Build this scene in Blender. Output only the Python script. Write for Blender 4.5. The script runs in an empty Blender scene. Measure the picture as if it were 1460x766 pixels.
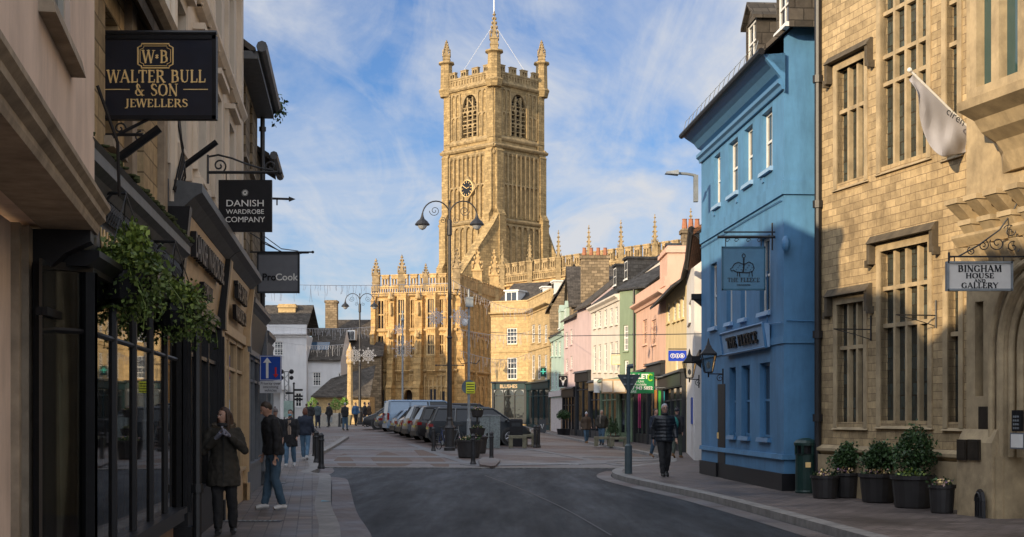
import bpy, bmesh, math, random
from mathutils import Vector, Matrix
R = math.radians
sc = bpy.context.scene
COL = sc.collection
FPX, CX, HY, EYE = 2028.0, 730.0, 590.0, 1.65      # 50 mm lens: distances measured from the photograph
def PX(px, D): return (px - CX) / FPX * D
def PZ(py, D): return EYE + (HY - py) / FPX * D
def GP(px, py):
    D = FPX * EYE / (py - HY); return (PX(px, D), D)
def sstep(a, b, x):
    t = max(0.0, min(1.0, (x - a) / (b - a))); return t * t * (3 - 2 * t)
def gz(x, y):                                       # the square rises gently towards the church
    return 0.92 * sstep(40, 125, y) * (1 - sstep(-1.0, 6.0, x - (y - 60) * -0.02))
# ------------------------------------------------------------------ object helpers
OFF = {}
def thing(name, label, cat, loc=(0, 0, 0), rotz=0.0, group=None, local=False, kind=None):
    o = bpy.data.objects.new(name, None); COL.objects.link(o)
    o.empty_display_size = 0.2
    o.location = loc; o.rotation_euler = (0, 0, rotz)
    o['label'] = label; o['category'] = cat
    if group: o['group'] = group
    if kind: o['kind'] = kind
    OFF[o.name] = Vector((0, 0, 0)) if local else Vector(loc)
    return o
def tag(o, label, cat, group=None, kind=None):
    o['label'] = label; o['category'] = cat
    if group: o['group'] = group
    if kind: o['kind'] = kind
    return o
def kids(o): return [c for c in bpy.data.objects if c.parent == o]
def dup(root, loc, rotz=None, label=None, group=None):
    r = root.copy(); COL.objects.link(r); r.location = loc
    if rotz is not None: r.rotation_euler = (0, 0, rotz)
    if label: r['label'] = label
    if group: r['group'] = group
    def rec(a, b):
        for ch in kids(a):
            c = ch.copy(); COL.objects.link(c); c.parent = b; rec(ch, c)
    rec(root, r); OFF[r.name] = Vector((0, 0, 0))
    return r
class Fr:
    """frame of a facade: u along the wall, d outwards, z up"""
    def __init__(s, p0, p1, out):
        s.o = Vector((p0[0], p0[1], 0)); e = Vector((p1[0], p1[1], 0)) - s.o
        s.L = e.length; s.t = e.normalized()
        n = Vector((s.t.y, -s.t.x, 0))
        if n.dot(Vector((out[0], out[1], 0))) < 0: n = -n
        s.n = n
    def P(s, u, d, z): 
        q = s.o + s.t * u + s.n * d; return Vector((q.x, q.y, z))
    def u(s, px, d=0.0):
        r = (px - CX) / FPX
        o = s.o + s.n * d
        return (r * o.y - o.x) / (s.t.x - r * s.t.y)
    def z(s, px, py, d=0.0):
        q = s.P(s.u(px, d), d, 0); return PZ(py, q.y)
class MB:
    def __init__(s): s.v = []; s.f = []; s.m = []
    def add(s, vs, fs, mi=0):
        k = len(s.v); s.v += [Vector(a) for a in vs]
        s.f += [tuple(i + k for i in f) for f in fs]; s.m += [mi] * len(fs); return s
    def quad(s, *p): return s.add(p, [tuple(range(len(p)))])
    def hexa(s, p, mi=0):
        return s.add(p, [(0, 3, 2, 1), (4, 5, 6, 7), (0, 1, 5, 4), (1, 2, 6, 5), (2, 3, 7, 6), (3, 0, 4, 7)], mi)
    def box(s, x0, x1, y0, y1, z0, z1, mi=0):
        return s.hexa([(x0, y0, z0), (x1, y0, z0), (x1, y1, z0), (x0, y1, z0), (x0, y0, z1), (x1, y0, z1), (x1, y1, z1), (x0, y1, z1)], mi)
    def bev(s, x0, x1, y0, y1, z0, z1, b):            # box with chamfered upper edges
        s.box(x0, x1, y0, y1, z0, z1 - b)
        return s.hexa([(x0, y0, z1 - b), (x1, y0, z1 - b), (x1, y1, z1 - b), (x0, y1, z1 - b), (x0 + b, y0 + b, z1), (x1 - b, y0 + b, z1), (x1 - b, y1 - b, z1), (x0 + b, y1 - b, z1)])
    def fb(s, F, u0, u1, d0, d1, z0, z1, mi=0):
        return s.hexa([F.P(u0, d1, z0), F.P(u1, d1, z0), F.P(u1, d0, z0), F.P(u0, d0, z0), F.P(u0, d1, z1), F.P(u1, d1, z1), F.P(u1, d0, z1), F.P(u0, d0, z1)], mi)
    def wedge(s, F, u0, u1, d0, d1, z0, z1, dt):       # box whose outer top edge is drawn in to dt
        return s.hexa([F.P(u0, d1, z0), F.P(u1, d1, z0), F.P(u1, d0, z0), F.P(u0, d0, z0), F.P(u0, dt, z1), F.P(u1, dt, z1), F.P(u1, d0, z1), F.P(u0, d0, z1)])
    def prism(s, pts, vec):
        vec = Vector(vec); n = len(pts); pts = [Vector(p) for p in pts]
        fs = [tuple(range(n)), tuple(range(2 * n - 1, n - 1, -1))] + [(i, i + n, (i + 1) % n + n, (i + 1) % n) for i in range(n)]
        return s.add(pts + [p + vec for p in pts], fs)
    def ring(s, rings, cap=True):
        n = len(rings[0]); vs = [p for r in rings for p in r]; fs = []
        for k in range(len(rings) - 1):
            for i in range(n):
                j = (i + 1) % n; fs.append((k * n + i, k * n + j, (k + 1) * n + j, (k + 1) * n + i))
        if cap: fs.append(tuple(range(n - 1, -1, -1))); fs.append(tuple((len(rings) - 1) * n + i for i in range(n)))
        return s.add(vs, fs)
    def tube(s, pts, r, n=8, flat=1.0):
        pts = [Vector(p) for p in pts]; rs = r if isinstance(r, (list, tuple)) else [r] * len(pts)
        rings = []; prev = None
        for i, p in enumerate(pts):
            a = pts[max(i - 1, 0)]; b = pts[min(i + 1, len(pts) - 1)]
            t = (b - a).normalized()
            if prev is None:
                x = t.cross(Vector((0, 0, 1)))
                if x.length < 0.05: x = t.cross(Vector((1, 0, 0)))
            else: x = prev - t * prev.dot(t)
            x.normalize(); y = t.cross(x); prev = x
            rings.append([p + (x * math.cos(2 * math.pi * k / n) + y * flat * math.sin(2 * math.pi * k / n)) * rs[i] for k in range(n)])
        return s.ring(rings)
    def lathe(s, prof, n=12, c=(0, 0, 0), sq=0):
        c = Vector(c); rings = []
        for r, z in prof:
            r = max(r, 1e-4)
            rings.append([c + Vector((r * math.cos(2 * math.pi * (k + .5) / n), r * math.sin(2 * math.pi * (k + .5) / n), z)) for k in range(n)])
        return s.ring(rings)
    def ell(s, c, r, n=12, m=8, rot=None):
        c = Vector(c); rings = []
        for j in range(m + 1):
            a = -math.pi / 2 + math.pi * j / m; cr = max(math.cos(a), 1e-3); sz = math.sin(a)
            ring = []
            for k in range(n):
                q = Vector((r[0] * cr * math.cos(2 * math.pi * k / n), r[1] * cr * math.sin(2 * math.pi * k / n), r[2] * sz))
                if rot is not None: q = rot @ q
                ring.append(c + q)
            rings.append(ring)
        return s.ring(rings)
    def leaves(s, c, r, n, size, rng, shell=0.55, droop=0.0):
        c = Vector(c)
        for _ in range(n):
            while True:
                q = Vector((rng.uniform(-1, 1), rng.uniform(-1, 1), rng.uniform(-1, 1)))
                if 0.05 < q.length <= 1: break
            q = q.normalized() * (shell + (1 - shell) * rng.random()) * (0.85 + 0.15 * math.sin(5 * q.x + 3 * q.z))
            p = c + Vector((q.x * r[0], q.y * r[1], q.z * r[2]))
            a = Vector((rng.uniform(-1, 1), rng.uniform(-1, 1), rng.uniform(-1, 1) - droop)).normalized()
            b = a.cross(Vector((rng.uniform(-1, 1), rng.uniform(-1, 1), rng.uniform(-1, 1)))).normalized()
            h = size * rng.uniform(.6, 1.3)
            s.add([p, p + a * h * .5 + b * h * .32, p + a * h, p + a * h * .5 - b * h * .32], [(0, 1, 2, 3)])
        return s
    def build(s, name, mats, parent=None, smooth=False, off=None):
        if off is None: off = OFF.get(parent.name, Vector((0, 0, 0))) if parent else Vector((0, 0, 0))
        me = bpy.data.meshes.new(name)
        me.from_pydata([tuple(v - off) for v in s.v], [], s.f)
        if not isinstance(mats, (list, tuple)): mats = [mats]
        for m in mats: me.materials.append(m)
        me.polygons.foreach_set('material_index', s.m)
        bm = bmesh.new(); bm.from_mesh(me)
        bmesh.ops.recalc_face_normals(bm, faces=bm.faces)
        uv = bm.loops.layers.uv.new('UVMap')
        for f in bm.faces:
            n = f.normal
            if abs(n.z) > .985: t = Vector((1, 0, 0)); w = Vector((0, 1, 0))
            else:
                t = Vector((-n.y, n.x, 0)).normalized(); w = n.cross(t)
                if w.z < 0: w = -w
                if t.x + t.y * .01 < 0: t = -t
            for l in f.loops:
                p = l.vert.co + off
                l[uv].uv = (p.dot(t), p.dot(w))
            f.smooth = smooth
        bm.to_mesh(me); bm.free()
        o = bpy.data.objects.new(name, me); COL.objects.link(o)
        if parent:
            o.parent = parent; OFF[o.name] = OFF.get(parent.name, Vector((0, 0, 0)))
        if smooth:
            try: me.set_sharp_from_angle(angle=R(42))
            except Exception: pass
        return o
# ------------------------------------------------------------------ materials
MATS = {}
def newmat(name):
    m = bpy.data.materials.new(name); m.use_nodes = True; nt = m.node_tree
    return m, nt, nt.nodes['Principled BSDF']
def N(nt, t, **k):
    n = nt.nodes.new(t)
    for a, b in k.items():
        if a in n.inputs.keys(): n.inputs[a].default_value = b
        else: setattr(n, a, b)
    return n
def ramp(nt, fac, stops):
    r = nt.nodes.new('ShaderNodeValToRGB'); nt.links.new(fac, r.inputs[0]); e = r.color_ramp.elements
    while len(e) < len(stops): e.new(0.5)
    for i, (p, c) in enumerate(stops): e[i].position = p; e[i].color = (*c, 1) if len(c) == 3 else c
    return r.outputs[0]
def mixc(nt, a, b, fac, mode='MIX'):
    m = nt.nodes.new('ShaderNodeMix'); m.data_type = 'RGBA'; m.blend_type = mode
    L = nt.links
    for sock, val in ((m.inputs[6], a), (m.inputs[7], b)):
        if hasattr(val, 'is_output') or isinstance(val, bpy.types.NodeSocket): L.new(val, sock)
        else: sock.default_value = (*val, 1)
    if isinstance(fac, (float, int)): m.inputs[0].default_value = fac
    else: L.new(fac, m.inputs[0])
    return m.outputs[2]
def bump(nt, bs, h, strength=.4, dist=.02):
    b = N(nt, 'ShaderNodeBump'); b.inputs['Strength'].default_value = strength; b.inputs['Distance'].default_value = dist
    nt.links.new(h, b.inputs['Height']); nt.links.new(b.outputs[0], bs.inputs['Normal'])
def coords(nt, kind='Object', scale=(1, 1, 1)):
    tc = N(nt, 'ShaderNodeTexCoord'); mp = N(nt, 'ShaderNodeMapping'); mp.inputs['Scale'].default_value = scale
    nt.links.new(tc.outputs[kind], mp.inputs[0]); return mp.outputs[0]
def noise(nt, co, scale, detail=5, rough=.6):
    n = N(nt, 'ShaderNodeTexNoise'); n.inputs['Scale'].default_value = scale; n.inputs['Detail'].default_value = detail; n.inputs['Roughness'].default_value = rough
    nt.links.new(co, n.inputs['Vector']); return n.outputs[0]
def sc3(c, k): return tuple(min(1, x * k) for x in c)
def plain(name, c, rough=.6, metal=0., var=.25, ns=6., bmp=.15, spec=.5, dirt=0.0, coat=0.0, streak=False):
    if name in MATS: return MATS[name]
    m, nt, bs = newmat(name)
    co = coords(nt, 'Object')
    f = noise(nt, co, ns)
    col = ramp(nt, f, [(.3, sc3(c, 1 - var)), (.7, sc3(c, 1 + var * .6))])
    if dirt:
        g = noise(nt, coords(nt, 'Object', (1, 1, .22 if streak else .7)), 1.6, 8, .72)
        k = ramp(nt, g, [(.47, (0, 0, 0)), (.72, (dirt,) * 3)])
        col = mixc(nt, col, sc3(c, .38), k)
    nt.links.new(col, bs.inputs['Base Color'])
    bs.inputs['Roughness'].default_value = rough; bs.inputs['Metallic'].default_value = metal
    bs.inputs['Specular IOR Level'].default_value = spec
    if coat: bs.inputs['Coat Weight'].default_value = coat; bs.inputs['Coat Roughness'].default_value = .05
    if bmp: bump(nt, bs, noise(nt, co, ns * 6, 6), bmp, .01)
    MATS[name] = m; return m
def stone(name, c, bw=.62, rh=.3, mortar=.012, var=.35, grime=.6, mcol=None, grimecol=(.05, .045, .04), squash=1.0, bs_=.5, gs=.35):
    if name in MATS: return MATS[name]
    m, nt, bs = newmat(name)
    uv = coords(nt, 'UV')
    wob = noise(nt, uv, 3.0, 3)
    add = N(nt, 'ShaderNodeVectorMath', operation='MULTIPLY_ADD')
    n3 = N(nt, 'ShaderNodeTexNoise'); n3.inputs['Scale'].default_value = 2.2; nt.links.new(uv, n3.inputs['Vector'])
    nt.links.new(n3.outputs['Color'], add.inputs[0]); add.inputs[1].default_value = (.03, .03, 0); nt.links.new(uv, add.inputs[2])
    b = N(nt, 'ShaderNodeTexBrick'); nt.links.new(add.outputs[0], b.inputs['Vector'])
    b.inputs['Scale'].default_value = 1; b.inputs['Brick Width'].default_value = bw; b.inputs['Row Height'].default_value = rh
    b.inputs['Mortar Size'].default_value = mortar; b.inputs['Mortar Smooth'].default_value = .3
    b.inputs['Color1'].default_value = (*sc3(c, 1 - var), 1); b.inputs['Color2'].default_value = (*sc3(c, 1 + var), 1)
    b.inputs['Mortar'].default_value = (*(mcol or sc3(c, .45)), 1); b.inputs['Bias'].default_value = 0
    f = noise(nt, uv, 5, 7, .7)
    col = mixc(nt, b.outputs[0], ramp(nt, f, [(.3, (.62, .6, .58)), (.7, (1.15, 1.12, 1.05))]), 1.0, 'MULTIPLY')
    if grime:
        g = noise(nt, coords(nt, 'UV', (1, gs, 1)), .9, 9, .75)
        col = mixc(nt, col, grimecol, ramp(nt, g, [(.5, (0, 0, 0)), (.78, (grime,) * 3)]))
    nt.links.new(col, bs.inputs['Base Color']); bs.inputs['Roughness'].default_value = .9
    bs.inputs['Specular IOR Level'].default_value = .25
    sub = N(nt, 'ShaderNodeMath', operation='MULTIPLY_ADD'); nt.links.new(b.outputs['Fac'], sub.inputs[0]); sub.inputs[1].default_value = -1.0; nt.links.new(f, sub.inputs[2])
    bump(nt, bs, sub.outputs[0], bs_, .02)
    MATS[name] = m; return m
def paving(name, c, bw, rh, mortar, var, rough, rot=0, patch=None, grime=.5):
    m, nt, bs = newmat(name)
    tc = N(nt, 'ShaderNodeTexCoord'); mp = N(nt, 'ShaderNodeMapping'); mp.inputs['Rotation'].default_value = (0, 0, rot)
    nt.links.new(tc.outputs['Object'], mp.inputs[0]); co = mp.outputs[0]
    b = N(nt, 'ShaderNodeTexBrick'); nt.links.new(co, b.inputs['Vector']); b.inputs['Scale'].default_value = 1
    b.inputs['Brick Width'].default_value = bw; b.inputs['Row Height'].default_value = rh; b.inputs['Mortar Size'].default_value = mortar
    b.inputs['Color1'].default_value = (*sc3(c, 1 - var), 1); b.inputs['Color2'].default_value = (*sc3(c, 1 + var), 1); b.inputs['Mortar'].default_value = (*sc3(c, .4), 1)
    col = b.outputs[0]
    g = noise(nt, co, .45, 8, .7)
    col = mixc(nt, col, ramp(nt, g, [(.35, (.5, .5, .52)), (.65, (1.25, 1.22, 1.2))]), 1.0, 'MULTIPLY')
    if patch: col = mixc(nt, col, patch, ramp(nt, noise(nt, co, .13, 4), [(.48, (0, 0, 0)), (.56, (.8,) * 3)]))
    sp = noise(nt, co, 9, 8, .8)
    col = mixc(nt, col, (.03, .03, .03), ramp(nt, sp, [(.58, (0, 0, 0)), (.75, (grime,) * 3)]))
    nt.links.new(col, bs.inputs['Base Color'])
    r = N(nt, 'ShaderNodeMapRange'); nt.links.new(g, r.inputs[0]); r.inputs[1].default_value = .35; r.inputs[2].default_value = .65; r.inputs[3].default_value = rough - .2; r.inputs[4].default_value = rough + .15
    nt.links.new(r.outputs[0], bs.inputs['Roughness'])
    sub = N(nt, 'ShaderNodeMath', operation='MULTIPLY_ADD'); nt.links.new(b.outputs['Fac'], sub.inputs[0]); sub.inputs[1].default_value = -.7; nt.links.new(sp, sub.inputs[2])
    bump(nt, bs, sub.outputs[0], .35, .012)
    MATS[name] = m; return m
def asphalt(name, c):
    m, nt, bs = newmat(name); co = coords(nt, 'Object')
    g = noise(nt, coords(nt, 'Object', (1.5, .16, 1)), .6, 10, .7); s_ = noise(nt, co, 60, 3, .8); t = noise(nt, co, 2.4, 7, .7)
    col = ramp(nt, g, [(.38, sc3(c, .62)), (.5, c), (.62, sc3(c, 1.75))])
    col = mixc(nt, col, ramp(nt, s_, [(.35, (.35, .35, .35)), (.7, (1.9, 1.9, 1.9))]), 1.0, 'MULTIPLY')
    col = mixc(nt, col, ramp(nt, t, [(.35, (.75, .75, .75)), (.65, (1.2, 1.2, 1.2))]), 1.0, 'MULTIPLY')
    nt.links.new(col, bs.inputs['Base Color'])
    r = N(nt, 'ShaderNodeMapRange'); nt.links.new(g, r.inputs[0]); r.inputs[1].default_value = .35; r.inputs[2].default_value = .65; r.inputs[3].default_value = .75; r.inputs[4].default_value = .52
    nt.links.new(r.outputs[0], bs.inputs['Roughness']); bump(nt, bs, s_, .7, .012); bs.inputs['Specular IOR Level'].default_value = .28
    MATS[name] = m; return m
def leafm(name, c1, c2):
    m, nt, bs = newmat(name)
    g = N(nt, 'ShaderNodeNewGeometry'); 
    col = ramp(nt, g.outputs['Random Per Island'], [(0, c1), (.6, c2), (1, sc3(c2, 1.6))])
    nt.links.new(col, bs.inputs['Base Color']); bs.inputs['Roughness'].default_value = .55
    MATS[name] = m; return m
def glass(name, c=(.012, .015, .018), rough=.04, spec=.8, wave=.02):
    m, nt, bs = newmat(name); bs.inputs['Base Color'].default_value = (*c, 1)
    bs.inputs['Roughness'].default_value = rough; bs.inputs['Specular IOR Level'].default_value = spec
    if wave: bump(nt, bs, noise(nt, coords(nt, 'Object'), 1.3, 2), .25, wave)
    MATS[name] = m; return m
def clearglass(name, tint=(.6, .62, .6), refl=.35):
    m, nt, bs = newmat(name); nt.nodes.remove(bs); out = nt.nodes['Material Output']
    t = N(nt, 'ShaderNodeBsdfTransparent'); t.inputs[0].default_value = (*tint, 1); g = N(nt, 'ShaderNodeBsdfGlossy'); g.inputs['Roughness'].default_value = .02
    mx = N(nt, 'ShaderNodeMixShader'); lw = N(nt, 'ShaderNodeLayerWeight'); lw.inputs[0].default_value = refl
    nt.links.new(lw.outputs['Fresnel'], mx.inputs[0]); nt.links.new(t.outputs[0], mx.inputs[1]); nt.links.new(g.outputs[0], mx.inputs[2]); nt.links.new(mx.outputs[0], out.inputs[0])
    MATS[name] = m; return m
def emis(name, c, s):
    m, nt, bs = newmat(name); bs.inputs['Base Color'].default_value = (*c, 1); bs.inputs['Emission Color'].default_value = (*c, 1); bs.inputs['Emission Strength'].default_value = s
    MATS[name] = m; return m
# ------------------------------------------------------------------ lettering
def text(s, O, U, V, size, mat, parent, align='CENTER', sx=1.0, ext=.004, name='lettering', bold=0.0):
    """flat raised lettering: O centre of the baseline, U reading direction, V up"""
    cu = bpy.data.curves.new('t', 'FONT'); cu.body = s; cu.size = size; cu.align_x = align; cu.extrude = ext; cu.offset = bold; cu.resolution_u = 3
    o = bpy.data.objects.new('t', cu); COL.objects.link(o)
    dg = bpy.context.evaluated_depsgraph_get(); me = bpy.data.meshes.new_from_object(o.evaluated_get(dg))
    U = Vector(U).normalized(); V = Vector(V).normalized(); Nn = U.cross(V); O = Vector(O)
    mb = MB(); mb.add([O + U * v.co.x * sx + V * v.co.y + Nn * v.co.z for v in me.vertices], [tuple(p.vertices) for p in me.polygons])
    bpy.data.objects.remove(o); bpy.data.curves.remove(cu); bpy.data.meshes.remove(me)
    return mb.build(name, mat, parent)
GLY = {  # width, strokes (x0,y0,x1,y1,thick) ; arcs as polylines; serifs (x,y)
 'W': (1.15, [(.05, 1, .3, 0, 1), (.3, 0, .56, 1, 0), (.56, 1, .82, 0, 1), (.82, 0, 1.08, 1, 0)], [(.05, 1), (.56, 1), (1.08, 1)]),
 'A': (.9, [(.08, 0, .42, 1, 0), (.42, 1, .8, 0, 1), (.2, .35, .66, .35, 0)], [(.08, 0), (.8, 0)]),
 'L': (.7, [(.18, 0, .18, 1, 1), (.18, .03, .64, .03, 0), (.64, .03, .66, .28, 0)], [(.18, 0), (.18, 1)]),
 'T': (.8, [(.4, 0, .4, 1, 1), (.04, .97, .76, .97, 0), (.04, .97, .04, .76, 0), (.76, .97, .76, .76, 0)], [(.4, 0)]),
 'E': (.72, [(.18, 0, .18, 1, 1), (.18, .97, .6, .97, 0), (.6, .97, .62, .78, 0), (.18, .52, .5, .52, 0), (.18, .03, .64, .03, 0), (.64, .03, .66, .24, 0)], [(.18, 0), (.18, 1)]),
 'F': (.68, [(.18, 0, .18, 1, 1), (.18, .97, .6, .97, 0), (.6, .97, .62, .76, 0), (.18, .52, .5, .52, 0)], [(.18, 0), (.18, 1)]),
 'R': (.85, [(.18, 0, .18, 1, 1), (.18, .97, .46, .95, 0), (.46, .95, .64, .86, 1), (.64, .86, .62, .6, 1), (.62, .6, .44, .5, 0), (.44, .5, .18, .5, 0), (.42, .5, .78, .0, 1)], [(.18, 0), (.18, 1), (.8, 0)]),
 'B': (.8, [(.18, 0, .18, 1, 1), (.18, .97, .46, .95, 0), (.46, .95, .6, .84, 1), (.6, .84, .58, .62, 1), (.58, .62, .18, .53, 0), (.58, .5, .68, .34, 1), (.68, .34, .64, .12, 1), (.64, .12, .44, .03, 0), (.44, .03, .18, .03, 0)], [(.18, 0), (.18, 1)]),
 'U': (.9, [(.18, 1, .18, .3, 1), (.18, .3, .28, .08, 1), (.28, .08, .46, .0, 0), (.46, .0, .66, .1, 0), (.66, .1, .72, .3, 0), (.72, .3, .72, 1, 0)], [(.18, 1), (.72, 1)]),
 'S': (.7, [(.6, .8, .5, .96, 0), (.5, .96, .28, .98, 0), (.28, .98, .14, .84, 1), (.14, .84, .18, .64, 1), (.18, .64, .54, .42, 1), (.54, .42, .6, .2, 1), (.6, .2, .46, .04, 0), (.46, .04, .22, .03, 0), (.22, .03, .1, .22, 0)], []),
 'O': (.95, [(.46, 1, .2, .88, 0), (.2, .88, .1, .62, 1), (.1, .62, .1, .38, 1), (.1, .38, .2, .12, 1), (.2, .12, .46, 0, 0), (.46, 0, .74, .12, 0), (.74, .12, .84, .38, 1), (.84, .38, .84, .62, 1), (.84, .62, .74, .88, 1), (.74, .88, .46, 1, 0)], []),
 'C': (.85, [(.76, .76, .66, .92, 0), (.66, .92, .46, 1, 0), (.46, 1, .2, .88, 0), (.2, .88, .1, .62, 1), (.1, .62, .1, .38, 1), (.1, .38, .2, .12, 1), (.2, .12, .46, 0, 0), (.46, 0, .66, .06, 0), (.66, .06, .78, .24, 0)], [(.76, .8)]),
 'G': (.9, [(.76, .78, .66, .92, 0), (.66, .92, .46, 1, 0), (.46, 1, .2, .88, 0), (.2, .88, .1, .62, 1), (.1, .62, .1, .38, 1), (.1, .38, .2, .12, 1), (.2, .12, .46, 0, 0), (.46, 0, .72, .1, 0), (.72, .08, .72, .42, 1)], [(.72, .42), (.76, .82)]),
 'N': (.95, [(.16, 0, .16, 1, 0), (.12, 1, .76, 0, 1), (.78, 0, .78, 1, 0)], [(.16, 0), (.16, 1), (.78, 1)]),
 'J': (.5, [(.3, 1, .3, .1, 1), (.3, .1, .2, -.1, 1), (.2, -.1, .02, -.14, 0)], [(.3, 1)]),
 '&': (.95, [(.5, .7, .44, .9, 0), (.44, .9, .3, .98, 0), (.3, .98, .2, .84, 1), (.2, .84, .26, .64, 1), (.26, .64, .74, .03, 1), (.26, .6, .12, .4, 0), (.12, .4, .1, .2, 1), (.1, .2, .24, .03, 0), (.24, .03, .5, .05, 0), (.5, .05, .76, .46, 0)], [(.76, .48), (.78, .02)]),
 'I': (.4, [(.2, 0, .2, 1, 1)], [(.2, 0), (.2, 1)]),
 'H': (.95, [(.18, 0, .18, 1, 1), (.76, 0, .76, 1, 1), (.18, .52, .76, .52, 0)], [(.18, 0), (.18, 1), (.76, 0), (.76, 1)]),
 'M': (1.1, [(.14, 0, .2, 1, 0), (.2, 1, .54, .05, 1), (.54, .05, .86, 1, 0), (.88, 1, .94, 0, 1)], [(.14, 0), (.18, 1), (.94, 0), (.9, 1)]),
 'D': (.9, [(.18, 0, .18, 1, 1), (.18, .97, .5, .95, 0), (.5, .95, .74, .78, 1), (.74, .78, .8, .5, 1), (.8, .5, .74, .22, 1), (.74, .22, .5, .05, 1), (.5, .05, .18, .03, 0)], [(.18, 0), (.18, 1)]),
 'Y': (.85, [(.06, 1, .42, .48, 1), (.42, .48, .78, 1, 0), (.42, 0, .42, .48, 1)], [(.42, 0), (.06, 1), (.78, 1)]),
 ' ': (.45, [], []), '*': (.4, [(.06, .4, .3, .6, 0), (.06, .6, .3, .4, 0), (.18, .34, .18, .66, 0)], [])}
def serif(s, O, U, V, size, mat, parent, width=None, ext=.004, wt=.17, sp=.06, name='lettering'):
    U = Vector(U).normalized(); V = Vector(V).normalized(); Nn = U.cross(V); O = Vector(O)
    tot = sum(GLY[c][0] + sp for c in s) - sp; kx = size if width is None else width / tot
    mb = MB(); x = -tot / 2; e = 0.0
    for c in s:
        w, st, sf = GLY[c]
        for (a, b, c2, d, th) in st:
            h = (wt if th else wt * .48) / 2; dx, dy = c2 - a, d - b; l = math.hypot(dx, dy); nx, ny = -dy / l * h, dx / l * h
            ex, ey = dx / l * h * .5, dy / l * h * .5; e += .00002
            q = [(a + nx - ex, b + ny - ey), (c2 + nx + ex, d + ny + ey), (c2 - nx + ex, d - ny + ey), (a - nx - ex, b - ny - ey)]
            mb.prism([O + U * (x + p[0]) * kx + V * p[1] * size + Nn * e for p in q], Nn * ext)
        for (a, b) in sf:
            e += .00002; y0 = b - .035 if b > .3 else b; 
            q = [(a - .15, y0), (a + .15, y0), (a + .15, y0 + .05), (a - .15, y0 + .05)]
            mb.prism([O + U * (x + p[0]) * kx + V * p[1] * size + Nn * e for p in q], Nn * ext)
        x += w + sp
    return mb.build(name, mat, parent)
# ------------------------------------------------------------------ walls and windows
def wall(mb, F, u0, u1, z0, z1, ops, d=0.0, depth=.2, arch=()):
    us = sorted({u0, u1} | {a for o in ops for a in (o[0], o[1]) if u0 < a < u1}); zs = sorted({z0, z1} | {a for o in ops for a in (o[2], o[3]) if z0 < a < z1})
    for i in range(len(us) - 1):
        for j in range(len(zs) - 1):
            cu, cz = (us[i] + us[i + 1]) / 2, (zs[j] + zs[j + 1]) / 2
            if any(o[0] < cu < o[1] and o[2] < cz < o[3] for o in ops): continue
            mb.quad(F.P(us[i], d, zs[j]), F.P(us[i + 1], d, zs[j]), F.P(us[i + 1], d, zs[j + 1]), F.P(us[i], d, zs[j + 1]))
    for a, b, c, e in [o[:4] for o in ops]:
        a = max(a, u0); b = min(b, u1); c = max(c, z0); e = min(e, z1); k = d - depth
        mb.quad(F.P(a, d, c), F.P(a, k, c), F.P(a, k, e), F.P(a, d, e)); mb.quad(F.P(b, d, c), F.P(b, d, e), F.P(b, k, e), F.P(b, k, c))
        mb.quad(F.P(a, d, c), F.P(b, d, c), F.P(b, k, c), F.P(a, k, c)); mb.quad(F.P(a, d, e), F.P(a, k, e), F.P(b, k, e), F.P(b, d, e))
def window(parent, F, u0, u1, z0, z1, d=0.0, depth=.1, cols=2, rows=2, fm=None, pm=None, sm=None, fw=.05, bw=.025, sill=True, name='window', mid=True, label=None):
    """sash window set into a reveal"""
    mb = MB(); k = d - depth
    mb.fb(F, u0, u0 + fw, k - .05, k, z0, z1); mb.fb(F, u1 - fw, u1, k - .05, k, z0, z1)
    mb.fb(F, u0 + fw, u1 - fw, k - .05, k - .002, z0, z0 + fw); mb.fb(F, u0 + fw, u1 - fw, k - .05, k - .002, z1 - fw, z1)
    if mid: zm = (z0 + z1) / 2; mb.fb(F, u0 + fw, u1 - fw, k - .05, k - .004, zm - fw * .4, zm + fw * .4)
    for i in range(1, cols):
        c = u0 + (u1 - u0) * i / cols; mb.fb(F, c - bw / 2, c + bw / 2, k - .045, k - .008, z0 + fw, z1 - fw)
    for j in range(1, rows):
        c = z0 + (z1 - z0) * j / rows
        if mid and abs(c - (z0 + z1) / 2) < .02: continue
        mb.fb(F, u0 + fw, u1 - fw, k - .045, k - .010, c - bw / 2, c + bw / 2)
    w = mb.build(name, fm, parent)
    if label: w['label'] = label
    g = MB(); g.fb(F, u0 + .01, u1 - .01, k - .06, k - .03, z0 + .01, z1 - .01); g.build('pane', pm, w)
    if sill: s_ = MB(); s_.wedge(F, u0 - .06, u1 + .06, d - depth, d + .08, z0 - .09, z0, d + .06); s_.build('sill', sm, w)
    return w
def pitched(mb, F, u0, u1, ze, rise, run, over=.25, th=.12, back=True):
    """tile slopes: eave along the facade, ridge 'run' metres behind it"""
    a = F.P(u0, over, ze - rise / run * over); b = F.P(u1, over, ze - rise / run * over); c = F.P(u1, -run, ze + rise); e = F.P(u0, -run, ze + rise)
    mb.prism([a, b, c, e], (0, 0, th))
    if back: mb.prism([F.P(u0, -2 * run - over, ze - rise / run * over), F.P(u1, -2 * run - over, ze - rise / run * over), c, e][::-1], (0, 0, th))
def shell(mb, F, u0, u1, z1, dep, z0=0.0, ends=(1, 1), gable=None, run=None):
    """the three walls behind a facade"""
    mb.quad(F.P(u0, -dep, z0), F.P(u1, -dep, z0), F.P(u1, -dep, z1), F.P(u0, -dep, z1))
    for k, u in enumerate((u0, u1)):
        if not ends[k]: continue
        if gable: mb.quad(F.P(u, 0, z0), F.P(u, 0, z1), F.P(u, -dep / 2, z1 + gable), F.P(u, -dep, z1), F.P(u, -dep, z0))
        else: mb.quad(F.P(u, 0, z0), F.P(u, 0, z1), F.P(u, -dep, z1), F.P(u, -dep, z0))
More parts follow.
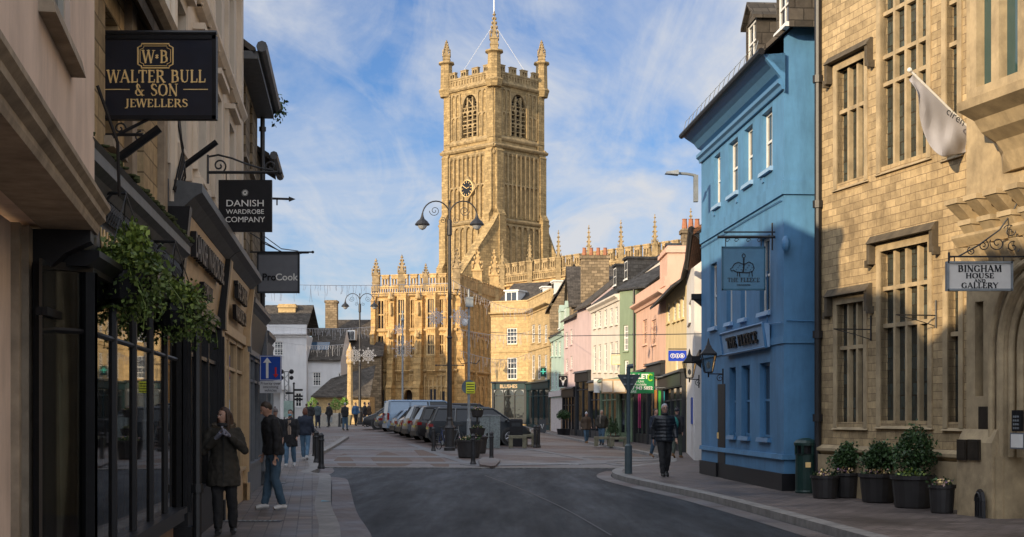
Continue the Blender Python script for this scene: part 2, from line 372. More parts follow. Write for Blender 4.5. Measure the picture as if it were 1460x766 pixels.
# ------------------------------------------------------------------ palette
M_asph = asphalt('asphalt', (.017, .021, .027))
M_pave = paving('pavement slabs', (.15, .125, .11), .3, .2, .008, .25, .6, R(82))
M_paveR = paving('pavement bricks', (.14, .115, .105), .3, .2, .014, .25, .6, R(-12))
M_sett = paving('brick paving', (.125, .09, .078), .22, .11, .01, .25, .6, R(30), patch=(.15, .145, .145))
M_band = plain('pale granite band', (.15, .15, .155), .6, var=.35, ns=9, bmp=.3, dirt=.5)
M_kerb = plain('kerb stone', (.24, .23, .22), .7, var=.3, ns=5, bmp=.3, dirt=.6)
M_earth = plain('earth', (.12, .1, .08), .95)
M_white = plain('white paint', (.75, .74, .7), .45, var=.1, bmp=.05)
M_cream = plain('cream paint', (.62, .56, .45), .5, var=.12, bmp=.05)
M_black = plain('black paint', (.012, .012, .014), .42, var=.3, bmp=.1, spec=.25)
M_blackm = plain('black ironwork', (.018, .018, .02), .45, var=.3, bmp=.2)
M_grey = plain('grey metal', (.22, .24, .25), .5, var=.2, metal=.2)
M_dgrey = plain('dark grey paint', (.03, .033, .037), .5, var=.2, spec=.25)
M_gold = plain('gold leaf', (.9, .62, .26), .4, var=.1, bmp=0, metal=.0)
M_slate = stone('stone slates', (.085, .075, .066), .34, .24, .012, .35, .5, grimecol=(.03, .03, .025))
M_dslate = stone('blue slates', (.05, .052, .058), .3, .2, .01, .3, .4, grimecol=(.02, .02, .02))
M_church = stone('limestone church', (.56, .37, .16), .75, .36, .01, .2, .8, grimecol=(.13, .095, .055))
M_tower = stone('limestone tower', (.385, .28, .14), .6, .3, .012, .25, 1.0, grimecol=(.055, .045, .03))
M_chd = plain('carved limestone', (.54, .365, .165), .9, var=.4, ns=2, bmp=.4, dirt=.75)
M_twd = plain('carved grey limestone', (.36, .26, .13), .9, var=.45, ns=2, bmp=.4, dirt=1.0, streak=True)
M_bing = stone('library ashlar', (.46, .35, .205), .33, .135, .006, .24, .85, mcol=(.22, .16, .1), grimecol=(.12, .085, .05))
M_bingd = plain('dressed limestone', (.43, .33, .195), .85, var=.3, ns=3, bmp=.35, dirt=.75)
M_oldst = stone('rubble stone', (.26, .2, .13), .4, .2, .015, .35, .6)
M_blu = stone('ashlar row stone', (.54, .4, .21), .7, .33, .006, .12, .5, grimecol=(.14, .1, .07))
M_lead = plain('lead', (.1, .105, .11), .5, var=.3)
M_glass = glass('dark window glass')
M_glass2 = glass('window glass with reflections', (.025, .032, .04), .04, .5)
M_leaded = stone('leaded glass', (.035, .05, .05), .16, .22, .012, .5, 0, mcol=(.01, .01, .01)); M_leaded.node_tree.nodes['Principled BSDF'].inputs['Roughness'].default_value = .12
M_leaded.node_tree.nodes['Principled BSDF'].inputs['Specular IOR Level'].default_value = .9
M_clear = clearglass('shop glass')
M_leaf = leafm('leaves', (.03, .06, .012), (.1, .145, .03))
M_leafy = leafm('bright leaves', (.08, .13, .02), (.19, .25, .045))
M_leafd = leafm('box leaves', (.012, .035, .01), (.035, .075, .02))
M_moss = plain('moss', (.05, .065, .02), .95, var=.5, ns=20, bmp=.8)
M_flow = leafm('petals', (.25, .1, .35), (.6, .45, .2))
M_terr = plain('black plastic tub', (.022, .02, .02), .55, var=.3, bmp=.3)
# ------------------------------------------------------------------ ground
def sheet(name, poly, z, mat, th=None, follow=True, step=None):
    """flat sheet; with th a solid slab with sides"""
    bm = bmesh.new(); vs = [bm.verts.new((p[0], p[1], 0)) for p in poly]; f = bm.faces.new(vs)
    if f.normal.z < 0: f.normal_flip()
    bmesh.ops.triangulate(bm, faces=bm.faces)
    if follow:
        for _ in range(8):
            es = [e for e in bm.edges if e.calc_length() > 5.0]
            if not es: break
            bmesh.ops.subdivide_edges(bm, edges=es, cuts=1)
            bmesh.ops.triangulate(bm, faces=bm.faces)
    if th:
        r = bmesh.ops.extrude_face_region(bm, geom=bm.faces[:]); 
        top = [v for v in r['geom'] if isinstance(v, bmesh.types.BMVert)]
        for v in top: v.co.z += th
    for v in bm.verts: v.co.z += z + (gz(v.co.x, v.co.y) if follow else 0)
    bmesh.ops.recalc_face_normals(bm, faces=bm.faces)
    me = bpy.data.meshes.new(name); bm.to_mesh(me); bm.free(); me.materials.append(mat)
    o = bpy.data.objects.new(name, me); COL.objects.link(o); o['kind'] = 'structure'; return o
def strip(name, line, w, z, mat, th=None, side=1):
    pts = [Vector((p[0], p[1], 0)) for p in line]; outp = []
    for i, p in enumerate(pts):
        t = (pts[min(i + 1, len(pts) - 1)] - pts[max(i - 1, 0)]).normalized(); outp.append(p + Vector((-t.y, t.x, 0)) * w * side)
    mb = MB()
    g = lambda p, dz: (p.x, p.y, z + gz(p.x, p.y) + dz)
    for i in range(len(pts) - 1):
        a, b, c, e = pts[i], pts[i + 1], outp[i + 1], outp[i]
        if th: mb.hexa([g(a, 0), g(b, 0), g(c, 0), g(e, 0), g(a, th), g(b, th), g(c, th), g(e, th)])
        else: mb.quad(g(a, 0), g(b, 0), g(c, 0), g(e, 0))
    o = mb.build(name, mat); o['kind'] = 'structure'
    if not th and o.data.polygons[0].normal.z < 0: o.data.flip_normals()
    return o
def curve(pts, n=5):
    out = []; P = [Vector((p[0], p[1])) for p in pts]
    for i in range(len(P) - 1):
        a, b, c, d = P[max(i - 1, 0)], P[i], P[i + 1], P[min(i + 2, len(P) - 1)]
        for k in range(n):
            t = k / n; out.append(.5 * ((2 * b) + (c - a) * t + (2 * a - 5 * b + 4 * c - d) * t * t + (3 * b - a - 3 * c + d) * t ** 3))
    out.append(P[-1]); return [(p.x, p.y) for p in out]
g0 = MB()
xs = [-900, -300, -120, -60] + [i * 4 for i in range(-11, 12)] + [60, 120, 300, 900]; ys = [-300, -60, -20, 0, 20] + [24 + i * 6 for i in range(0, 24)] + [180, 220, 400, 900, 2200]
for i in range(len(xs) - 1):
    for j in range(len(ys) - 1):
        q = [(xs[i], ys[j]), (xs[i + 1], ys[j]), (xs[i + 1], ys[j + 1]), (xs[i], ys[j + 1])]
        g0.quad(*[(a, b, gz(a, b) - .06) for a, b in q])
o = g0.build('ground', M_earth); o['kind'] = 'structure'
EDGE = 43.2       # cobble strip where the asphalt ends
sheet('road', [(-7.5, -12), (9, -12), (9, 30), (7, EDGE), (-10, EDGE + .6), (-9, 36)], 0.0, M_asph, follow=False)
sq = [(-60, 44.2), (-10, EDGE + .61), (7, EDGE + .01), (16, 44), (16, 80), (14, 150), (-2, 160), (-60, 160)]
sheet('square paving', sq, 0.0, M_sett)
strip('cobble channel', curve([(-6.2, 43.3), (-2, 42.9), (2, 42.6), (4.6, 42.3)], 6), .7, -.03, plain('cobbles', (.16, .15, .14), .7, var=.7, ns=10, bmp=.9), .05)
for i, ln in enumerate([[(-6.3, 47), (-1.0, 46.2)], [(-6.6, 52.5), (-1.4, 51.5)], [(-1.2, 46.3), (-4.6, 67)], [(3.6, 45), (1.2, 60), (-2, 64)], [(2.4, 47.5), (7, 51)], [(-8, 60), (-3.6, 59.6)], [(2.6, 52.5), (5.2, 52)], [(-1, 44.3), (3.6, 46.6)]]):
    strip('paving band', curve(ln, 6), 1.5 if i not in (2, 3) else .35, -.03 + .0012 * i, M_band, .038)
M_worn = plain('worn white road paint', (.36, .37, .38), .7, var=.7, ns=8, bmp=.2, dirt=.8)
strip('worn road paint', curve([(.4, 46.2), (2.2, 45.6)], 4), .28, -.03, M_worn, .052)
# brown tarmac patches beside the crossing
M_patch = plain('brown tarmac patch', (.12, .08, .062), .8, var=.3, ns=12, bmp=.3)
for i, q in enumerate([[(528, 655), (552, 648), (590, 660), (548, 667)], [(590, 646), (606, 644), (640, 663), (618, 665)], [(476, 658), (492, 650), (508, 664), (490, 667)]]):
    sheet('tarmac patch', curve([GP(*p) for p in q + q[:1]], 5)[:-1], -.03 + i * .001, M_patch, .033)
# left pavement
def LW(D): return -(1.99 + .114 * D)          # wall line of the left row
kl = curve([(.4, -12), (-.6, 4), (-2.1, 17.5), (-3.05, 24), (-4.2, 33), (-4.65, 36), (-5.3, 37.5), (-5.55, 41), (-6.9, 50), (-7.6, 60), (-8.6, 75)], 4)
strip('kerb left', kl, .28, 0, M_kerb, .12, side=1)
inn = []
for i, p in enumerate(kl):
    a = Vector(kl[max(i - 1, 0)]); b = Vector(kl[min(i + 1, len(kl) - 1)]); t = (b - a).normalized(); inn.append((p[0] - t.y * .28, p[1] + t.x * .28))
sheet('pavement left', inn + [(-60, 75), (-60, 36), (LW(36.5) - .5, 36.5), (LW(-12) - 1.2, -12)], 0, M_pave, .118)
strip('gutter setts', [(p[0] + .02, p[1]) for p in kl[4:30]], .4, .005, M_sett, side=-1)
# right pavement, near
kr = curve([(5.6, -12), (5.1, 8), (4.42, 18), (3.75, 26.5), (3.1, 31.5), (2.7, 35), (2.64, 37.5), (2.95, 40), (3.7, 42.6), (4.8, 45), (5.3, 48), (5.5, 52), (5.1, 60), (4.1, 75), (2.6, 97), (-.5, 128)], 4)
strip('kerb right', kr, .26, 0, M_kerb, .12, side=-1)
inn = []
for i, p in enumerate(kr):
    a = Vector(kr[max(i - 1, 0)]); b = Vector(kr[min(i + 1, len(kr) - 1)]); t = (b - a).normalized(); inn.append((p[0] + t.y * .26, p[1] - t.x * .26))
sheet('pavement right', inn + [(12, 140), (16, 100), (16, -12)], 0, M_paveR, .118)
kg = [(p[0] - .03, p[1]) for p in kr[6:30]]
strip('gutter setts', kg, .38, .005, M_sett, side=1)
# traffic island with raised kerb in the middle of the square
isl = [GP(684, 666), GP(700, 668.5), GP(706, 668), GP(712, 662), GP(713, 659), GP(700, 656), GP(690, 656), GP(682, 660)]
sheet('traffic island', isl, -.06, M_sett, .14)
strip('tarmac joint', curve([GP(690, 678), GP(740, 697), GP(800, 724), GP(870, 764)], 6), .035, .006, plain('tar seam', (.012, .012, .012), .5))
strip('double yellow line', [(p[0] + .45, p[1]) for p in kr[6:20]][::-1], .08, .008, plain('faded yellow paint', (.3, .22, .08), .8, var=.5, ns=20, dirt=.7), side=1) if False else None
# drain covers in the left pavement
for (px, py, w, d) in ((363, 744.5, .6, .28), (388, 690, .45, .4)):
    x, y = GP(px, py); y = y * (EYE - .118) / EYE; x = PX(px, y); mb = MB(); mb.box(x - w, x + w * .6, y, y + d, .112, .124)
    t = mb.build('drain_cover', M_blackm); gm = MB()
    for k in range(12): gm.box(x - w + .06 + k * w * .12, x - w + .1 + k * w * .12, y + .03, y + d - .03, .125, .13)
    gm.build('grating', M_grey, t); tag(t, 'iron drain grating by the woman in the parka' if py > 700 else 'small iron cover in the pavement behind the man in jeans', 'drain cover')
PV = .118
def GV(px, py):                       # a point on a raised pavement
    D = FPX * (EYE - PV) / (py - HY); return (PX(px, D), D)
# ================================================================== LEFT ROW
FL = Fr((LW(0), 0), (LW(40), 40), (1, 0))
M_plast = plain('pink cream render', (.76, .6, .49), .85, var=.15, ns=1.5, bmp=.3, dirt=.55, streak=True)
M_plast2 = plain('cream render', (.7, .6, .48), .85, var=.12, ns=1.2, bmp=.2, dirt=.5, streak=True)
M_lead_st = stone('jeweller ashlar', (.5, .38, .23), .42, .2, .01, .25, .7)
M_gstone = plain('old stone trim', (.36, .29, .21), .85, var=.3, bmp=.3, dirt=.7)
M_wood = plain('varnished wood', (.22, .12, .05), .45, var=.3, ns=3)
M_tan = plain('tan painted wood', (.5, .35, .19), .5, var=.15, bmp=.05)
M_mgrey = plain('grey painted shopfront', (.13, .145, .165), .5, var=.15)
M_disp = plain('pale display fabric', (.5, .5, .4), .8, var=.2)
M_dark = plain('dark interior', (.02, .018, .016), .9)
M_skyglass = glass('reflecting shop glass', (.02, .022, .022), .03, 1.0, .006)
M_sash = plain('off white sash', (.45, .42, .36), .5, var=.15)
def moulding(mb, F, u0, u1, z, prof):
    """prof: list of (d, dz) swept along the wall"""
    n = len(prof); a = [F.P(u0, d, z + h) for d, h in prof]; b = [F.P(u1, d, z + h) for d, h in prof]
    mb.ring([a, b])
def gutter(name, parent, F, u0, u1, d, z, mat, r=.07):
    m = MB(); m.tube([F.P(u0, d, z), F.P(u1, d, z)], r, 8); return m.build(name, mat, parent)
def pipe(parent, F, u, d, z0, z1, mat, r=.05, name='downpipe'):
    m = MB(); m.tube([F.P(u, d, z0), F.P(u, d, z1)], r, 8)
    z = z0 + .7
    while z < z1: m.tube([F.P(u, d, z), F.P(u, d, z + .09)], r * 1.5, 8); z += 1.7
    return m.build(name, mat, parent)
uD = lambda D: FL.L * D / 40.0
# ---- L1 jettied plaster house nearest the camera
b = thing('jettied_house', 'pink cream plastered house with a projecting upper floor, cut by the left edge', 'house', (LW(6), 6, 0))
FJ = Fr((LW(10) + .40, 9.3), (LW(10) + .40 + .05 + 1.35, 2.0), (1, 0))
uA = 0.0; uB = FJ.L; zj = PZ(335, 9.3)
m = MB(); wu0 = FJ.u(100, 0); wu1 = FJ.u(57, 0); wz0 = 4.2
win = (min(wu0, wu1), max(wu0, wu1), FJ.z(98, 80), 6.0)
wall(m, FJ, uA, uB, zj + .18, 8.5, [win], depth=.16)
m.quad(FJ.P(0, 0, zj + .18), FJ.P(0, 0, 8.5), FJ.P(0, -6, 8.5), FJ.P(0, -6, zj + .18)); m.quad(FJ.P(uB, 0, zj), FJ.P(uB, 0, 8.5), FJ.P(uB, -6, 8.5), FJ.P(uB, -6, zj))
m.quad(FJ.P(0, 0, 8.5), FJ.P(uB, 0, 8.5), FJ.P(uB, -6, 8.5), FJ.P(0, -6, 8.5)); m.build('upper_wall', M_plast, b)
window(b, FJ, *win, depth=.03, cols=2, rows=3, fm=M_sash, pm=M_glass2, sm=M_gstone)
m = MB(); moulding(m, FJ, uA - .02, uB, zj, [(-.3, 0), (.02, 0), (.03, .03), (.03, .06), (.07, .09), (.07, .13), (.1, .16), (.1, .19), (-.05, .2)]); m.build('jetty_beam', M_gstone, b)
m = MB(); m.fb(FJ, 0, uB, -.9, -.04, zj + .03, zj + .1); m.build('jetty_soffit', M_plast, b)
m = MB(); m.tube([FJ.P(.03, .16, zj + .25), FJ.P(.05, .15, zj + .6), FJ.P(.12, .03, zj + .95)], .012, 6); m.build('cable', M_black, b)
FN = Fr((-3.12, 9.05), (-1.95, 2.0), (1, 0))
m = MB(); wall(m, FN, 0, FN.L, 0, zj, []); m.quad(FN.P(0, 0, 0), FN.P(0, 0, zj), FN.P(0, -4, zj), FN.P(0, -4, 0)); m.build('lower_wall', M_plast, b)
m = MB(); m.fb(FN, 0, .22, 0, .08, 0, zj); m.fb(FN, .3, .38, 0, .05, 0, zj); m.build('pilaster', M_gstone, b)
m = MB(); m.tube([(-3.09, 9.14, .1), (-3.09, 9.14, zj - .3)], .045, 8)
for z in (1.0, 2.0): m.tube([(-3.09, 9.14, z), (-3.09, 9.14, z + .07)], .065, 8)
m.build('downpipe', M_plast, b)
m = MB(); br = [FJ.P(.05, a_, zj + h_) for a_, h_ in ((0, 0), (0, -.07), (-.06, -.1), (-.16, -.15), (-.25, -.24), (-.31, -.36), (-.35, -.52), (-.4, -.6), (-.44, -.6), (-.44, 0))]
m.prism(br, FJ.t * .2); m.build('bracket', M_black, b)
# house row that continues behind the camera on the same side (unseen, carried back to shade the near street)
def plainhouse(label, F, u0, u1, z1, dep, mat, rise=3.0, name='terraced_house', wins=True, cat='house', group=None):
    b = thing(name, label, cat, F.P(u0, 0, 0), group=group)
    m = MB(); ops = []
    if wins:
        n = max(1, int((u1 - u0) / 2.6)); fl = max(1, int(z1 / 3.0))
        for f in range(fl):
            for i in range(n):
                c = u0 + (i + .5) * (u1 - u0) / n; zb = .9 + f * z1 / fl * .98; ops.append((c - .45, c + .45, zb, zb + 1.5))
    wall(m, F, u0, u1, 0, z1, ops); shell(m, F, u0, u1, z1, dep, gable=rise); m.build('wall', mat, b)
    for o_ in ops: window(b, F, *o_, fm=M_white, pm=M_glass, sm=M_gstone)
    m = MB(); pitched(m, F, u0, u1, z1, rise, dep / 2); m.build('roof', M_slate, b); return b
FJb = Fr((LW(2) + .3, 2), (LW(-30) + 1.5, -30), (1, 0))
plainhouse('stone terraced house of three floors next to the jettied house, behind the viewer', FJb, 0, 12, 9.0, 8, M_lead_st)
plainhouse('cream rendered terraced house at the start of the street, behind the viewer', FJb, 12, 24, 9.5, 8, M_plast2)
# ---- L2 jeweller's: ashlar above, black shopfront below
D0, D1 = 9.2, 15.0; U0, U1 = uD(D0), uD(D1)
b = thing('jeweller_shop', 'ashlar building with a black bay window shopfront and mossy cornice behind the jeweller sign', 'shop', FL.P(U0, 0, 0))
ze = FL.z(215, 30, .1)
m = MB(); wq = []
for pa, pb, za, zb in ((150, 168, 215, -60), (186, 205, 285, 130)):
    ua, ub = FL.u(pa), FL.u(pb); wq.append((ua, ub, FL.z(pb, za), min(FL.z(pb, zb), ze - .4)))
wall(m, FL, U0, U1, 3.3, ze, wq); m.quad(FL.P(U0, 0, 3.3), FL.P(U0, 0, ze), FL.P(U0, -7, ze), FL.P(U0, -7, 3.3)); m.quad(FL.P(U1, 0, 0), FL.P(U1, 0, ze), FL.P(U1, -7, ze), FL.P(U1, -7, 0)); m.build('wall', M_lead_st, b)
for o_ in wq: window(b, FL, *o_, depth=.14, fm=M_sash, pm=M_glass2, sm=M_gstone)
m = MB(); pitched(m, FL, U0, U1, ze, 4.3, 3.6, over=.2); m.build('roof', M_slate, b)
gutter('gutter', b, FL, U0, U1, .22, ze + .02, M_gstone, .09)
for u in (U0 + .1, (wq[0][1] + wq[1][0]) / 2, U1 - .3): m = MB(); m.fb(FL, u, u + .28, 0, .07, 3.5, ze); m.build('pilaster', M_gstone, b)
zc = 3.33
m = MB(); moulding(m, FL, U0 - .05, U1 + .02, zc, [(0, -.1), (.2, -.1), (.24, -.04), (.3, 0), (.3, .08), (.33, .11), (0, .18)]); co_ = m.build('cornice', M_lead, b)
rg = random.Random(5); m = MB()
for k in range(260):
    u = rg.uniform(U0, U1); c = FL.P(u, rg.uniform(.14, .33), zc + .12 + rg.uniform(0, .03)); m.ell(c, (.05 * rg.uniform(.4, 1.2), .05, .02 * rg.uniform(.5, 1.5)), 5, 3)
m.build('moss', M_moss, co_)
m = MB(); m.fb(FL, U0, U1, 0, .17, zc - .62, zc - .1); fa = m.build('fascia', M_black, b)
m = MB()
for k in range(60):
    u = U0 + .2 + k * .1; 
    if u < U1 - .2: m.tube([FL.P(u, .2, zc - .28), FL.P(u + .03, .23, zc - .2), FL.P(u, .2, zc - .12)], .012, 5); m.tube([FL.P(u - .05, .19, zc - .2), FL.P(u, .21, zc - .24), FL.P(u + .05, .19, zc - .2)], .01, 5)
m.build('iron_cresting', M_blackm, fa)
text('WALTER BULL', FL.P(U0 + 2.1, .175, zc - .53), FL.t, (0, 0, 1), .3, M_gold, fa, bold=.004)
m = MB(); moulding(m, FL, U0, U1 + .02, zc - .72, [(0, 0), (.28, 0), (.36, .06), (.36, .1), (0, .12)]); m.build('architrave', M_black, b)
zt = zc - .72
# shop windows: flat one, then a canted bay
def pil(u, w=.16, d=.2, z0=.12, z1=None, nm='pilaster'):
    m = MB(); m.fb(FL, u, u + w, 0, d, z0, z1 or zt); m.fb(FL, u + w * .3, u + w * .7, d, d + .025, z0 + .5, (z1 or zt) - .1); m.fb(FL, u - .02, u + w + .02, 0, d + .04, z0, z0 + .35); m.build(nm, M_black, b)
pil(U0, .12, .05); ba, bb = FL.u(123, .3), FL.u(245, .0)
pil(ba - .14, .1, .04); pil(U1 - .22, .2, .3)
m = MB(); u = U0 + .2
while u < ba - .4: m.fb(FL, u, u + .07, .05, .14, .5, zt); u += .62
m.fb(FL, U0 + .2, ba - .3, 0, .16, .12, .5); m.fb(FL, U0 + .2, ba - .3, .05, .12, zt - .35, zt - .3); fwn = m.build('shop_window', M_black, b)
m = MB(); m.fb(FL, U0 + .2, ba - .3, .07, .09, .5, zt); m.build('pane', M_skyglass, fwn)
u2 = U1 - .35; bay = [(ba, .02), (ba + .3, .26), (u2 - .45, .26), (u2, .02)]; zs = .72
m = MB(); 
def bseg(mb, i, z0, z1, g=0):
    (a, da), (c, dc) = bay[i], bay[i + 1]
    q = [FL.P(a, da + g, z0), FL.P(c, dc + g, z0), FL.P(c, dc + g, z1), FL.P(a, da + g, z1)]; mb.prism(q, -FL.n * .03)
for i in range(3): bseg(m, i, zs, zt - .02)
bw = MB(); m_p = m
for i in range(3):
    (a, da), (c, dc) = bay[i], bay[i + 1]; n = 5 if i == 1 else 1
    for k in range(n + 1):
        t = k / n; p = FL.P(a + (c - a) * t, da + (dc - da) * t, 0); bw.tube([(p.x, p.y, zs), (p.x, p.y, zt - .03)], .06 if k in (0, n) else .034, 6)
for z in (zt - .42,):
    for i in range(3): 
        (a, da), (c, dc) = bay[i], bay[i + 1]; bw.tube([FL.P(a, da, z), FL.P(c, dc, z)], .02, 6)
sill = [FL.P(a, d + (.1 if d > .1 else .06), zs) for a, d in bay] + [FL.P(u2 + .06, 0, zs), FL.P(ba - .06, 0, zs)]
bw.prism(sill, (0, 0, -.06)); bw.prism([p + Vector((-.03, 0, -.06)) for p in sill], (0, 0, -.08))
top = [FL.P(a, d + .03, zt - .03) for a, d in bay]; bw.prism(top + [FL.P(u2, 0, zt - .03), FL.P(ba, 0, zt - .03)][0:2], (0, 0, .05))
bwo = bw.build('bay_window', M_black, b); m.build('pane', M_clear, bwo)
m = MB(); m.fb(FL, ba, u2, -1.6, -1.55, .1, zt); m.fb(FL, ba - .05, ba, -1.6, 0, .1, zt); m.fb(FL, u2, u2 + .05, -1.6, 0, .1, zt); m.fb(FL, ba, u2, -1.6, .0, zt - .04, zt); m.build('interior', plain('pale shop interior', (.45, .42, .34), .9), b)
m = MB(); c = FL.P(ba + .62, .02, 0); m.lathe([(.16, zs - .02), (.16, zt - .7), (.14, zt - .55), (.08, zt - .45), (.0, zt - .42)], 16, (c.x, c.y, 0))
m.prism([FL.P(ba + .06, -.06, zs + .02), FL.P(ba + .3, .12, zs + .02), FL.P(ba + .3, .12, zt - .9), FL.P(ba + .2, .1, zt - .7), FL.P(ba + .06, -.06, zt - .6)], FL.n * -.03); m.fb(FL, ba + .2, u2 - .2, -.9, -.1, zs - .05, zs); m.fb(FL, ba + 1.5, ba + 1.56, -.5, 0, zs, zt - .5); m.fb(FL, ba + 2.2, ba + 2.24, -.5, 0, zs, zt - .8); m.build('display', M_disp, b)
m = MB(); m.prism([FL.P(a, d * .85, .12) for a, d in bay], (0, 0, zs - .2)); m.build('stall_riser', M_wood, b)
m = MB(); m.fb(FL, u2 + .1, U1 - .22, .0, .1, .12, zt); m.build('door', M_black, b)
pipe(b, FL, U1 - .06, .38, .12, zt, M_blackm, .045)
# ---- L3 cream rendered building with the Danish fascia
D0, D1 = 15.0, 25.4; U0, U1 = uD(D0), uD(D1)
b = thing('clothes_shop', 'tall cream rendered building with tan fascia boards and moulded window surrounds, left row', 'shop', FL.P(U0, 0, 0))
ze = 9.5; ops = []; rows = [(4.75, 6.35), (7.2, 8.6)]
for k in range(4):
    c = U0 + 1.3 + k * 2.35
    for z0, z1 in rows: ops.append((c - .48, c + .48, z0, z1))
m = MB(); wall(m, FL, U0, U1, 4.2, ze, ops, depth=.24); m.quad(FL.P(U0, 0, 0), FL.P(U0, 0, ze), FL.P(U0, -7, ze), FL.P(U0, -7, 0)); m.quad(FL.P(U1, 0, 0), FL.P(U1, 0, ze), FL.P(U1, -7, ze), FL.P(U1, -7, 0)); m.build('wall', M_plast2, b)
for o_ in ops: 
    w = window(b, FL, *o_, depth=.18, cols=2, rows=4, fm=M_sash, pm=M_glass2, sm=M_plast2)
    m = MB(); a, c, z0, z1 = o_; m.fb(FL, a - .16, a, 0, .06, z0, z1 + .16); m.fb(FL, c, c + .16, 0, .06, z0, z1 + .16); m.fb(FL, a, c, 0, .06, z1, z1 + .16); m.fb(FL, a - .2, c + .2, 0, .16, z1 + .16, z1 + .24)
    m.fb(FL, a - .1, a, .0, .12, z0 - .35, z0 - .1); m.fb(FL, c, c + .1, .0, .12, z0 - .35, z0 - .1); m.build('architrave', M_plast2, w)
m = MB(); moulding(m, FL, U0, U1, 6.85, [(0, 0), (.1, 0), (.16, .08), (.16, .14), (0, .18)]); moulding(m, FL, U0, U1, 9.1, [(0, 0), (.1, 0), (.3, .15), (.3, .3), (0, .34)])
m.fb(FL, U0, U0 + .4, 0, .09, 4.3, 9.2); m.fb(FL, U1 - .4, U1, 0, .09, 4.3, 9.2); m.build('string_course', M_plast2, b)
m = MB(); pitched(m, FL, U0, U1, ze, 1.6, 3.6); m.build('roof', M_slate, b)
def shopfront(b, F, U0, U1, z0, zt, zf, zc, mat, matf, bays, door=None, lead=M_lead, pane=M_clear, riser=.55, fascia_tilt=.12, interior=M_dark, cor=.42):
    """classical shopfront: risers, mullions, panes, fascia and cornice"""
    m = MB(); moulding(m, F, U0, U1, zc, [(0, -.1), (cor * .55, -.1), (cor * .8, 0), (cor, .05), (cor, .14), (0, .2)]); m.build('cornice', lead, b)
    m = MB(); m.prism([F.P(U0 + .12, .1, zf), F.P(U0 + .12, .1 + fascia_tilt, zc - .1), F.P(U0 + .12, 0, zc - .1), F.P(U0 + .12, 0, zf)], F.t * (U1 - U0 - .24)); fa = m.build('fascia', matf, b)
    m = MB(); m.fb(F, U0, U1, 0, .16, zt, zf); m.build('lintel', mat, b)
    for u in (U0, U1 - .2):
        m = MB(); m.fb(F, u, u + .2, 0, .17, z0, zt); m.fb(F, u + .04, u + .16, .17, .2, z0 + .5, zt - .1); m.fb(F, u - .0, u + .2, 0, .21, z0, z0 + .3); m.fb(F, u, u + .2, 0, .22, zt, zf + .1)
        m.wedge(F, u, u + .2, 0, .22, zf + .1, zc - .1, cor * .7); m.build('pilaster', mat, b)
    ua, ub = U0 + .2, U1 - .2; m = MB(); m.fb(F, ua, ub, 0, .1, z0, z0 + riser); m.fb(F, ua, ub, 0, .16, z0 + riser, z0 + riser + .05); m.build('stall_riser', mat, b)
    m = MB(); n = bays; zr = z0 + riser + .05
    for k in range(n + 1):
        u = ua + (ub - ua) * k / n; m.fb(F, max(ua, u - .03), min(ub, u + .03), .02, .11, zr, zt)
    zz = zt - (zt - zr) * .24; m.fb(F, ua, ub, .02, .095, zz, zz + .05); m.fb(F, ua, ub, .02, .1, zt - .06, zt); w = m.build('shop_window', mat, b)
    g = MB(); g.fb(F, ua, ub, .04, .055, zr, zt - .03); g.build('pane', pane, w)
    if pane is M_clear:
        i = MB(); i.fb(F, ua, ub, -1.9, -1.85, z0, zt); i.fb(F, ua - .05, ua, -1.9, 0, z0, zt); i.fb(F, ub, ub + .05, -1.9, 0, z0, zt); i.fb(F, ua, ub, -1.9, 0, zt, zt + .04); i.fb(F, ua, ub, -1.9, 0, z0, z0 + .04); i.build('interior', interior, b)
    return fa
zf0, zc0 = 3.0, 3.95
um = (U0 + U1) / 2 + .2
fa = shopfront(b, FL, U0 + .05, um, .12, 2.85, zf0, zc0, M_black, M_tan, 4, pane=M_skyglass)
text('DANISH WARDROBE', FL.P((U0 + um) / 2, .235, zf0 + .42), FL.t, (0, 0, 1), .4, M_black, fa, ext=.03, bold=.008, sx=.95)
text('COMPANY', FL.P((U0 + um) / 2, .2, zf0 + .08), FL.t, (0, 0, 1), .24, M_black, fa, ext=.03, bold=.006)
fa = shopfront(b, FL, um + .05, U1 - .05, .12, 2.85, zf0, zc0, M_tan, M_tan, 3, pane=M_skyglass)
text('THE DANISH', FL.P((U1 + um) / 2, .235, zf0 + .45), FL.t, (0, 0, 1), .36, M_black, fa, ext=.03, bold=.008)
text('WARDROBE CO', FL.P((U1 + um) / 2, .215, zf0 + .12), FL.t, (0, 0, 1), .3, M_black, fa, ext=.03, bold=.006)
m = MB(); m.fb(FL, U0 + .25, U0 + .5, .01, .14, 4.9, 5.7); t_ = m.build('meter_box', M_grey, b)
m = MB(); m.tube([FL.P(U0 + .1, .1, 3.9), FL.P(U0 + .1, .1, 9.4)], .06, 8)
for z in (4.9, 6.6, 8.5): m.tube([FL.P(U0 + .1, .1, z), FL.P(U0 + .1, .1, z + .12)], .09, 8)
m.build('downpipe', M_plast2, b)
m = MB()
for k in range(5): m.tube([FL.P(U0 + .2 + k * .09, .12, 4.9), FL.P(U0 + .25 + k * .05, .2, 4.5 - .07 * k), FL.P(U0 - .1 + k * .12, .14, 4.0)], .012, 5)
m.build('cables', M_black, b)
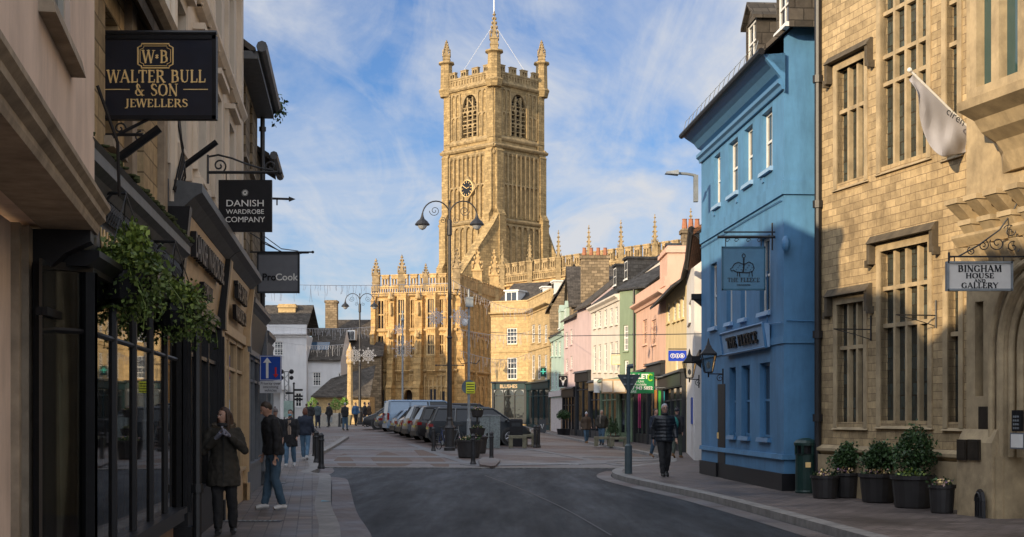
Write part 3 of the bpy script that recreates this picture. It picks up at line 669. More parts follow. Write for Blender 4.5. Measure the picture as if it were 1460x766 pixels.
# ---- L4 older stone house with deep eaves, grey shopfront
D0, D1 = 25.4, 30.6; U0, U1 = uD(D0), uD(D1)
b = thing('cookware_shop', 'dark stone building with heavy gutters over a grey shopfront, behind the two tone sign', 'shop', FL.P(U0, 0, 0))
ze = 8.3; ops = [(U0 + 1.0 + k * 1.9, U0 + 1.8 + k * 1.9, z0, z0 + 1.4) for k in range(2) for z0 in (4.5, 6.5)]
m = MB(); wall(m, FL, U0, U1, 3.9, ze, ops); shell(m, FL, U0, U1, ze, 7, gable=2.6, ends=(0, 1)); m.build('wall', M_oldst, b)
for o_ in ops: window(b, FL, *o_, cols=2, rows=3, fm=M_sash, pm=M_glass2, sm=M_gstone)
m = MB(); pitched(m, FL, U0, U1, ze, 2.6, 3.5, over=.3); rf = m.build('roof', M_slate, b)
gutter('gutter', b, FL, U0 - .1, U1 + .05, .42, ze - .1, M_lead, .1)
m = MB(); m.fb(FL, U0, U1, 0, .35, ze - .3, ze - .16); m.build('eaves_board', M_lead, b)
fa = shopfront(b, FL, U0 + .05, U1 - .05, .12, 2.75, 2.85, 3.6, M_mgrey, M_dgrey, 4, pane=M_skyglass, cor=.3)
m = MB(); m.leaves(FL.P(U1 - .1, .45, ze - .1), (.22, .2, .4), 150, .09, rg, .1, .6); m.build('gutter_weeds', M_leafd, b)
pipe(b, FL, U1 - .15, .12, 3.6, ze, M_blackm, .05)
D0, D1 = 30.6, 33.4; U0, U1 = uD(D0), uD(D1)
b = thing('corner_shop', 'narrow grey shop with dark blue grey pilasters at the far corner of the left row', 'shop', FL.P(U0, 0, 0))
ze = 7.3; ops = [(U0 + .9, U0 + 1.7, 4.4, 5.8)]
m = MB(); wall(m, FL, U0, U1, 3.5, ze, ops); shell(m, FL, U0, U1, ze, 7, gable=2.2); m.build('wall', M_oldst, b)
for o_ in ops: window(b, FL, *o_, fm=M_sash, pm=M_glass2, sm=M_gstone)
m = MB(); pitched(m, FL, U0, U1, ze, 2.2, 3.5); m.build('roof', M_slate, b)
shopfront(b, FL, U0 + .05, U1 - .05, .12, 2.6, 2.7, 3.3, M_mgrey, M_mgrey, 2, pane=M_skyglass, cor=.25)
gutter('gutter', b, FL, U0, U1, .35, ze - .08, M_lead, .09)
# the row turns the corner into the left half of the square (unseen, placed and sized to shade it)
FT = Fr((-15.8, 18), (-16.5, 88), (1, 0))
for k, (a, c, h, mt) in enumerate([(0, 29, 11.9, M_oldst), (29, 43, 12.2, M_plast2), (43, 56, 12, M_blu), (56, 69.5, 12.8, M_plast2)]):
    plainhouse(['rubble stone terraced house first round the left corner of the square', 'cream terraced house second round the left corner of the square', 'ashlar terraced house third round the left corner of the square', 'cream terraced house last round the left corner of the square'][k], FT, a, c, h, 9, mt, rise=2.8)
FQ = Fr((-24, 106), (-52, 104), (.1, -1)); plainhouse('pale stone terraced house deep in the left corner of the square', FQ, 0, 28, 13, 9, M_blu, rise=3)  # unseen block added to keep sun off the white villa and cottage
# ================================================================== hanging signs of the left row
def scroll(mb, c, r, a0, turns, U, V, rad=.012, sgn=1, n=26):
    pts = []
    for k in range(n + 1):
        t = k / n; a = a0 + sgn * turns * 2 * math.pi * t; q = r * (1 - t * .85); pts.append(Vector(c) + Vector(U) * q * math.cos(a) + Vector(V) * q * math.sin(a))
    mb.tube(pts, rad, 5)
def hsign(name, label, D, pl, pr, yt, yb, mat, rim=None, th=.06, cat='hanging sign', rot=0):
    x0, x1, z0, z1 = PX(pl, D), PX(pr, D), PZ(yb, D), PZ(yt, D)
    t = thing(name, label, cat, (x0, D, z0))
    m = MB(); m.box(x0, x1, D - th / 2, D + th / 2, z0, z1); m.build('board', mat, t)
    if rim:
        m = MB(); w = .03
        for a, b_, c, e in ((x0, x1, z0 - .002, z0 + w), (x0, x1, z1 - w, z1 + .002), (x0 - .002, x0 + w, z0, z1), (x1 - w, x1 + .002, z0, z1)): m.box(a, b_, D - th / 2 - .012, D + th / 2 + .012, c, e)
        m.build('rim', rim, t)
    return t, x0, x1, z0, z1
XU, ZU = Vector((1, 0, 0)), Vector((0, 0, 1))
M_navy = plain('navy sign board', (.008, .012, .025), .35, var=.3, bmp=0, coat=.3)
t, x0, x1, z0, z1 = hsign('hanging_sign', 'navy jeweller sign with gold serif lettering hanging from the ashlar wall', 11.6, 143, 309, 52, 171, M_navy, M_black, .05)
w = x1 - x0; h = z1 - z0; xc = (x0 + x1) / 2; yf = 11.6 - .026
def S(s, fx, fy, size, width=None, **k): return serif(s, (x0 + w * fx, yf, z1 - h * fy), XU, ZU, size, M_gold, t, width, **k)
S('WALTER BULL', .49, .56, .098, w * .84); S('& SON', .49, .72, .095, w * .37); S('JEWELLERS', .49, .855, .064, w * .54); S('W*B', .48, .325, .1, w * .22)
m = MB()
for a, b_ in ((.05, .26), (.72, .93)): m.box(x0 + w * a, x0 + w * b_, yf - .004, yf, z1 - h * .65, z1 - h * .64)
for g, r_ in ((0, .006), (.018, .003)):
    a, b_, c, e = x0 + w * .33 + g, x0 + w * .63 - g, z1 - h * .39 + g, z1 - h * .1 - g; k = .03
    pts = [(a + k, c), (b_ - k, c), (b_ - k, c + k * .5), (b_, c + k), (b_, e - k), (b_ - k, e - k * .5), (b_ - k, e), (a + k, e), (a + k, e - k * .5), (a, e - k), (a, c + k), (a + k, c + k * .5), (a + k, c)]
    m.tube([(p, yf - .003, q) for p, q in pts], r_, 4)
m.build('gold_lines', M_gold, t)
m = MB(); zb = z0 - .12; m.tube([(x0 - .1, 11.62, zb), (x0 + .35, 11.6, zb)], .014, 6); m.tube([(x0 - .05, 11.6, zb - .1), (x0 + .42, 11.6, z0 + .02)], .014, 6); scroll(m, (x0 + .16, 11.6, zb + .05), .05, 0, 1.2, XU, ZU, .008); scroll(m, (x0 + .33, 11.6, zb - .02), .05, 1.5, 1.2, XU, ZU, .008)
m.tube([(x0 - .3, 11.6, z1 + .03), (x1, 11.6, z1 + .03)], .02, 6); m.build('bracket', M_blackm, t)
D = 19.2; t, x0, x1, z0, z1 = hsign('hanging_sign', 'black square sign with a white daisy and white capitals under a scrolled iron bracket', D, 312, 388, 257, 331, M_black, None, .05)
w = x1 - x0; h = z1 - z0; xc = (x0 + x1) / 2; yf = D - .03
for s_, fy, sz in (('DANISH', .51, .125), ('WARDROBE', .655, .088), ('COMPANY', .815, .105)): text(s_, (xc, yf, z1 - h * fy), XU, ZU, sz, M_white, t, sx=1.15 if sz > .11 else 1.05)
m = MB()
for k in range(16):
    a = k * math.pi / 8; dx, dz = math.cos(a), math.sin(a); m.prism([(xc + dx * .012 - dz * .006, yf, z1 - h * .25 + dz * .012 + dx * .006), (xc + dx * .05, yf, z1 - h * .25 + dz * .05), (xc + dx * .012 + dz * .006, yf, z1 - h * .25 + dz * .012 - dx * .006)], (0, -.004, 0))
m.build('flower_emblem', M_white, t)
m = MB(); xa, xb = PX(296, D), PX(397, D); zb = PZ(246, D); m.tube([(xa, D, zb), (xb, D, zb)], .022, 6); m.tube([(xa, D, PZ(262, D)), (xa, D, PZ(221, D))], .022, 6)
arc = [(xa, D, PZ(224, D))] + [(xa + (xb - xa) * f, D, PZ(y, D)) for f, y in ((.15, 221), (.35, 226), (.55, 234), (.75, 240), (.93, 243))]; m.tube(arc, .014, 6)
scroll(m, (xa + .16, D, zb + .09), .1, -1.5, 1.4, XU, ZU, .012); scroll(m, (xb - .1, D, zb + .08), .09, -1.5, -1.3, XU, ZU, .012); m.ell((xb + .02, D, zb), (.035,) * 3, 8, 6)
for x in (x0 + .1, x1 - .1): m.tube([(x, D, z1), (x, D, zb)], .008, 5)
m.build('bracket', M_blackm, t)
D = 28.6; t, x0, x1, z0, z1 = hsign('hanging_sign', 'dark grey sign with two tone sans lettering, last and farthest in the left row', D, 367, 427, 361, 418, plain('charcoal sign board', (.13, .135, .15), .5, var=.1, bmp=0), M_dgrey, .05)
text('Pro', (x0 + .1, D - .032, z1 - .55), XU, ZU, .195, M_black, t, 'LEFT', bold=.005); text('Cook', (x0 + .365, D - .032, z1 - .55), XU, ZU, .195, M_white, t, 'LEFT', bold=.003)
m = MB(); m.tube([(x0 - .3, D, z1 + .02), (PX(445, D), D, z1 + .02)], .018, 6); m.ell((PX(446, D), D, z1 + .02), (.03,) * 3, 8, 6); m.tube([(x0 - .3, D, z1 + .5), (PX(400, D), D, z1 + .03)], .012, 6); m.build('bracket', M_blackm, t)
m = MB(); D = 23.0; z = PZ(284, D); m.tube([(PX(355, D), D, z + .02), (PX(414, D), D, z)], .02, 6); m.prism([(PX(412, D), D - .02, z - .04), (PX(421, D), D - .02, z), (PX(412, D), D - .02, z + .04)], (0, .04, 0)); m.tube([(PX(395, D), D, z), (PX(395, D), D, z - .1)], .012, 5)
tag(m.build('iron_bracket', M_blackm), 'empty black iron bracket with an arrow tip between the two farther hanging signs', 'bracket')
# little black wall bracket lamps / shop floodlights above the cornice
for k, (px, py) in enumerate(((190, 228), (283, 234))):
    u = FL.u(px, .3); p = FL.P(u, .02, FL.z(px, py, .3) - .12); q = FL.P(u, .5, FL.z(px, py, .3) + .25)
    t = thing('sign_lamp', ['black slanted bar lamp lighting the jeweller fascia', 'black slanted bar lamp over the tan fascia'][k], 'sign lamp', p); m = MB(); m.tube([p, q], .035, 6); m.build('lamp_bar', M_black, t)
    m = MB(); m.tube([p, p - Vector((0, 0, .18))], .03, 6); m.build('mount', M_blackm, t)
# ---- hanging baskets
for k, (px, py, D, r, lab) in enumerate(((180, 385, 10.4, .37, 'larger leafy hanging basket of ivy and fern nearest the viewer under the jeweller cornice'), (250, 432, 13.0, .34, 'smaller trailing ivy hanging basket beyond the first one'))):
    c = Vector((PX(px, D), D, PZ(py, D))); t = thing('hanging_basket', lab, 'hanging basket', c - Vector((0, 0, .3)))
    m = MB(); m.lathe([(.05, -.27), (.16, -.22), (.2, -.08), (.2, -.02), (.17, 0)], 14, c); m.build('basket', M_black, t)
    m = MB(); m.leaves(c, (r * 1.1, r * .85, r * .72), 2900, .045, rg, .2, .2); m.leaves(c + Vector((.02, 0, -.16)), (r * .9, r * .7, r * .75), 1200, .04, rg, .4, .6)
    for q in range(12):
        a = rg.uniform(0, 6.28); l = rg.uniform(.1, .36); p = c + Vector((math.cos(a) * r * .85, math.sin(a) * r * .6, -.1)); e = p + Vector((math.cos(a) * .12, 0, -l))
        m.tube([p, (p + e) / 2 + Vector((.04, 0, 0)), e], .004, 4)
        for j in range(22): w_ = p + (e - p) * rg.random(); m.leaves(w_, (.03, .03, .03), 1, .045, rg)
    m.build('foliage', M_leaf, t)
    if k == 0: m = MB(); m.leaves(c + Vector((.05, 0, .2)), (.16, .12, .16), 420, .05, rg, .1, -1.2); m.leaves(c + Vector((.0, -.1, .05)), (.28, .2, .16), 300, .05, rg, .5); m.build('fern', M_leafy, t)
    else: m = MB(); m.leaves(c + Vector((.0, -.1, .05)), (.28, .2, .22), 500, .05, rg, .5); m.build('bright_ivy', M_leafy, t)
    m = MB(); 
    for a in range(3): m.tube([c + Vector((.19 * math.cos(a * 2.1), .19 * math.sin(a * 2.1), 0)), c + Vector((0, 0, .55))], .005, 4)
    q = c + Vector((0, 0, .56)); m.tube([q, Vector((LW(D), D, q.z)) ], .014, 6); m.tube([Vector((LW(D), D, q.z - .3)), q - Vector((.1, 0, 0))], .01, 6); m.build('hanger', M_blackm, t)
# ---- road sign: priority over oncoming vehicles
M_rblue = plain('sign blue', (.01, .06, .35), .35, var=.08, bmp=0); M_rred = plain('sign red', (.55, .02, .02), .35, var=.08, bmp=0)
D = 28.5; x0, x1 = PX(370.5, D), PX(401.5, D); z0, z1 = PZ(543, D), PZ(507, D)
t = thing('road_sign', 'square blue priority road sign with a white up arrow and small red down arrow', 'road sign', ((x0 + x1) / 2, D, PV))
m = MB(); m.box(x0, x1, D - .01, D + .01, z0, z1); m.build('blue_plate', M_rblue, t)
m = MB(); w = .012
for a, b_, c, e in ((x0 + .01, x1 - .01, z0 + .01, z0 + .02), (x0 + .01, x1 - .01, z1 - .02, z1 - .01), (x0 + .01, x0 + .02, z0 + .02, z1 - .02), (x1 - .02, x1 - .01, z0 + .02, z1 - .02)): m.box(a, b_, D - .014, D - .010, c, e)
def arrow(mb, xc, za, zb, w, hw, y, th=.004):
    s = 1 if zb > za else -1; hz = hw * .8 * s
    mb.prism([(xc - w, y, za), (xc + w, y, za), (xc + w, y, zb - hz * 1.5), (xc + hw, y, zb - hz * 1.6), (xc, y, zb), (xc - hw, y, zb - hz * 1.6), (xc - w, y, zb - hz * 1.5)], (0, th, 0))
arrow(m, x0 + .15, z0 + .05, z1 - .04, .025, .085, D - .016); m.build('white_arrow', M_white, t)
m = MB(); arrow(m, x0 + .32, z0 + .27, z0 + .06, .018, .055, D - .016); m.build('red_arrow', M_rred, t)
m = MB(); m.box(x0, x1, D - .01, D + .01, PZ(560.5, D), PZ(543.5, D)); pl = m.build('white_plate', plain('sign white', (.6, .6, .62), .4, var=.06, bmp=0), t)
for i, s_ in enumerate(('Priority over', 'oncoming', 'vehicles')): text(s_, ((x0 + x1) / 2, D - .012, PZ(548.5 + i * 5, D)), XU, ZU, .078, M_black, pl)
m = MB(); m.tube([((x0 + x1) / 2, D + .04, PV), ((x0 + x1) / 2, D + .04, z1 - .05)], .038, 10); m.build('post', M_grey, t)
# ================================================================== RIGHT ROW, near
M_bluew = plain('blue render', (.085, .235, .42), .6, var=.16, ns=1.6, bmp=.35, dirt=.55, streak=True)
M_bluet = plain('blue gloss trim', (.075, .21, .39), .35, var=.1, bmp=.05)
M_bluel = plain('pale blue sill', (.25, .4, .58), .5, var=.12)
M_brick = stone('red brown brick', (.2, .1, .06), .22, .075, .01, .3, .4)
def spandrels(mb, F, u0, u1, zs, zt, d, th=.06, n=6):
    """pointed arch head cut in a plate: fills both upper corners"""
    w = (u1 - u0) / 2; um = (u0 + u1) / 2
    for s in (-1, 1):
        pts = []
        for k in range(n + 1):
            a = k / n; x = w * (1 - a ** 1.0); 
            pts.append((um + s * w * math.cos(a * math.pi / 2) ** .75 if a < 1 else um, zs + (zt - zs) * math.sin(a * math.pi / 2)))
        poly = [F.P(u, d, z) for u, z in pts] + [F.P(um + s * w, d, zt)]
        mb.prism(poly, F.n * -th)
def mullwin(parent, F, u0, u1, z0, z1, lights, transoms, d=0.0, deep=.13, mw=.07, mat=None, pane=None, hood=True, arched=False, blockz=True, label=None):
    mat = mat or M_bingd; m = MB(); k = d - deep
    for i in range(1, lights):
        c = u0 + (u1 - u0) * i / lights; m.fb(F, c - mw / 2, c + mw / 2, k + .002, d - .04, z0, z1)
    for z in transoms: m.fb(F, u0, u1, k + .003, d - .045, z - mw / 2, z + mw / 2)
    for (a, b, c, e) in ((u0 - .13, u0, z0 - .1, z1 + .13), (u1, u1 + .13, z0 - .1, z1 + .13), (u0, u1, z1, z1 + .13)): m.fb(F, a, b, d - .1, d + .025, c, e)
    if arched:
        zz = list(transoms) + [z1]
        for z in zz:
            for i in range(lights):
                a = u0 + (u1 - u0) * i / lights + mw / 2; b = u0 + (u1 - u0) * (i + 1) / lights - mw / 2; spandrels(m, F, a, b, z - mw / 2 - (b - a) * .8, z - (mw / 2 if z != z1 else 0), d - .09)
    w = m.build('mullioned_window', mat, parent)
    if label: w['label'] = label
    g = MB(); g.fb(F, u0, u1, k - .03, k, z0, z1); g.build('leaded_pane', pane or M_leaded, w)
    s = MB(); s.wedge(F, u0 - .16, u1 + .16, d - deep, d + .05, z0 - .14, z0, d - .1); s.build('sill', mat, w)
    if hood:
        h = MB(); h.wedge(F, u0 - .3, u1 + .3, d, d + .15, z1 + .16, z1 + .3, d + .05)
        for a in (u0 - .3, u1 + .2): h.fb(F, a, a + .1, d, d + .12, z1 - .2, z1 + .16)
        h.fb(F, u0 - .36, u0 - .3, d, d + .13, z1 - .25, z1 - .12); h.fb(F, u1 + .3, u1 + .36, d, d + .13, z1 - .25, z1 - .12); h.build('hood_mould', plain('weathered hood stone', (.1, .078, .05), .9, var=.4, ns=5, bmp=.4, dirt=.9), w)
    return w
# ---- Bingham stone building
FB = Fr((13.18 - .265 * 27.35, 27.35), (13.18 - .265 * 2, 2), (-1, 0))
b = thing('stone_library', 'honey ashlar building with tall mullioned windows, arched doorway and oriel, at the right edge', 'building', FB.P(0, 0, 0))
def W(pl, pr, yt, yb, pm=None, d=0.0):
    pm = pm or (pl + pr) / 2; return (FB.u(pl, d), FB.u(pr, d), FB.z(pm, yb, d), FB.z(pm, yt, d))
W1 = W(1194, 1233, 92, 256); W2 = W(1256, 1322, -60, 228); W3 = W(1350, 1366, -60, 215)
W4 = W(1194, 1232, 432, 602); W5 = W(1256, 1324, 352, 600); W6 = W(1352, 1368, 402, 602)
ops = [W1, W2, W3, W4, W5, W6]; uE = FB.u(1376, 0)
m = MB(); wall(m, FB, 0, FB.L, 0, 13.0, ops, depth=.3); shell(m, FB, 0, FB.L, 13, 9); m.build('wall', M_bing, b)
for k, (o_, li, tr) in enumerate(((W1, 3, 1), (W2, 4, 3), (W3, 1, 2), (W4, 3, 1), (W5, 4, 2), (W6, 1, 1))):
    h = o_[3] - o_[2]
    trs = {1: [o_[2] + h * .63], 2: [o_[2] + h * .56, o_[2] + h * .78], 3: [o_[2] + h * .42, o_[2] + h * .56, o_[2] + h * .78]}[tr]
    mullwin(b, FB, *o_, li, trs, mat=M_bingd, hood=(k not in (2, 5)))
m = MB(); moulding(m, FB, 0, FB.L, FB.z(1250, 650), [(0, -.05), (.05, 0), (.12, .05), (.12, .1), (0, .16)]); m.fb(FB, 0, FB.L, 0, .1, PV, FB.z(1250, 652)); m.build('plinth', M_bingd, b)
m = MB(); moulding(m, FB, 0, uE, FB.z(1200, 410, .1) + .35, [(0, 0), (.1, .03), (.1, .1), (0, .14)]) if False else None
for (pl, pr, y) in ((1181, 1241, 405), (1173, 1243, 62)):
    ua, ub = FB.u(pl, .1), FB.u(pr, .1)
m = MB(); m.wedge(FB, 0, FB.L, 0, .3, 12.6, 13.0, .2); m.build('cornice', M_bingd, b)
# projecting entrance bay with oriel
dB = .5; uB = FB.u(1378, dB)
FBb = Fr(FB.P(uB, dB, 0), FB.P(FB.L, dB, 0), (-1, 0)); LB = FBb.L
ua, ub = FBb.u(1432), FBb.u(1432) + 2.3; um = (ua + ub) / 2; zsp = FBb.z(1432, 500); ztop = FBb.z(1440, 395)
slit = (FBb.u(1390), FBb.u(1402), FBb.z(1396, 565), FBb.z(1396, 430))
m = MB(); wall(m, FBb, 0, LB, 0, 13.0, [(ua, ub, 0, ztop), slit], depth=.55)
m.quad(FBb.P(0, 0, 0), FBb.P(0, 0, 13), FBb.P(0, -.6, 13), FBb.P(0, -.6, 0)); m.build('entrance_bay', M_bingd, b)
m = MB(); spandrels(m, FBb, ua, ub, zsp, ztop, .001, .5, 10); m.build('arch', M_bingd, b)
m = MB()
for k in range(4):
    r = .05 + .02 * (k % 2); off = .1 + k * .13; pts = []
    for s in (-1,):
        for q in range(0, 5): pts.append(FBb.P(ua - .32 + off, .07 - k * .08, PV + .9 + (zsp - PV - .9) * q / 4))
    for q in range(1, 12):
        a = q / 12; w_ = (ub - ua) / 2 + .32 - off; pts.append(FBb.P(um - w_ * math.cos(a * math.pi / 2) ** .75, .07 - k * .08, zsp + (ztop - zsp + .32 - off) * math.sin(a * math.pi / 2)))
    m.tube(pts, r, 8)
m.build('arch_moulding', M_bingd, b)
m = MB(); m.fb(FBb, ua, ub, -.75, -.7, PV, ztop); dr = m.build('door', plain('pale oak door', (.3, .24, .15), .6), b)
m = MB(); m.fb(FBb, ua - .5, ua - .02, .0, .12, PV, PV + .9); m.wedge(FBb, ua - .45, ua - .05, 0, .1, PV + .9, PV + 1.15, .03); m.fb(FBb, 0, .9, 0, .16, PV, PV + 1.1); m.wedge(FBb, 0, .9, 0, .16, PV + 1.1, PV + 1.3, .06); m.build('pier_base', M_bingd, b)
m = MB(); m.fb(FBb, slit[0], slit[1], -.3, -.25, slit[2], slit[3]); m.build('slit_window', M_leaded, b)
# corbel table and lead string above the doorway
m = MB(); zq = FBb.z(1420, 335); moulding(m, FBb, -.1, LB, zq, [(0, -.1), (.1, -.1), (.18, 0), (.2, .03), (.2, .07), (0, .12)]); m.build('string_course', M_bingd, b)
m = MB(); n = 0; u = .0
while u < 4.2: m.wedge(FBb, u, u + .22, 0, .26, zq - .4, zq - .14, .05) if 0 else m.hexa([FBb.P(u, .02, zq - .42), FBb.P(u + .2, .02, zq - .42), FBb.P(u + .2, 0, zq - .42), FBb.P(u, 0, zq - .42), FBb.P(u, .2, zq - .13), FBb.P(u + .2, .2, zq - .13), FBb.P(u + .2, 0, zq - .13), FBb.P(u, 0, zq - .13)]); u += .34
m.build('carved_frieze', M_bingd, b)
# upside-down corbel blocks below the oriel
rgc = random.Random(3); zo = FBb.z(1400, 285)
for r_ in range(2):
    for k in range(7):
        u = .05 + k * .5 + r_ * .2; zz = zo - r_ * .33; m = MB()
        m.hexa([FBb.P(u, .1, zz - .3), FBb.P(u + .26, .1, zz - .3), FBb.P(u + .26, 0, zz - .3), FBb.P(u, 0, zz - .3), FBb.P(u, .38 - .1 * r_, zz - .06), FBb.P(u + .3, .38 - .1 * r_, zz - .06), FBb.P(u + .3, 0, zz), FBb.P(u, 0, zz)]); m.fb(FBb, u - .02, u + .32, 0, .4 - .1 * r_, zz - .055, zz + .02); m.build('corbel', M_bingd, b)
dO = .75; uo0 = FBb.u(1392, .45); zoS = FBb.z(1410, 140, .6)
def ori(d, z, uu=0): return [FBb.P(uo0 - uu, 0, z), FBb.P(uo0 + .35 - uu, d, z), FBb.P(uo0 + 3.4, d, z), FBb.P(uo0 + 3.75, 0, z)]
m = MB(); lv = [(.08, zoS - .95), (.2, zoS - .7), (.3, zoS - .55), (.5, zoS - .42), (.6, zoS - .25), (.82, zoS - .12), (.84, zoS)]; m.ring([ori(d, z, d * .3) for d, z in lv]); m.build('oriel_corbel', M_bingd, b)
m = MB(); q0 = ori(dO, zoS); zt_ = 11.5; og = MB()
for i in range(3):
    A, B_ = q0[i], q0[i + 1]; L_ = (B_ - A).length; t_ = (B_ - A) / L_; nn = 1 if i != 1 else 5
    for k in range(nn + 1):
        p = A + t_ * L_ * k / nn; w_ = .16 if k in (0, nn) else .09; Fq = Fr((A.x, A.y), (B_.x, B_.y), (-1, -.2)); m.fb(Fq, max(0, L_ * k / nn - w_), min(L_, L_ * k / nn + w_), -.15, .03, zoS, zt_)
    for z in (zoS + 1.7, zoS + 2.6): m.fb(Fq, 0, L_, -.13, .0, z, z + .14)
    m.fb(Fq, 0, L_, -.16, .04, zoS, zoS + .14); og.fb(Fq, 0, L_, -.12, -.1, zoS, zt_)
ow = m.build('oriel_window', M_bingd, b); og.build('pane', glass('oriel glass', (.03, .07, .07), .03, .9), ow)
m = MB(); m.prism(ori(dO, zt_), (0, 0, .3)); m.build('oriel_roof', M_lead, b)
# plaques, keypad and brackets by the doorway
for i, (pl, pr, yt, yb, lab) in enumerate(((1383, 1402, 580, 612, 'square dark bronze plaque beside the arched doorway'), (1365, 1379, 626, 655, 'left of the two low bronze plaques'), (1381, 1398, 626, 655, 'right of the two low bronze plaques'))):
    F_, dd = (FBb, .17) if i != 3 else (FB, .1)
    a, c = max(FBb.u(pl, .17), .03), FBb.u(pr, .17); m = MB(); m.fb(FBb, a, c, .002 if i == 0 else .162, .03 if i == 0 else .19, FBb.z(pl, yb), FBb.z(pl, yt)); m.fb(FBb, a + .03, c - .03, .03 if i == 0 else .19, .04 if i == 0 else .2, FBb.z(pl, yb) + .03, FBb.z(pl, yt) - .03)
    tag(m.build('plaque', plain('bronze plaque', (.05, .04, .03), .4, var=.3, metal=.5)), lab, 'plaque')
p = FBb.P(FBb.u(1398, .2), .18, 0); m = MB(); m.prism([(p.x, p.y - .17, PV), (p.x, p.y + .17, PV), (p.x, p.y + .17, PV + .26), (p.x, p.y + .1, PV + .38), (p.x, p.y, PV + .42), (p.x, p.y - .1, PV + .38), (p.x, p.y - .17, PV + .26)], (-.05, 0, 0)); t = m.build('boot_scraper', M_blackm)
m = MB(); 
for k in range(3): m.tube([(p.x - .06, p.y - .1 + .1 * k, PV + .02), (p.x - .06, p.y - .1 + .1 * k, PV + .3)], .012, 5)
m.tube([(p.x - .06, p.y + .13 * math.cos(a * math.pi / 8), PV + .24 + .13 * math.sin(a * math.pi / 8)) for a in range(9)], .014, 5); m.build('iron_bars', M_blackm, t); tag(t, 'small arched black iron boot scraper at the foot of the entrance pier', 'boot scraper')
x, D = PX(1448, 19.6), 19.6; F3 = FBb; u = FBb.u(1445, .02); m = MB(); m.fb(FBb, u, u + .22, .0, .05, FBb.z(1445, 615), FBb.z(1445, 585)); t = m.build('entry_keypad', M_black); tag(t, 'black keypad panel on the arch jamb above the white notice', 'keypad')
m = MB()
for i in range(3):
    for j in range(4): m.fb(FBb, u + .04 + i * .05, u + .07 + i * .05, .05, .058, FBb.z(1445, 612) + j * .055, FBb.z(1445, 612) + .03 + j * .055)
m.build('keys', M_grey, t)
m = MB(); m.fb(FBb, u - .04, u + .3, .0, .05, FBb.z(1445, 640), FBb.z(1445, 617)); t = m.build('notice_frame', M_mgrey); m = MB(); m.fb(FBb, u - .01, u + .27, .05, .055, FBb.z(1445, 638), FBb.z(1445, 619)); m.build('notice_sheet', M_white, t); tag(t, 'white notice in a grey frame below the keypad', 'notice')
for k, (px, y, lab) in enumerate(((1243, 470, 'small scrolled iron bracket between the lower mullioned windows'), (1336, 450, 'small scrolled iron bracket right of the tall lower window'))):
    u = FB.u(px, .0); z = FB.z(px, y); m = MB(); p = FB.P(u, .02, z); q = FB.P(u, .75, z); m.tube([p + Vector((0, 0, -.2)), p + Vector((0, 0, .25))], .015, 6); m.tube([p, q], .012, 6); m.tube([p + Vector((0, 0, -.18)), FB.P(u, .3, z - .1), q], .008, 5); t = m.build('wall_bracket', M_blackm); tag(t, lab, 'bracket')
# Bingham sign on scrolled ironwork
D = 20.2; x0, x1, z0, z1 = PX(1351, D), PX(1441, D), PZ(413, D), PZ(375, D)
t = thing('hanging_sign', 'white gallery sign with black serif capitals under black scrolled ironwork', 'hanging sign', (x0, D, z0))
m = MB(); m.box(x0, x1, D - .03, D + .03, z0, z1); m.build('board', plain('white sign', (.62, .6, .56), .5, var=.08, bmp=0), t)
m = MB()
for a, b_, c, e in ((x0 - .01, x1 + .01, z0 - .02, z0 + .01), (x0 - .01, x1 + .01, z1 - .01, z1 + .02), (x0 - .02, x0 + .01, z0 - .02, z1 + .02), (x1 - .01, x1 + .02, z0 - .02, z1 + .02)): m.box(a, b_, D - .05, D + .05, c, e)
m.build('rim', M_grey, t); xc = (x0 + x1) / 2; h = z1 - z0
for s_, fy, sz, wd in (('BINGHAM', .34, .09, .62), ('HOUSE', .58, .07, .4), ('AND', .74, .045, .16), ('GALLERY', .95, .075, .52)): serif(s_, (xc, D - .032, z1 - h * fy), XU, ZU, sz, M_black, t, wd, wt=.22)
m = MB(); zb = PZ(366, D); m.tube([(x0 + .02, D, zb), (x1 + .5, D, zb)], .014, 6); m.tube([(x0 + .02, D, zb - .1), (x0 + .02, D, zb + .06)], .016, 6)
m.tube([(PX(1366, D), D, zb), (PX(1395, D), D, PZ(350, D)), (PX(1425, D), D, PZ(328, D)), (PX(1445, D), D, PZ(300, D)), (PX(1460, D), D, PZ(270, D))], .012, 6)
for px, y, r_, s_ in ((1385, 358, .06, 1), (1402, 350, .08, -1), (1422, 347, .11, 1), (1440, 330, .1, -1), (1444, 352, .1, 1), (1459, 340, .11, -1)): scroll(m, (PX(px, D), D, PZ(y, D)), r_, px * .7, 1.5, XU, ZU, .008, s_)
for x in (x0 + .1, x1 - .1): m.tube([(x, D, z1), (x, D, zb)], .008, 5)
m.build('bracket', M_blackm, t)
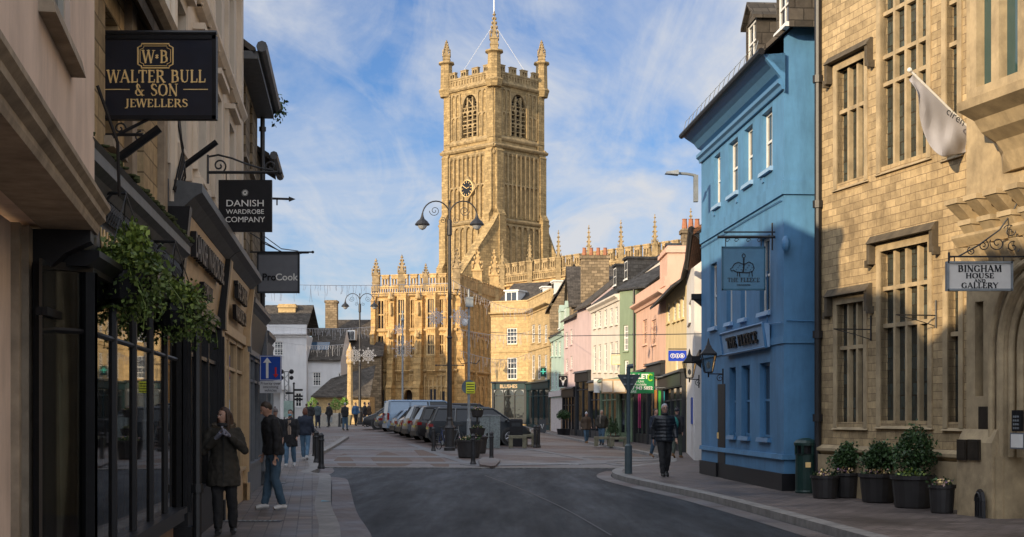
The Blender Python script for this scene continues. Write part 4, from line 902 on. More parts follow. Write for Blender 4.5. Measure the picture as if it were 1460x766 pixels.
# flag on a pole
pm_ = FB.P(FB.u(1400, .55), .45, 0); pA = Vector((PX(1400, 22.6), 22.6, PZ(201, 22.6))); pB = Vector((PX(1297, 22.2), 22.2, PZ(100, 22.2)))
t = thing('wall_flag', 'limp white flag wrapped round a white pole that leans out from the stone wall', 'flag', pA)
m = MB(); m.tube([pA, pB], .02, 8); m.ell(pB, (.04,) * 3, 8, 6); m.build('pole', M_white, t)
m = MB(); m.box(pA.x - .02, pA.x + .3, pA.y - .06, pA.y + .06, pA.z - .06, pA.z + .06); m.build('socket', M_white, t)
fl = MB(); rows_ = []; rgf = random.Random(2)
bot = [(1300, 116), (1303, 132), (1307, 150), (1313, 172), (1322, 195), (1332, 214), (1341, 228), (1352, 222), (1364, 219), (1376, 217), (1388, 210), (1394, 204)]
NK = len(bot); NJ = 10
for i, (bx, by) in enumerate(bot):
    s_ = i / (NK - 1); top = pB.lerp(pA, .03 + .93 * s_); Db = 22.25 + .3 * s_
    bt = Vector((PX(bx, Db), Db, PZ(by, Db))); ring = []
    for j in range(NJ + 1):
        f = j / NJ; p = top.lerp(bt, f); p.y += .11 * math.sin(i * 1.25 + f * 3.5) * f + .06 * math.sin(i * 2.7 - f * 5) * f; p.x += .03 * math.sin(f * 6 + i) * f; ring.append(p)
    rows_.append(ring)
vs = [p for r_ in rows_ for p in r_]; fl.add(vs, [(i * (NJ + 1) + j, (i + 1) * (NJ + 1) + j, (i + 1) * (NJ + 1) + j + 1, i * (NJ + 1) + j + 1) for i in range(NK - 1) for j in range(NJ)])
fo = fl.build('cloth', plain('white flag cloth', (.33, .32, .34), .8, var=.08, bmp=.1), t, smooth=True); md = fo.modifiers.new('s', 'SUBSURF'); md.levels = md.render_levels = 2; md = fo.modifiers.new('t', 'SOLIDIFY'); md.thickness = .006
pf = Vector((PX(1351, 22.0), 22.1, PZ(178, 22.1))); text('ciren', pf + Vector((.1, -.12, .05)), Vector((1, 0, -.75)), Vector((.5, 0, 1)), .17, M_dgrey, t, ext=.003)
# ---- blue inn
FF = Fr((5.39, 28.2), (4.86, 36.5), (-1, 0)); LF = FF.L
b = thing('blue_inn', 'bright blue rendered inn with a slate mansard roof, white sills and a black doorway', 'inn', FF.P(0, 0, 0))
ze = FF.z(1116, 150); zE = FF.z(1050, 178)
ze = 8.62
def WF(pl, pr, yt, yb): c = (pl + pr) / 2; a, e = sorted((FF.u(pl), FF.u(pr))); return (a, e, FF.z(c, yb), FF.z(c, yt))
up = [WF(1018, 1027, 228, 296), WF(1039, 1052, 206, 274), WF(1061, 1073, 183, 248), WF(1086, 1101, 150, 234)]
mid_ = [WF(1013, 1022, 372, 470), WF(1036, 1044, 415, 459), WF(1056, 1064, 415, 452), WF(1083, 1098, 300, 442)]
mid_ = [(a, b_, 3.78, 5.35) for a, b_, c, e in mid_]
up = [(a, b_, 6.72, 7.95) for a, b_, c, e in up]
gr = [WF(1040, 1049, 520, 624), WF(1057, 1069, 516, 626), WF(1083, 1098, 508, 628)]; gr = [(a, b_, 1.15, 2.72) for a, b_, c, e in gr]
dw = WF(1024, 1034, 530, 690); dw = (dw[0], dw[1], .1, 2.35)
m = MB(); wall(m, FF, 0, LF, 0, ze, up + mid_ + gr + [dw], depth=.22)
FR_ = Fr((5.39, 28.2), (13.4, 28.75), (0, -1)); wall(m, FR_, 0, FR_.L, 0, ze, []); m.quad(FR_.P(0, 0, ze), FR_.P(FR_.L, 0, ze), FR_.P(FR_.L, 0, ze + 1), FR_.P(FR_.L * .5, 0, ze + 2.8), FR_.P(1.4, 0, ze + 1.9), FR_.P(0, 0, ze + .5))
m.quad(FF.P(LF, 0, 0), FF.P(LF, 0, ze), FF.P(LF, -8, ze), FF.P(LF, -8, 0)); m.build('wall', M_bluew, b)
for o_ in up + mid_ + gr: window(b, FF, *o_, depth=.1, cols=2, rows=2, fm=M_white if o_ not in gr else M_bluet, pm=M_glass2, sm=M_bluel if o_ not in gr else M_bluet, fw=.06)
m = MB(); zb = 6.0; m.fb(FF, -.045, LF, 0, .045, zb, zb + .28); m.fb(FR_, 0, 4, 0, .045, zb, zb + .28)
m.wedge(FF, -.06, LF, 0, .06, .74, .84, .045) ; m.wedge(FF, -.03, LF, 0, .03, 3.05, 3.2, .02); m.fb(FR_, 0, 3, 0, .03, 3.05, 3.2); m.fb(FR_, 0, 3, 0, .05, .74, .84); m.build('band_course', M_bluew, b)
m = MB(); m.fb(FF, -.05, dw[0] - .02, 0, .055, .1, .46); m.fb(FF, dw[1] + .02, LF, 0, .055, .1, .46); m.fb(FR_, -.05, 3, .001, .055, .1, .46); m.build('black_plinth', M_black, b)
m = MB(); m.fb(FF, dw[0] - .01, dw[1] + .01, -.1, .012, .12, 2.36); dd = m.build('door', M_black, b); m = MB(); m.fb(FF, dw[1] - .12, dw[1] - .08, .012, .05, 1.05, 1.2); m.build('handle', M_gold, dd)
m = MB(); moulding(m, FF, -.08, LF, ze - .55, [(0, 0), (.06, 0), (.08, .08), (.14, .12), (.14, .2), (0, .22)])
moulding(m, FF, -.1, LF, ze - .18, [(0, -.05), (.1, 0), (.2, .12), (.42, .26), (.46, .3), (0, .34)]); m.prism([FF.P(-.1, .45, ze + .12), FF.P(-.1, 0, ze + .16), FF.P(-.1, 0, ze - .6), FF.P(-.1, .1, ze - .3)], FF.t * .12); m.build('cornice', M_bluet, b)
gutter('gutter', b, FF, -.2, LF + .1, .5, ze + .16, M_black, .07)
m = MB(); a = FF.P(-.1, .5, ze + .14); m.prism([FF.P(-.1, .42, ze + .2), FF.P(LF, .42, ze + .2), FF.P(LF, -1.4, ze + 1.9), FF.P(-.1, -1.4, ze + 1.9)], (0, 0, .1)); m.prism([FF.P(-.1, -1.4, ze + 1.9), FF.P(LF, -1.4, ze + 1.9), FF.P(LF, -4.2, ze + 2.8), FF.P(-.1, -4.2, ze + 2.8)], (0, 0, .1)); m.prism([FF.P(-.1, -4.2, ze + 2.8), FF.P(LF, -4.2, ze + 2.8), FF.P(LF, -8, ze + 1), FF.P(-.1, -8, ze + 1)], (0, 0, .1)); m.quad(FF.P(LF, .3, ze + .1), FF.P(LF, -1.4, ze + 1.9), FF.P(LF, -4.2, ze + 2.8), FF.P(LF, -8, ze)); m.build('roof', M_slate, b)
for u0 in (FF.u(1116) - .5, FF.u(1071) - .5):
    m = MB(); zz = ze + .6; m.fb(FF, u0, u0 + .07, -1.6, .0, zz, zz + 1.0); m.fb(FF, u0 + .93, u0 + 1.0, -1.6, .0, zz, zz + 1.0)
    m.prism([FF.P(u0 + .07, -.005, zz + .96), FF.P(u0 + .93, -.005, zz + .96), FF.P(u0 + .5, -.005, zz + 1.28)], FF.n * -1.5)
    dm = m.build('dormer', M_slate, b); window(dm, FF, u0 + .07, u0 + .93, zz + .1, zz + .96, d=0, depth=.04, cols=2, rows=2, fm=M_white, pm=M_glass2, sm=M_white)
    m = MB()
    for s_ in (0, 1): 
        q = [FF.P(u0 + .5, .1, zz + 1.33), FF.P(u0 + .5, -1.8, zz + 1.33), FF.P(u0 - .1 + s_ * 1.2, -1.6, zz + .9), FF.P(u0 - .1 + s_ * 1.2, .1, zz + .9)]; m.prism(q, (0, 0, .07))
    m.build('dormer_roof', M_slate, dm)
m = MB()
for k in range(16): 
    u = .4 + k * .52; m.tube([FF.P(u, .5, ze + .2), FF.P(u, .42, ze + .52)], .008, 4)
m.tube([FF.P(.4, .42, ze + .5), FF.P(LF, .42, ze + .5)], .006, 4); m.build('bird_spikes', M_grey, b)
m = MB(); m.box(7.0, 8.2, 35.2, 36.4, ze + 2, ze + 3.8); m.build('chimney', M_oldst, b)
# downpipe between inn and library, bracket at corner
m = MB(); xq, yq = 5.87, 27.3; m.tube([(xq, yq, PV), (xq, yq, 13)], .065, 8)
for z in (1.5, 3.1, 5.6, 8.0): m.tube([(xq, yq, z), (xq, yq, z + .14)], .1, 8)
t = m.build('downpipe', M_blackm); tag(t, 'tall black cast iron downpipe between blue inn and honey stone building', 'downpipe')
m = MB(); m.tube([FF.P(.1, .03, 5.9), FF.P(3, .03, 5.92), FF.P(LF, .03, 5.9)], .012, 4); m.tube([FR_.P(.05, .03, 3.5), FR_.P(.7, .03, 3.48)], .012, 4); m.tube([FF.P(.02, .05, 3.46), FF.P(1.2, .04, 3.5), FF.P(1.2, .04, 4.6)], .012, 4)
for u, z in ((1.6, 6.5), (4.1, 6.45), (6.6, 6.5)): m.fb(FF, u, u + .16, .0, .03, z, z + .1)
m.build('cables_and_vents', M_bluet, b)
b_ = MB(); b_.ell(FR_.P(-.0, .16, 5.0), (.09, .09, .16), 10, 8); b_.build('alarm_box', M_bluet, b)
# fascia sign of the inn
F_ = FF; ua, ub = sorted((FF.u(1026, .2), FF.u(1086, .2))); za, zc_ = FF.z(1060, 500, .2), FF.z(1060, 468, .2)
t = thing('fascia_sign', 'blue framed sign board with raised black letters over the inn windows', 'sign board', FF.P(ua, .05, za))
m = MB(); m.prism([FF.P(ua, .03, za), FF.P(ua, .1, za), FF.P(ua, .17, zc_), FF.P(ua, .03, zc_)], FF.t * (ub - ua)); m.build('board', M_bluel, t)
m = MB(); q = lambda u, f: FF.P(u, .1 + .07 * f + .01, za + (zc_ - za) * f)
m.tube([q(ua, 0), q(ub, 0), q(ub, 1), q(ua, 1), q(ua, 0)], .03, 4); m.build('rim', M_bluet, t)
V_ = (q(ua, 1) - q(ua, 0)).normalized(); serif('THE FLEECE', q((ua + ub) / 2, .28), -FF.t, V_, (zc_ - za) * .46, M_black, t, (ub - ua) * .72, ext=.03, wt=.26)
# hanging sign of the inn
D = 28.9; x0, x1, z0, z1 = PX(1029, D), PX(1091, D), PZ(414, D), PZ(352, D)
M_signb = plain('teal blue sign board', (.07, .19, .3), .5, var=.12, bmp=0)
t, x0, x1, z0, z1 = hsign('hanging_sign', 'teal blue inn sign with a hanging sheep emblem on a black iron bar', D, 1029, 1091, 352, 414, M_signb, plain('teal trim', (.02, .1, .16), .5, bmp=0), .05)
w = x1 - x0; h = z1 - z0; xc = (x0 + x1) / 2; yf = D - .028; serif('THE FLEECE', (xc, yf, z0 + h * .19), XU, ZU, .08, M_black, t, w * .74); text('CIRENCESTER', (xc, yf, z0 + h * .1), XU, ZU, .045, M_black, t)
m = MB(); zc2 = z0 + h * .55
def ol(pts, r=.008): m.tube([(xc + a * w, yf - .006, z0 + h * b_) for a, b_ in pts], r, 5)
ol([(-.26, .52), (-.22, .6), (-.12, .64), (-.03, .6), (.03, .6), (.12, .65), (.21, .6), (.24, .5), (.2, .43), (.08, .4), (-.08, .41), (-.18, .42), (-.24, .46), (-.28, .44), (-.31, .49), (-.26, .52)]); ol([(-.14, .41), (-.15, .32)]); ol([(-.1, .41), (-.09, .31)]); ol([(.13, .41), (.12, .31)]); ol([(.18, .43), (.2, .31)])
for k in range(11): ol([(-.18 + k * .036, .46 + .05 * (k % 3)), (-.165 + k * .036, .48 + .05 * (k % 3)), (-.155 + k * .036, .455 + .05 * (k % 3))], .004)
ol([(-.02, .42), (0, .5), (0, .74)], .014); ol([(.04, .78), (.028, .82), (0, .84), (-.028, .82), (-.04, .78), (-.02, .75), (.02, .75), (.04, .78)], .008); m.build('sheep_emblem', M_black, t)
m = MB(); zb = PZ(338, D); xr = PX(1108, D); m.tube([(PX(1023, D), D, zb), (xr, D, zb)], .03, 8); m.tube([(PX(1032, D), D, zb + .1), (xr, D, zb + .1)], .016, 6); m.tube([(PX(1101, D), D, PZ(357, D)), (PX(1101, D), D, PZ(318, D))], .018, 6)
for x in (x0 + .12, x0 + .3, xc + .1, x1 - .12): scroll(m, (x, D, zb - .07), .05, 0, 1.2, XU, ZU, .008)
for x in (x0 + .08, x1 - .08): m.tube([(x, D, z1), (x, D, zb)], .01, 5)
m.build('bracket', M_blackm, t)
# lanterns
M_lglass = clearglass('lantern glass', (.8, .8, .78), .3)
def lantern(label, x, D, z, wallx):
    t = thing('wall_lantern', label, 'lantern', (x, D, z)); m = MB(); m.lathe([(.12, 0), (.14, .03)], 4, (x, D, z)); m.lathe([(.24, .42), (.25, .45), (.1, .58), (.09, .62), (.05, .66), (.02, .78), (.0, .82)], 4, (x, D, z))
    for k in range(4):
        a = math.pi / 4 + k * math.pi / 2; m.tube([(x + .13 * math.cos(a), D + .13 * math.sin(a), z + .03), (x + .235 * math.cos(a), D + .235 * math.sin(a), z + .43)], .011, 5)
    m.build('lantern_frame', M_blackm, t); m = MB(); m.lathe([(.125, .03), (.225, .42)], 4, (x, D, z)); m.build('lantern_glass', M_lglass, t); m = MB(); m.ell((x, D, z + .18), (.045, .045, .08), 8, 6); m.build('bulb', M_white, t)
    m = MB(); m.tube([(x, D, z - .02), (wallx, D, z - .02)], .014, 6); m.tube([(x, D, z), (x, D, z - .1)], .02, 6); scroll(m, ((x + wallx) / 2 + .1, D, z - .12), .09, 1, 1.4, XU, ZU, .01); m.tube([(wallx - .01, D, z - .25), (wallx - .01, D, z + .1)], .018, 6); m.build('bracket', M_blackm, t)
D = 33.0; lantern('black wall lantern with clear panes beside the inn doorway', PX(1010, D), D, PZ(532, D), PX(1030, D) + .02)
D = 38.5; lantern('black wall lantern on the white house beyond the inn', PX(983, D), D, PZ(540, D), PX(997, D))
# dark timber fronted house between inn and white house
Fh = Fr((5.12, 36.6), (6.15, 46), (-1, 0)); b = thing('narrow_house', 'narrow white house with black timber brackets and downpipes just beyond the blue inn', 'house', Fh.P(0, 0, 0))
m = MB(); wall(m, Fh, 0, Fh.L, 0, 6.6, [(1.2, 2.2, 1.1, 2.5), (1.4, 2.4, 4.0, 5.5)]); shell(m, Fh, 0, Fh.L, 6.6, 7, gable=2.5); m.build('wall', plain('white render', (.6, .6, .6), .7, dirt=.3, streak=True), b)
for o_ in ((1.2, 2.2, 1.1, 2.5), (1.4, 2.4, 4.0, 5.5)): window(b, Fh, *o_, fm=M_black, pm=M_glass, sm=M_gstone)
m = MB(); pitched(m, Fh, 0, Fh.L, 6.6, 2.6, 3.5, over=.45); m.build('roof', M_brick, b); gutter('gutter', b, Fh, 0, Fh.L, .5, 6.4, M_black, .09)
for u in (.2, .5): pipe(b, Fh, u, .15, .12, 6.3, M_blackm, .05)
m = MB()
for z in (3.0, 4.6, 6.3): m.fb(Fh, .0, .35, 0, .5, z, z + .14); m.wedge(Fh, .05, .25, 0, .1, z - .3, z, .45)
m.fb(Fh, 0, .16, .0, .1, .12, 6.4); m.fb(Fh, 0, 5, 0, .3, 3.1, 3.3); m.build('timber_bracket', M_black, b)
# ---- LED street lamp on an arm
D = 35.0; t = thing('street_lamp', 'flat grey modern street lamp head on an arm from the wall beyond the blue inn', 'street lamp', (PX(991, D), D, PZ(272, D)))
m = MB(); xh = PX(967, D); z = PZ(247, D); m.hexa([(PX(948, D), D - .1, z - .02), (PX(948, D), D + .1, z - .02), (xh, D + .14, z - .05), (xh, D - .14, z - .05), (PX(950, D), D - .06, z + .03), (PX(950, D), D + .06, z + .03), (xh, D + .1, z + .07), (xh, D - .1, z + .07)]); m.build('lamp_head', M_grey, t)
m = MB(); m.tube([(xh - .05, D, z), (PX(980, D), D, z - .02), (PX(992, D), D, z - .06)], .035, 8); m.build('arm', M_grey, t); m = MB(); m.box(PX(989, D), PX(995, D), D - .08, D + .08, PZ(288, D), PZ(250, D)); m.build('junction_box', M_grey, t)
# ---- black/green litter bin
x, y = GV(1149, 703); t = thing('litter_bin', 'dark green round litter bin with a domed lid in the corner by the blue inn', 'litter bin', (x, y, PV))
M_binc = plain('dark green bin', (.01, .035, .03), .4, var=.2)
m = MB(); m.lathe([(.2, .0), (.21, .03), (.2, .06), (.2, .74), (.22, .76)], 20, (x, y, PV)); m.build('body', M_binc, t); m = MB()
for k in range(6):
    a = k * math.pi / 3; m.tube([(x + .19 * math.cos(a), y + .19 * math.sin(a), PV + .74), (x + .19 * math.cos(a), y + .19 * math.sin(a), PV + .93)], .03, 6)
m.build('openings', M_binc, t); m = MB(); m.lathe([(.16, .72), (.16, .93)], 14, (x, y, PV)); m.build('inner_liner', M_black, t); m = MB(); m.lathe([(.23, .92), (.23, .97), (.19, 1.02), (.08, 1.06), (0, 1.07)], 20, (x, y, PV)); m.build('lid', M_binc, t)
m = MB(); m.box(x - .05, x + .05, y - .215, y - .2, PV + .5, PV + .6); m.build('badge', M_gold, t)
# ---- planters along the wall
pl_ = [(1176, 712, .25, .42, 0), (1207, 711, .25, .46, 1), (1252, 718, .32, .5, 2), (1302, 726, .35, .53, 3), (1343, 733, .2, .44, 4)]
labs = ['leftmost black tub with low flowers beside the litter bin', 'black tub with a round box bush, second from the litter bin', 'black tub with a tall box bush, middle of the five', 'largest black tub with a spreading pale flowered bush, fourth from the bin', 'small black tub with low green plants, nearest the entrance pier']
for (px, py, r, h, k), lb in zip(pl_, labs):
    x, y = GV(px, py); y += r; x = PX(px, y); t = thing('planter', lb, 'planter', (x, y, PV), group='black tubs along the stone wall')
    m = MB(); m.lathe([(r * .78, 0), (r * .84, .02), (r * .92, h * .5), (r * .97, h * .86), (r * 1.06, h * .88), (r * 1.06, h), (r * .95, h), (r * .93, h - .05)], 18, (x, y, PV)); m.build('tub', M_terr, t)
    m = MB(); m.lathe([(r * .93, h - .06), (.01, h - .02)], 14, (x, y, PV)); m.build('soil', M_earth, t)
    m = MB(); top = PV + h
    m.leaves((x, y, top + .03), (r * 1.05, r * 1.05, .09), 260, .06, rg, .2)
    if k in (1, 2, 3): rr = (.27, .28, .4)[k - 1]; m.leaves((x, y, top + rr * .95), (rr, rr, rr * 1.05), 2200, .05, rg, .55); m.leaves((x + .08, y, top + rr * 1.15), (rr * .85, rr, rr), 600, .06, rg, .5); m.leaves((x - .1, y, top + rr * .8), (rr * 1.15, rr, rr * .7), 350, .06, rg, .5); m.leaves((x, y, top + rr), (rr * 1.25, rr * 1.2, rr * 1.3), 150, .05, rg, .7)
    m.build('shrub' if k in (1, 2, 3) else 'bedding_plants', M_leafd, t)
    if k in (1, 2, 3): m = MB(); m.tube([(x, y, top - .05), (x, y, top + .2)], .03, 6); m.build('stem', M_wood, t)
    m = MB(); m.leaves((x - .05, y - r * .7, top + .04), (r * .8, .1, .06), 60, .05, rg); m.build('flowers', M_flow if k != 3 else M_leafy, t)
# ================================================================== RIGHT ROW, far terrace
def P2(px, D): return (PX(px, D), D)
M_mint = plain('mint render', (.4, .52, .44), .8, var=.1, ns=1, dirt=.25, streak=True)
M_pink = plain('pink render', (.56, .42, .4), .8, var=.1, ns=1, dirt=.25, streak=True)
M_crm = plain('pale cream render', (.68, .61, .52), .8, var=.08, ns=1, dirt=.25, streak=True)
M_green = plain('sage green render', (.2, .26, .17), .8, var=.12, ns=1, dirt=.3, streak=True)
M_salm = plain('salmon render', (.66, .42, .31), .8, var=.1, ns=1, dirt=.35, streak=True)
M_yell = plain('yellow render', (.66, .52, .28), .8, var=.1, ns=1, dirt=.3, streak=True)
M_rwhite = plain('white lime render', (.66, .63, .6), .8, var=.1, ns=1, dirt=.3, streak=True)
M_teal = plain('teal paint', (.012, .04, .045), .5, spec=.25); M_shopg = plain('sage shopfront', (.14, .2, .12), .5)
class RH:
    def __init__(s, name, label, p0, p1, ze, mat, out=(-1, -.3), dep=8, cat='house', parent=None, z0=0):
        s.F = Fr(p0, p1, out); s.b = thing(name, label, cat, s.F.P(0, 0, 0)) if parent is None else parent; s.ze = ze; s.mat = mat; s.ops = []; s.dep = dep; s.z0 = z0
    def win(s, pl, pr, yt, yb, cols=2, rows=4, fm=None, sm=None, pad=0, d=0):
        a, e = sorted((s.F.u(pl), s.F.u(pr))); c = (pl + pr) / 2; o = (a, e, s.F.z(c, yb), s.F.z(c, yt)); s.ops.append(o)
        return window(s.b, s.F, *o, depth=.06, cols=cols, rows=rows, fm=fm or M_white, pm=M_glass2, sm=sm or s.mat, fw=.07, bw=.035)
    def done(s, gable=None, ends=(1, 1), extra=()):
        m = MB(); wall(m, s.F, 0, s.F.L, s.z0, s.ze, s.ops + list(extra)); shell(m, s.F, 0, s.F.L, s.ze, s.dep, ends=ends, gable=gable); s.w = m.build('wall', s.mat, s.b)
    def roof(s, rise, mat, over=.25, run=None): m = MB(); pitched(m, s.F, 0, s.F.L, s.ze, rise, run or s.dep / 2, over); s.r = m.build('roof', mat, s.b)
    def cornice(s, z=None, d=.3, mat=None, prof=None): 
        m = MB(); z = z or s.ze; moulding(m, s.F, -.02, s.F.L + .02, z, prof or [(0, -.2), (.08, -.2), (.12, -.08), (d * .8, 0), (d, .05), (d, .14), (0, .18)]); m.build('cornice', mat or s.mat, s.b)
def fill(F, b, items, z0=0): pass
def smallshop(b, F, ua, ub, zt, matf, mat, bays, letters=None, lm=None, zb=PV, sz=.3, riser=.5, name='shopfront', label=None):
    m = MB(); m.fb(F, ua, ub, 0, .2, zt - .55, zt); m.wedge(F, ua - .05, ub + .05, 0, .36, zt, zt + .14, .2)
    for u in (ua, ub - .18): m.fb(F, u, u + .18, 0, .16, zb, zt - .55)
    n = bays; a, c = ua + .18, ub - .18
    for k in range(n + 1):
        u = a + (c - a) * k / n; m.fb(F, max(a, u - .04), min(c, u + .04), .0, .12, zb, zt - .55)
    m.fb(F, a, c, 0, .1, zb, zb + riser); m.fb(F, a, c, 0, .09, zt - 1.1, zt - 1.04); s = m.build(name, mat, b)
    if label: s['label'] = label
    g = MB(); g.fb(F, a, c, .02, .05, zb + riser, zt - .55); g.build('pane', M_glass, s)
    g = MB(); g.fb(F, ua + .1, ub - .1, .2, .23, zt - .5, zt - .05); g.build('fascia', matf, s)
    if letters: text(letters, F.P((ua + ub) / 2, .235, zt - .5 + (.45 - sz * .7) / 2), F.t if F.n.cross(F.t).z < 0 or (F.t.x > 0 and F.n.y < 0) else -F.t, (0, 0, 1), sz, lm or M_white, s, bold=.01)
    return s
# ---- corner stone building with the teal shop
A, B_, C_ = P2(700, 120.5), P2(753, 119), P2(786, 108)
r = RH('corner_building', 'golden ashlar corner building with sash windows above two dark teal shopfronts', A, B_, PZ(447, 119), M_blu, out=(0, -1), dep=9, cat='building')
r.win(723, 737, 510, 541, 3, 4); r.win(722.5, 737, 468, 491, 3, 4); r.done(ends=(1, 0)); r.cornice(d=.45)
m = MB(); m.fb(r.F, -.02, r.F.L, -.15, .06, r.ze + .18, r.ze + 1.0); m.fb(r.F, -.05, r.F.L, -.2, .12, r.ze + 1.0, r.ze + 1.12); m.build('parapet', M_blu, r.b)
m = MB(); pitched(m, r.F, 0, r.F.L, r.ze + .3, 2.6, 4.5, 0); m.build('roof', M_slate, r.b)
m = MB(); moulding(m, r.F, 0, r.F.L, PZ(502, 119), [(0, 0), (.08, 0), (.08, .12), (0, .16)]); m.build('string_course', M_blu, r.b)
sh = smallshop(r.b, r.F, .15, r.F.L - .1, PZ(546, 119), M_teal, M_dgrey, 3, 'BLUSHES', M_tan, zb=.8, sz=.42, label='dark grey shopfront with arched windows')
m = MB(); 
for k in range(3):
    a = .35 + k * (r.F.L - .6) / 3; spandrels(m, r.F, a, a + (r.F.L - .6) / 3 - .1, PZ(562, 119), PZ(556, 119), .13, .05)
m.build('arched_heads', M_grey, sh)
r2 = RH('', '', B_, C_, PZ(447, 119), M_blu, out=(-1, -.3), dep=7, parent=r.b)
for pl, pr in ((758, 762.5), (766.5, 771), (776, 780)): r2.win(pl, pr, 463, 489, 2, 4); r2.win(pl, pr, 506, 541, 2, 4)
r2.done(ends=(0, 1)); r2.cornice(d=.45); m = MB(); m.fb(r2.F, 0, r2.F.L, -.15, .06, r.ze + .18, r.ze + 1.0); m.fb(r2.F, 0, r2.F.L, -.2, .12, r.ze + 1, r.ze + 1.12); m.build('parapet', M_blu, r.b)
m = MB(); pitched(m, r2.F, 0, r2.F.L, r.ze + .3, 2.6, 4.0, 0); m.build('roof', M_slate, r.b)
m = MB(); moulding(m, r2.F, 0, r2.F.L, PZ(502, 119), [(0, 0), (.08, 0), (.08, .12), (0, .16)]); m.build('string_course', M_blu, r.b)
smallshop(r.b, r2.F, .1, r2.F.L - .1, PZ(546, 114), M_teal, M_teal, 4, 'GALLERY' if False else None, M_cream, zb=.3, label='teal shopfront with small panes')
for px, py, F_ in ((730, 433, r.F), (774, 430, r2.F), (790, 425, r2.F)):
    u = F_.u(px, -1); u = min(max(u, .8), F_.L - .9); z = r.ze + .9; m = MB(); m.fb(F_, u - .6, u + .6, -2.4, -.9, z, z + 1.1); m.fb(F_, u - .7, u + .7, -2.6, -.8, z + 1.1, z + 1.22); d_ = m.build('dormer', M_white, r.b); m = MB(); m.fb(F_, u - .45, u - .03, -.9, -.88, z + .2, z + 1.0); m.fb(F_, u + .03, u + .45, -.9, -.88, z + .2, z + 1.0); m.build('pane', M_glass, d_)
# sign brackets of the terrace
def psign(name, label, D, pl, pr, yt, yb, mat, side=1, words=None, wm=None, sz=.2, emblem=None, rim=None):
    t, x0, x1, z0, z1 = hsign(name, label, D, pl, pr, yt, yb, mat, rim, .06); m = MB(); m.tube([(x0, D, z1 + .06), (x1 + .5, D, z1 + .06)], .02, 5); m.tube([(x1 + .1, D, z1), (x1 + .45, D, z1 + .3)], .012, 4); m.build('bracket', M_blackm, t)
    if words:
        for i, (s_, fy, z) in enumerate(words): text(s_, ((x0 + x1) / 2, D - .035, z1 - (z1 - z0) * fy), XU, ZU, z, wm, t, bold=.004)
    return t, x0, x1, z0, z1
# ---- mint house
E_ = P2(804, 99); r = RH('mint_house', 'pale mint green terraced house with a white boarded ground floor', C_, E_, PZ(471, 99), M_mint)
for px in (787.5, 792.5, 798): r.win(px - 1.4, px + 1.4, 487, 508, 2, 3); r.win(px - 1.4, px + 1.4, 531, 556, 2, 4)
r.done(gable=2.2); r.roof(2.2, M_slate); r.cornice(z=r.ze - .2, d=.2)
m = MB()
for k in range(6): u = .3 + k * (r.F.L - .6) / 6; m.fb(r.F, u, u + (r.F.L - .6) / 6 - .12, .0, .06, .3, 2.8)
m.fb(r.F, .1, r.F.L - .1, 0, .22, 2.9, 3.3); m.build('shopfront', plain('pale pink boards', (.5, .45, .43), .6), r.b)
for u in (2.5, 6.5): m = MB(); m.fb(r.F, u, u + 1.3, -1.8, -.3, r.ze + .3, r.ze + 1.7); m.prism([r.F.P(u - .1, -.28, r.ze + 1.7), r.F.P(u + 1.4, -.28, r.ze + 1.7), r.F.P(u + .65, -.28, r.ze + 2.2)], r.F.n * -1.6); dm = m.build('dormer', M_mint, r.b); window(dm, r.F, u + .2, u + 1.1, r.ze + .5, r.ze + 1.6, d=-.28, depth=.01, cols=2, rows=2, fm=M_white, pm=M_glass, sm=M_white)
psign('hanging_sign', 'black sign with a white stag head on the mint and pink house fronts', 97, 796.5, 809, 535.5, 552, M_black)
m = MB(); D = 97; xc, zc_ = PX(802.7, D), PZ(544, D)
m.prism([(xc - .1, D - .04, zc_ + .05), (xc + .1, D - .04, zc_ + .05), (xc + .03, D - .04, zc_ - .27), (xc - .03, D - .04, zc_ - .27)], (0, -.005, 0))
for s_ in (-1, 1): m.tube([(xc + s_ * .04, D - .05, zc_ + .04), (xc + s_ * .16, D - .05, zc_ + .14), (xc + s_ * .14, D - .05, zc_ + .3)], .018, 4); m.tube([(xc + s_ * .1, D - .05, zc_ + .09), (xc + s_ * .23, D - .05, zc_ + .2)], .016, 4)
m.build('stag_emblem', M_white, [o for o in bpy.data.objects if o.name.startswith('hanging_sign') and 'stag' in o.get('label', '')][0])
psign('hanging_sign', 'small dark green square sign with a white cross on the ashlar corner building', 111, 770.5, 778.5, 524, 537, plain('bottle green', (.005, .05, .035), .4))
t = [o for o in bpy.data.objects if 'green square sign' in o.get('label', '')][0]; m = MB(); xc, zc_ = PX(774.3, 111), PZ(530, 111); m.box(xc - .04, xc + .04, 110.9, 110.95, zc_ - .2, zc_ + .2); m.box(xc - .2, xc - .042, 110.9, 110.95, zc_ - .04, zc_ + .04); m.box(xc + .042, xc + .2, 110.9, 110.95, zc_ - .04, zc_ + .04); m.build('cross_emblem', emis('lit green cross', (.1, .6, .4), .6), t)
t['label'] = 'small dark green pharmacy sign with a lit green cross on the ashlar corner building'
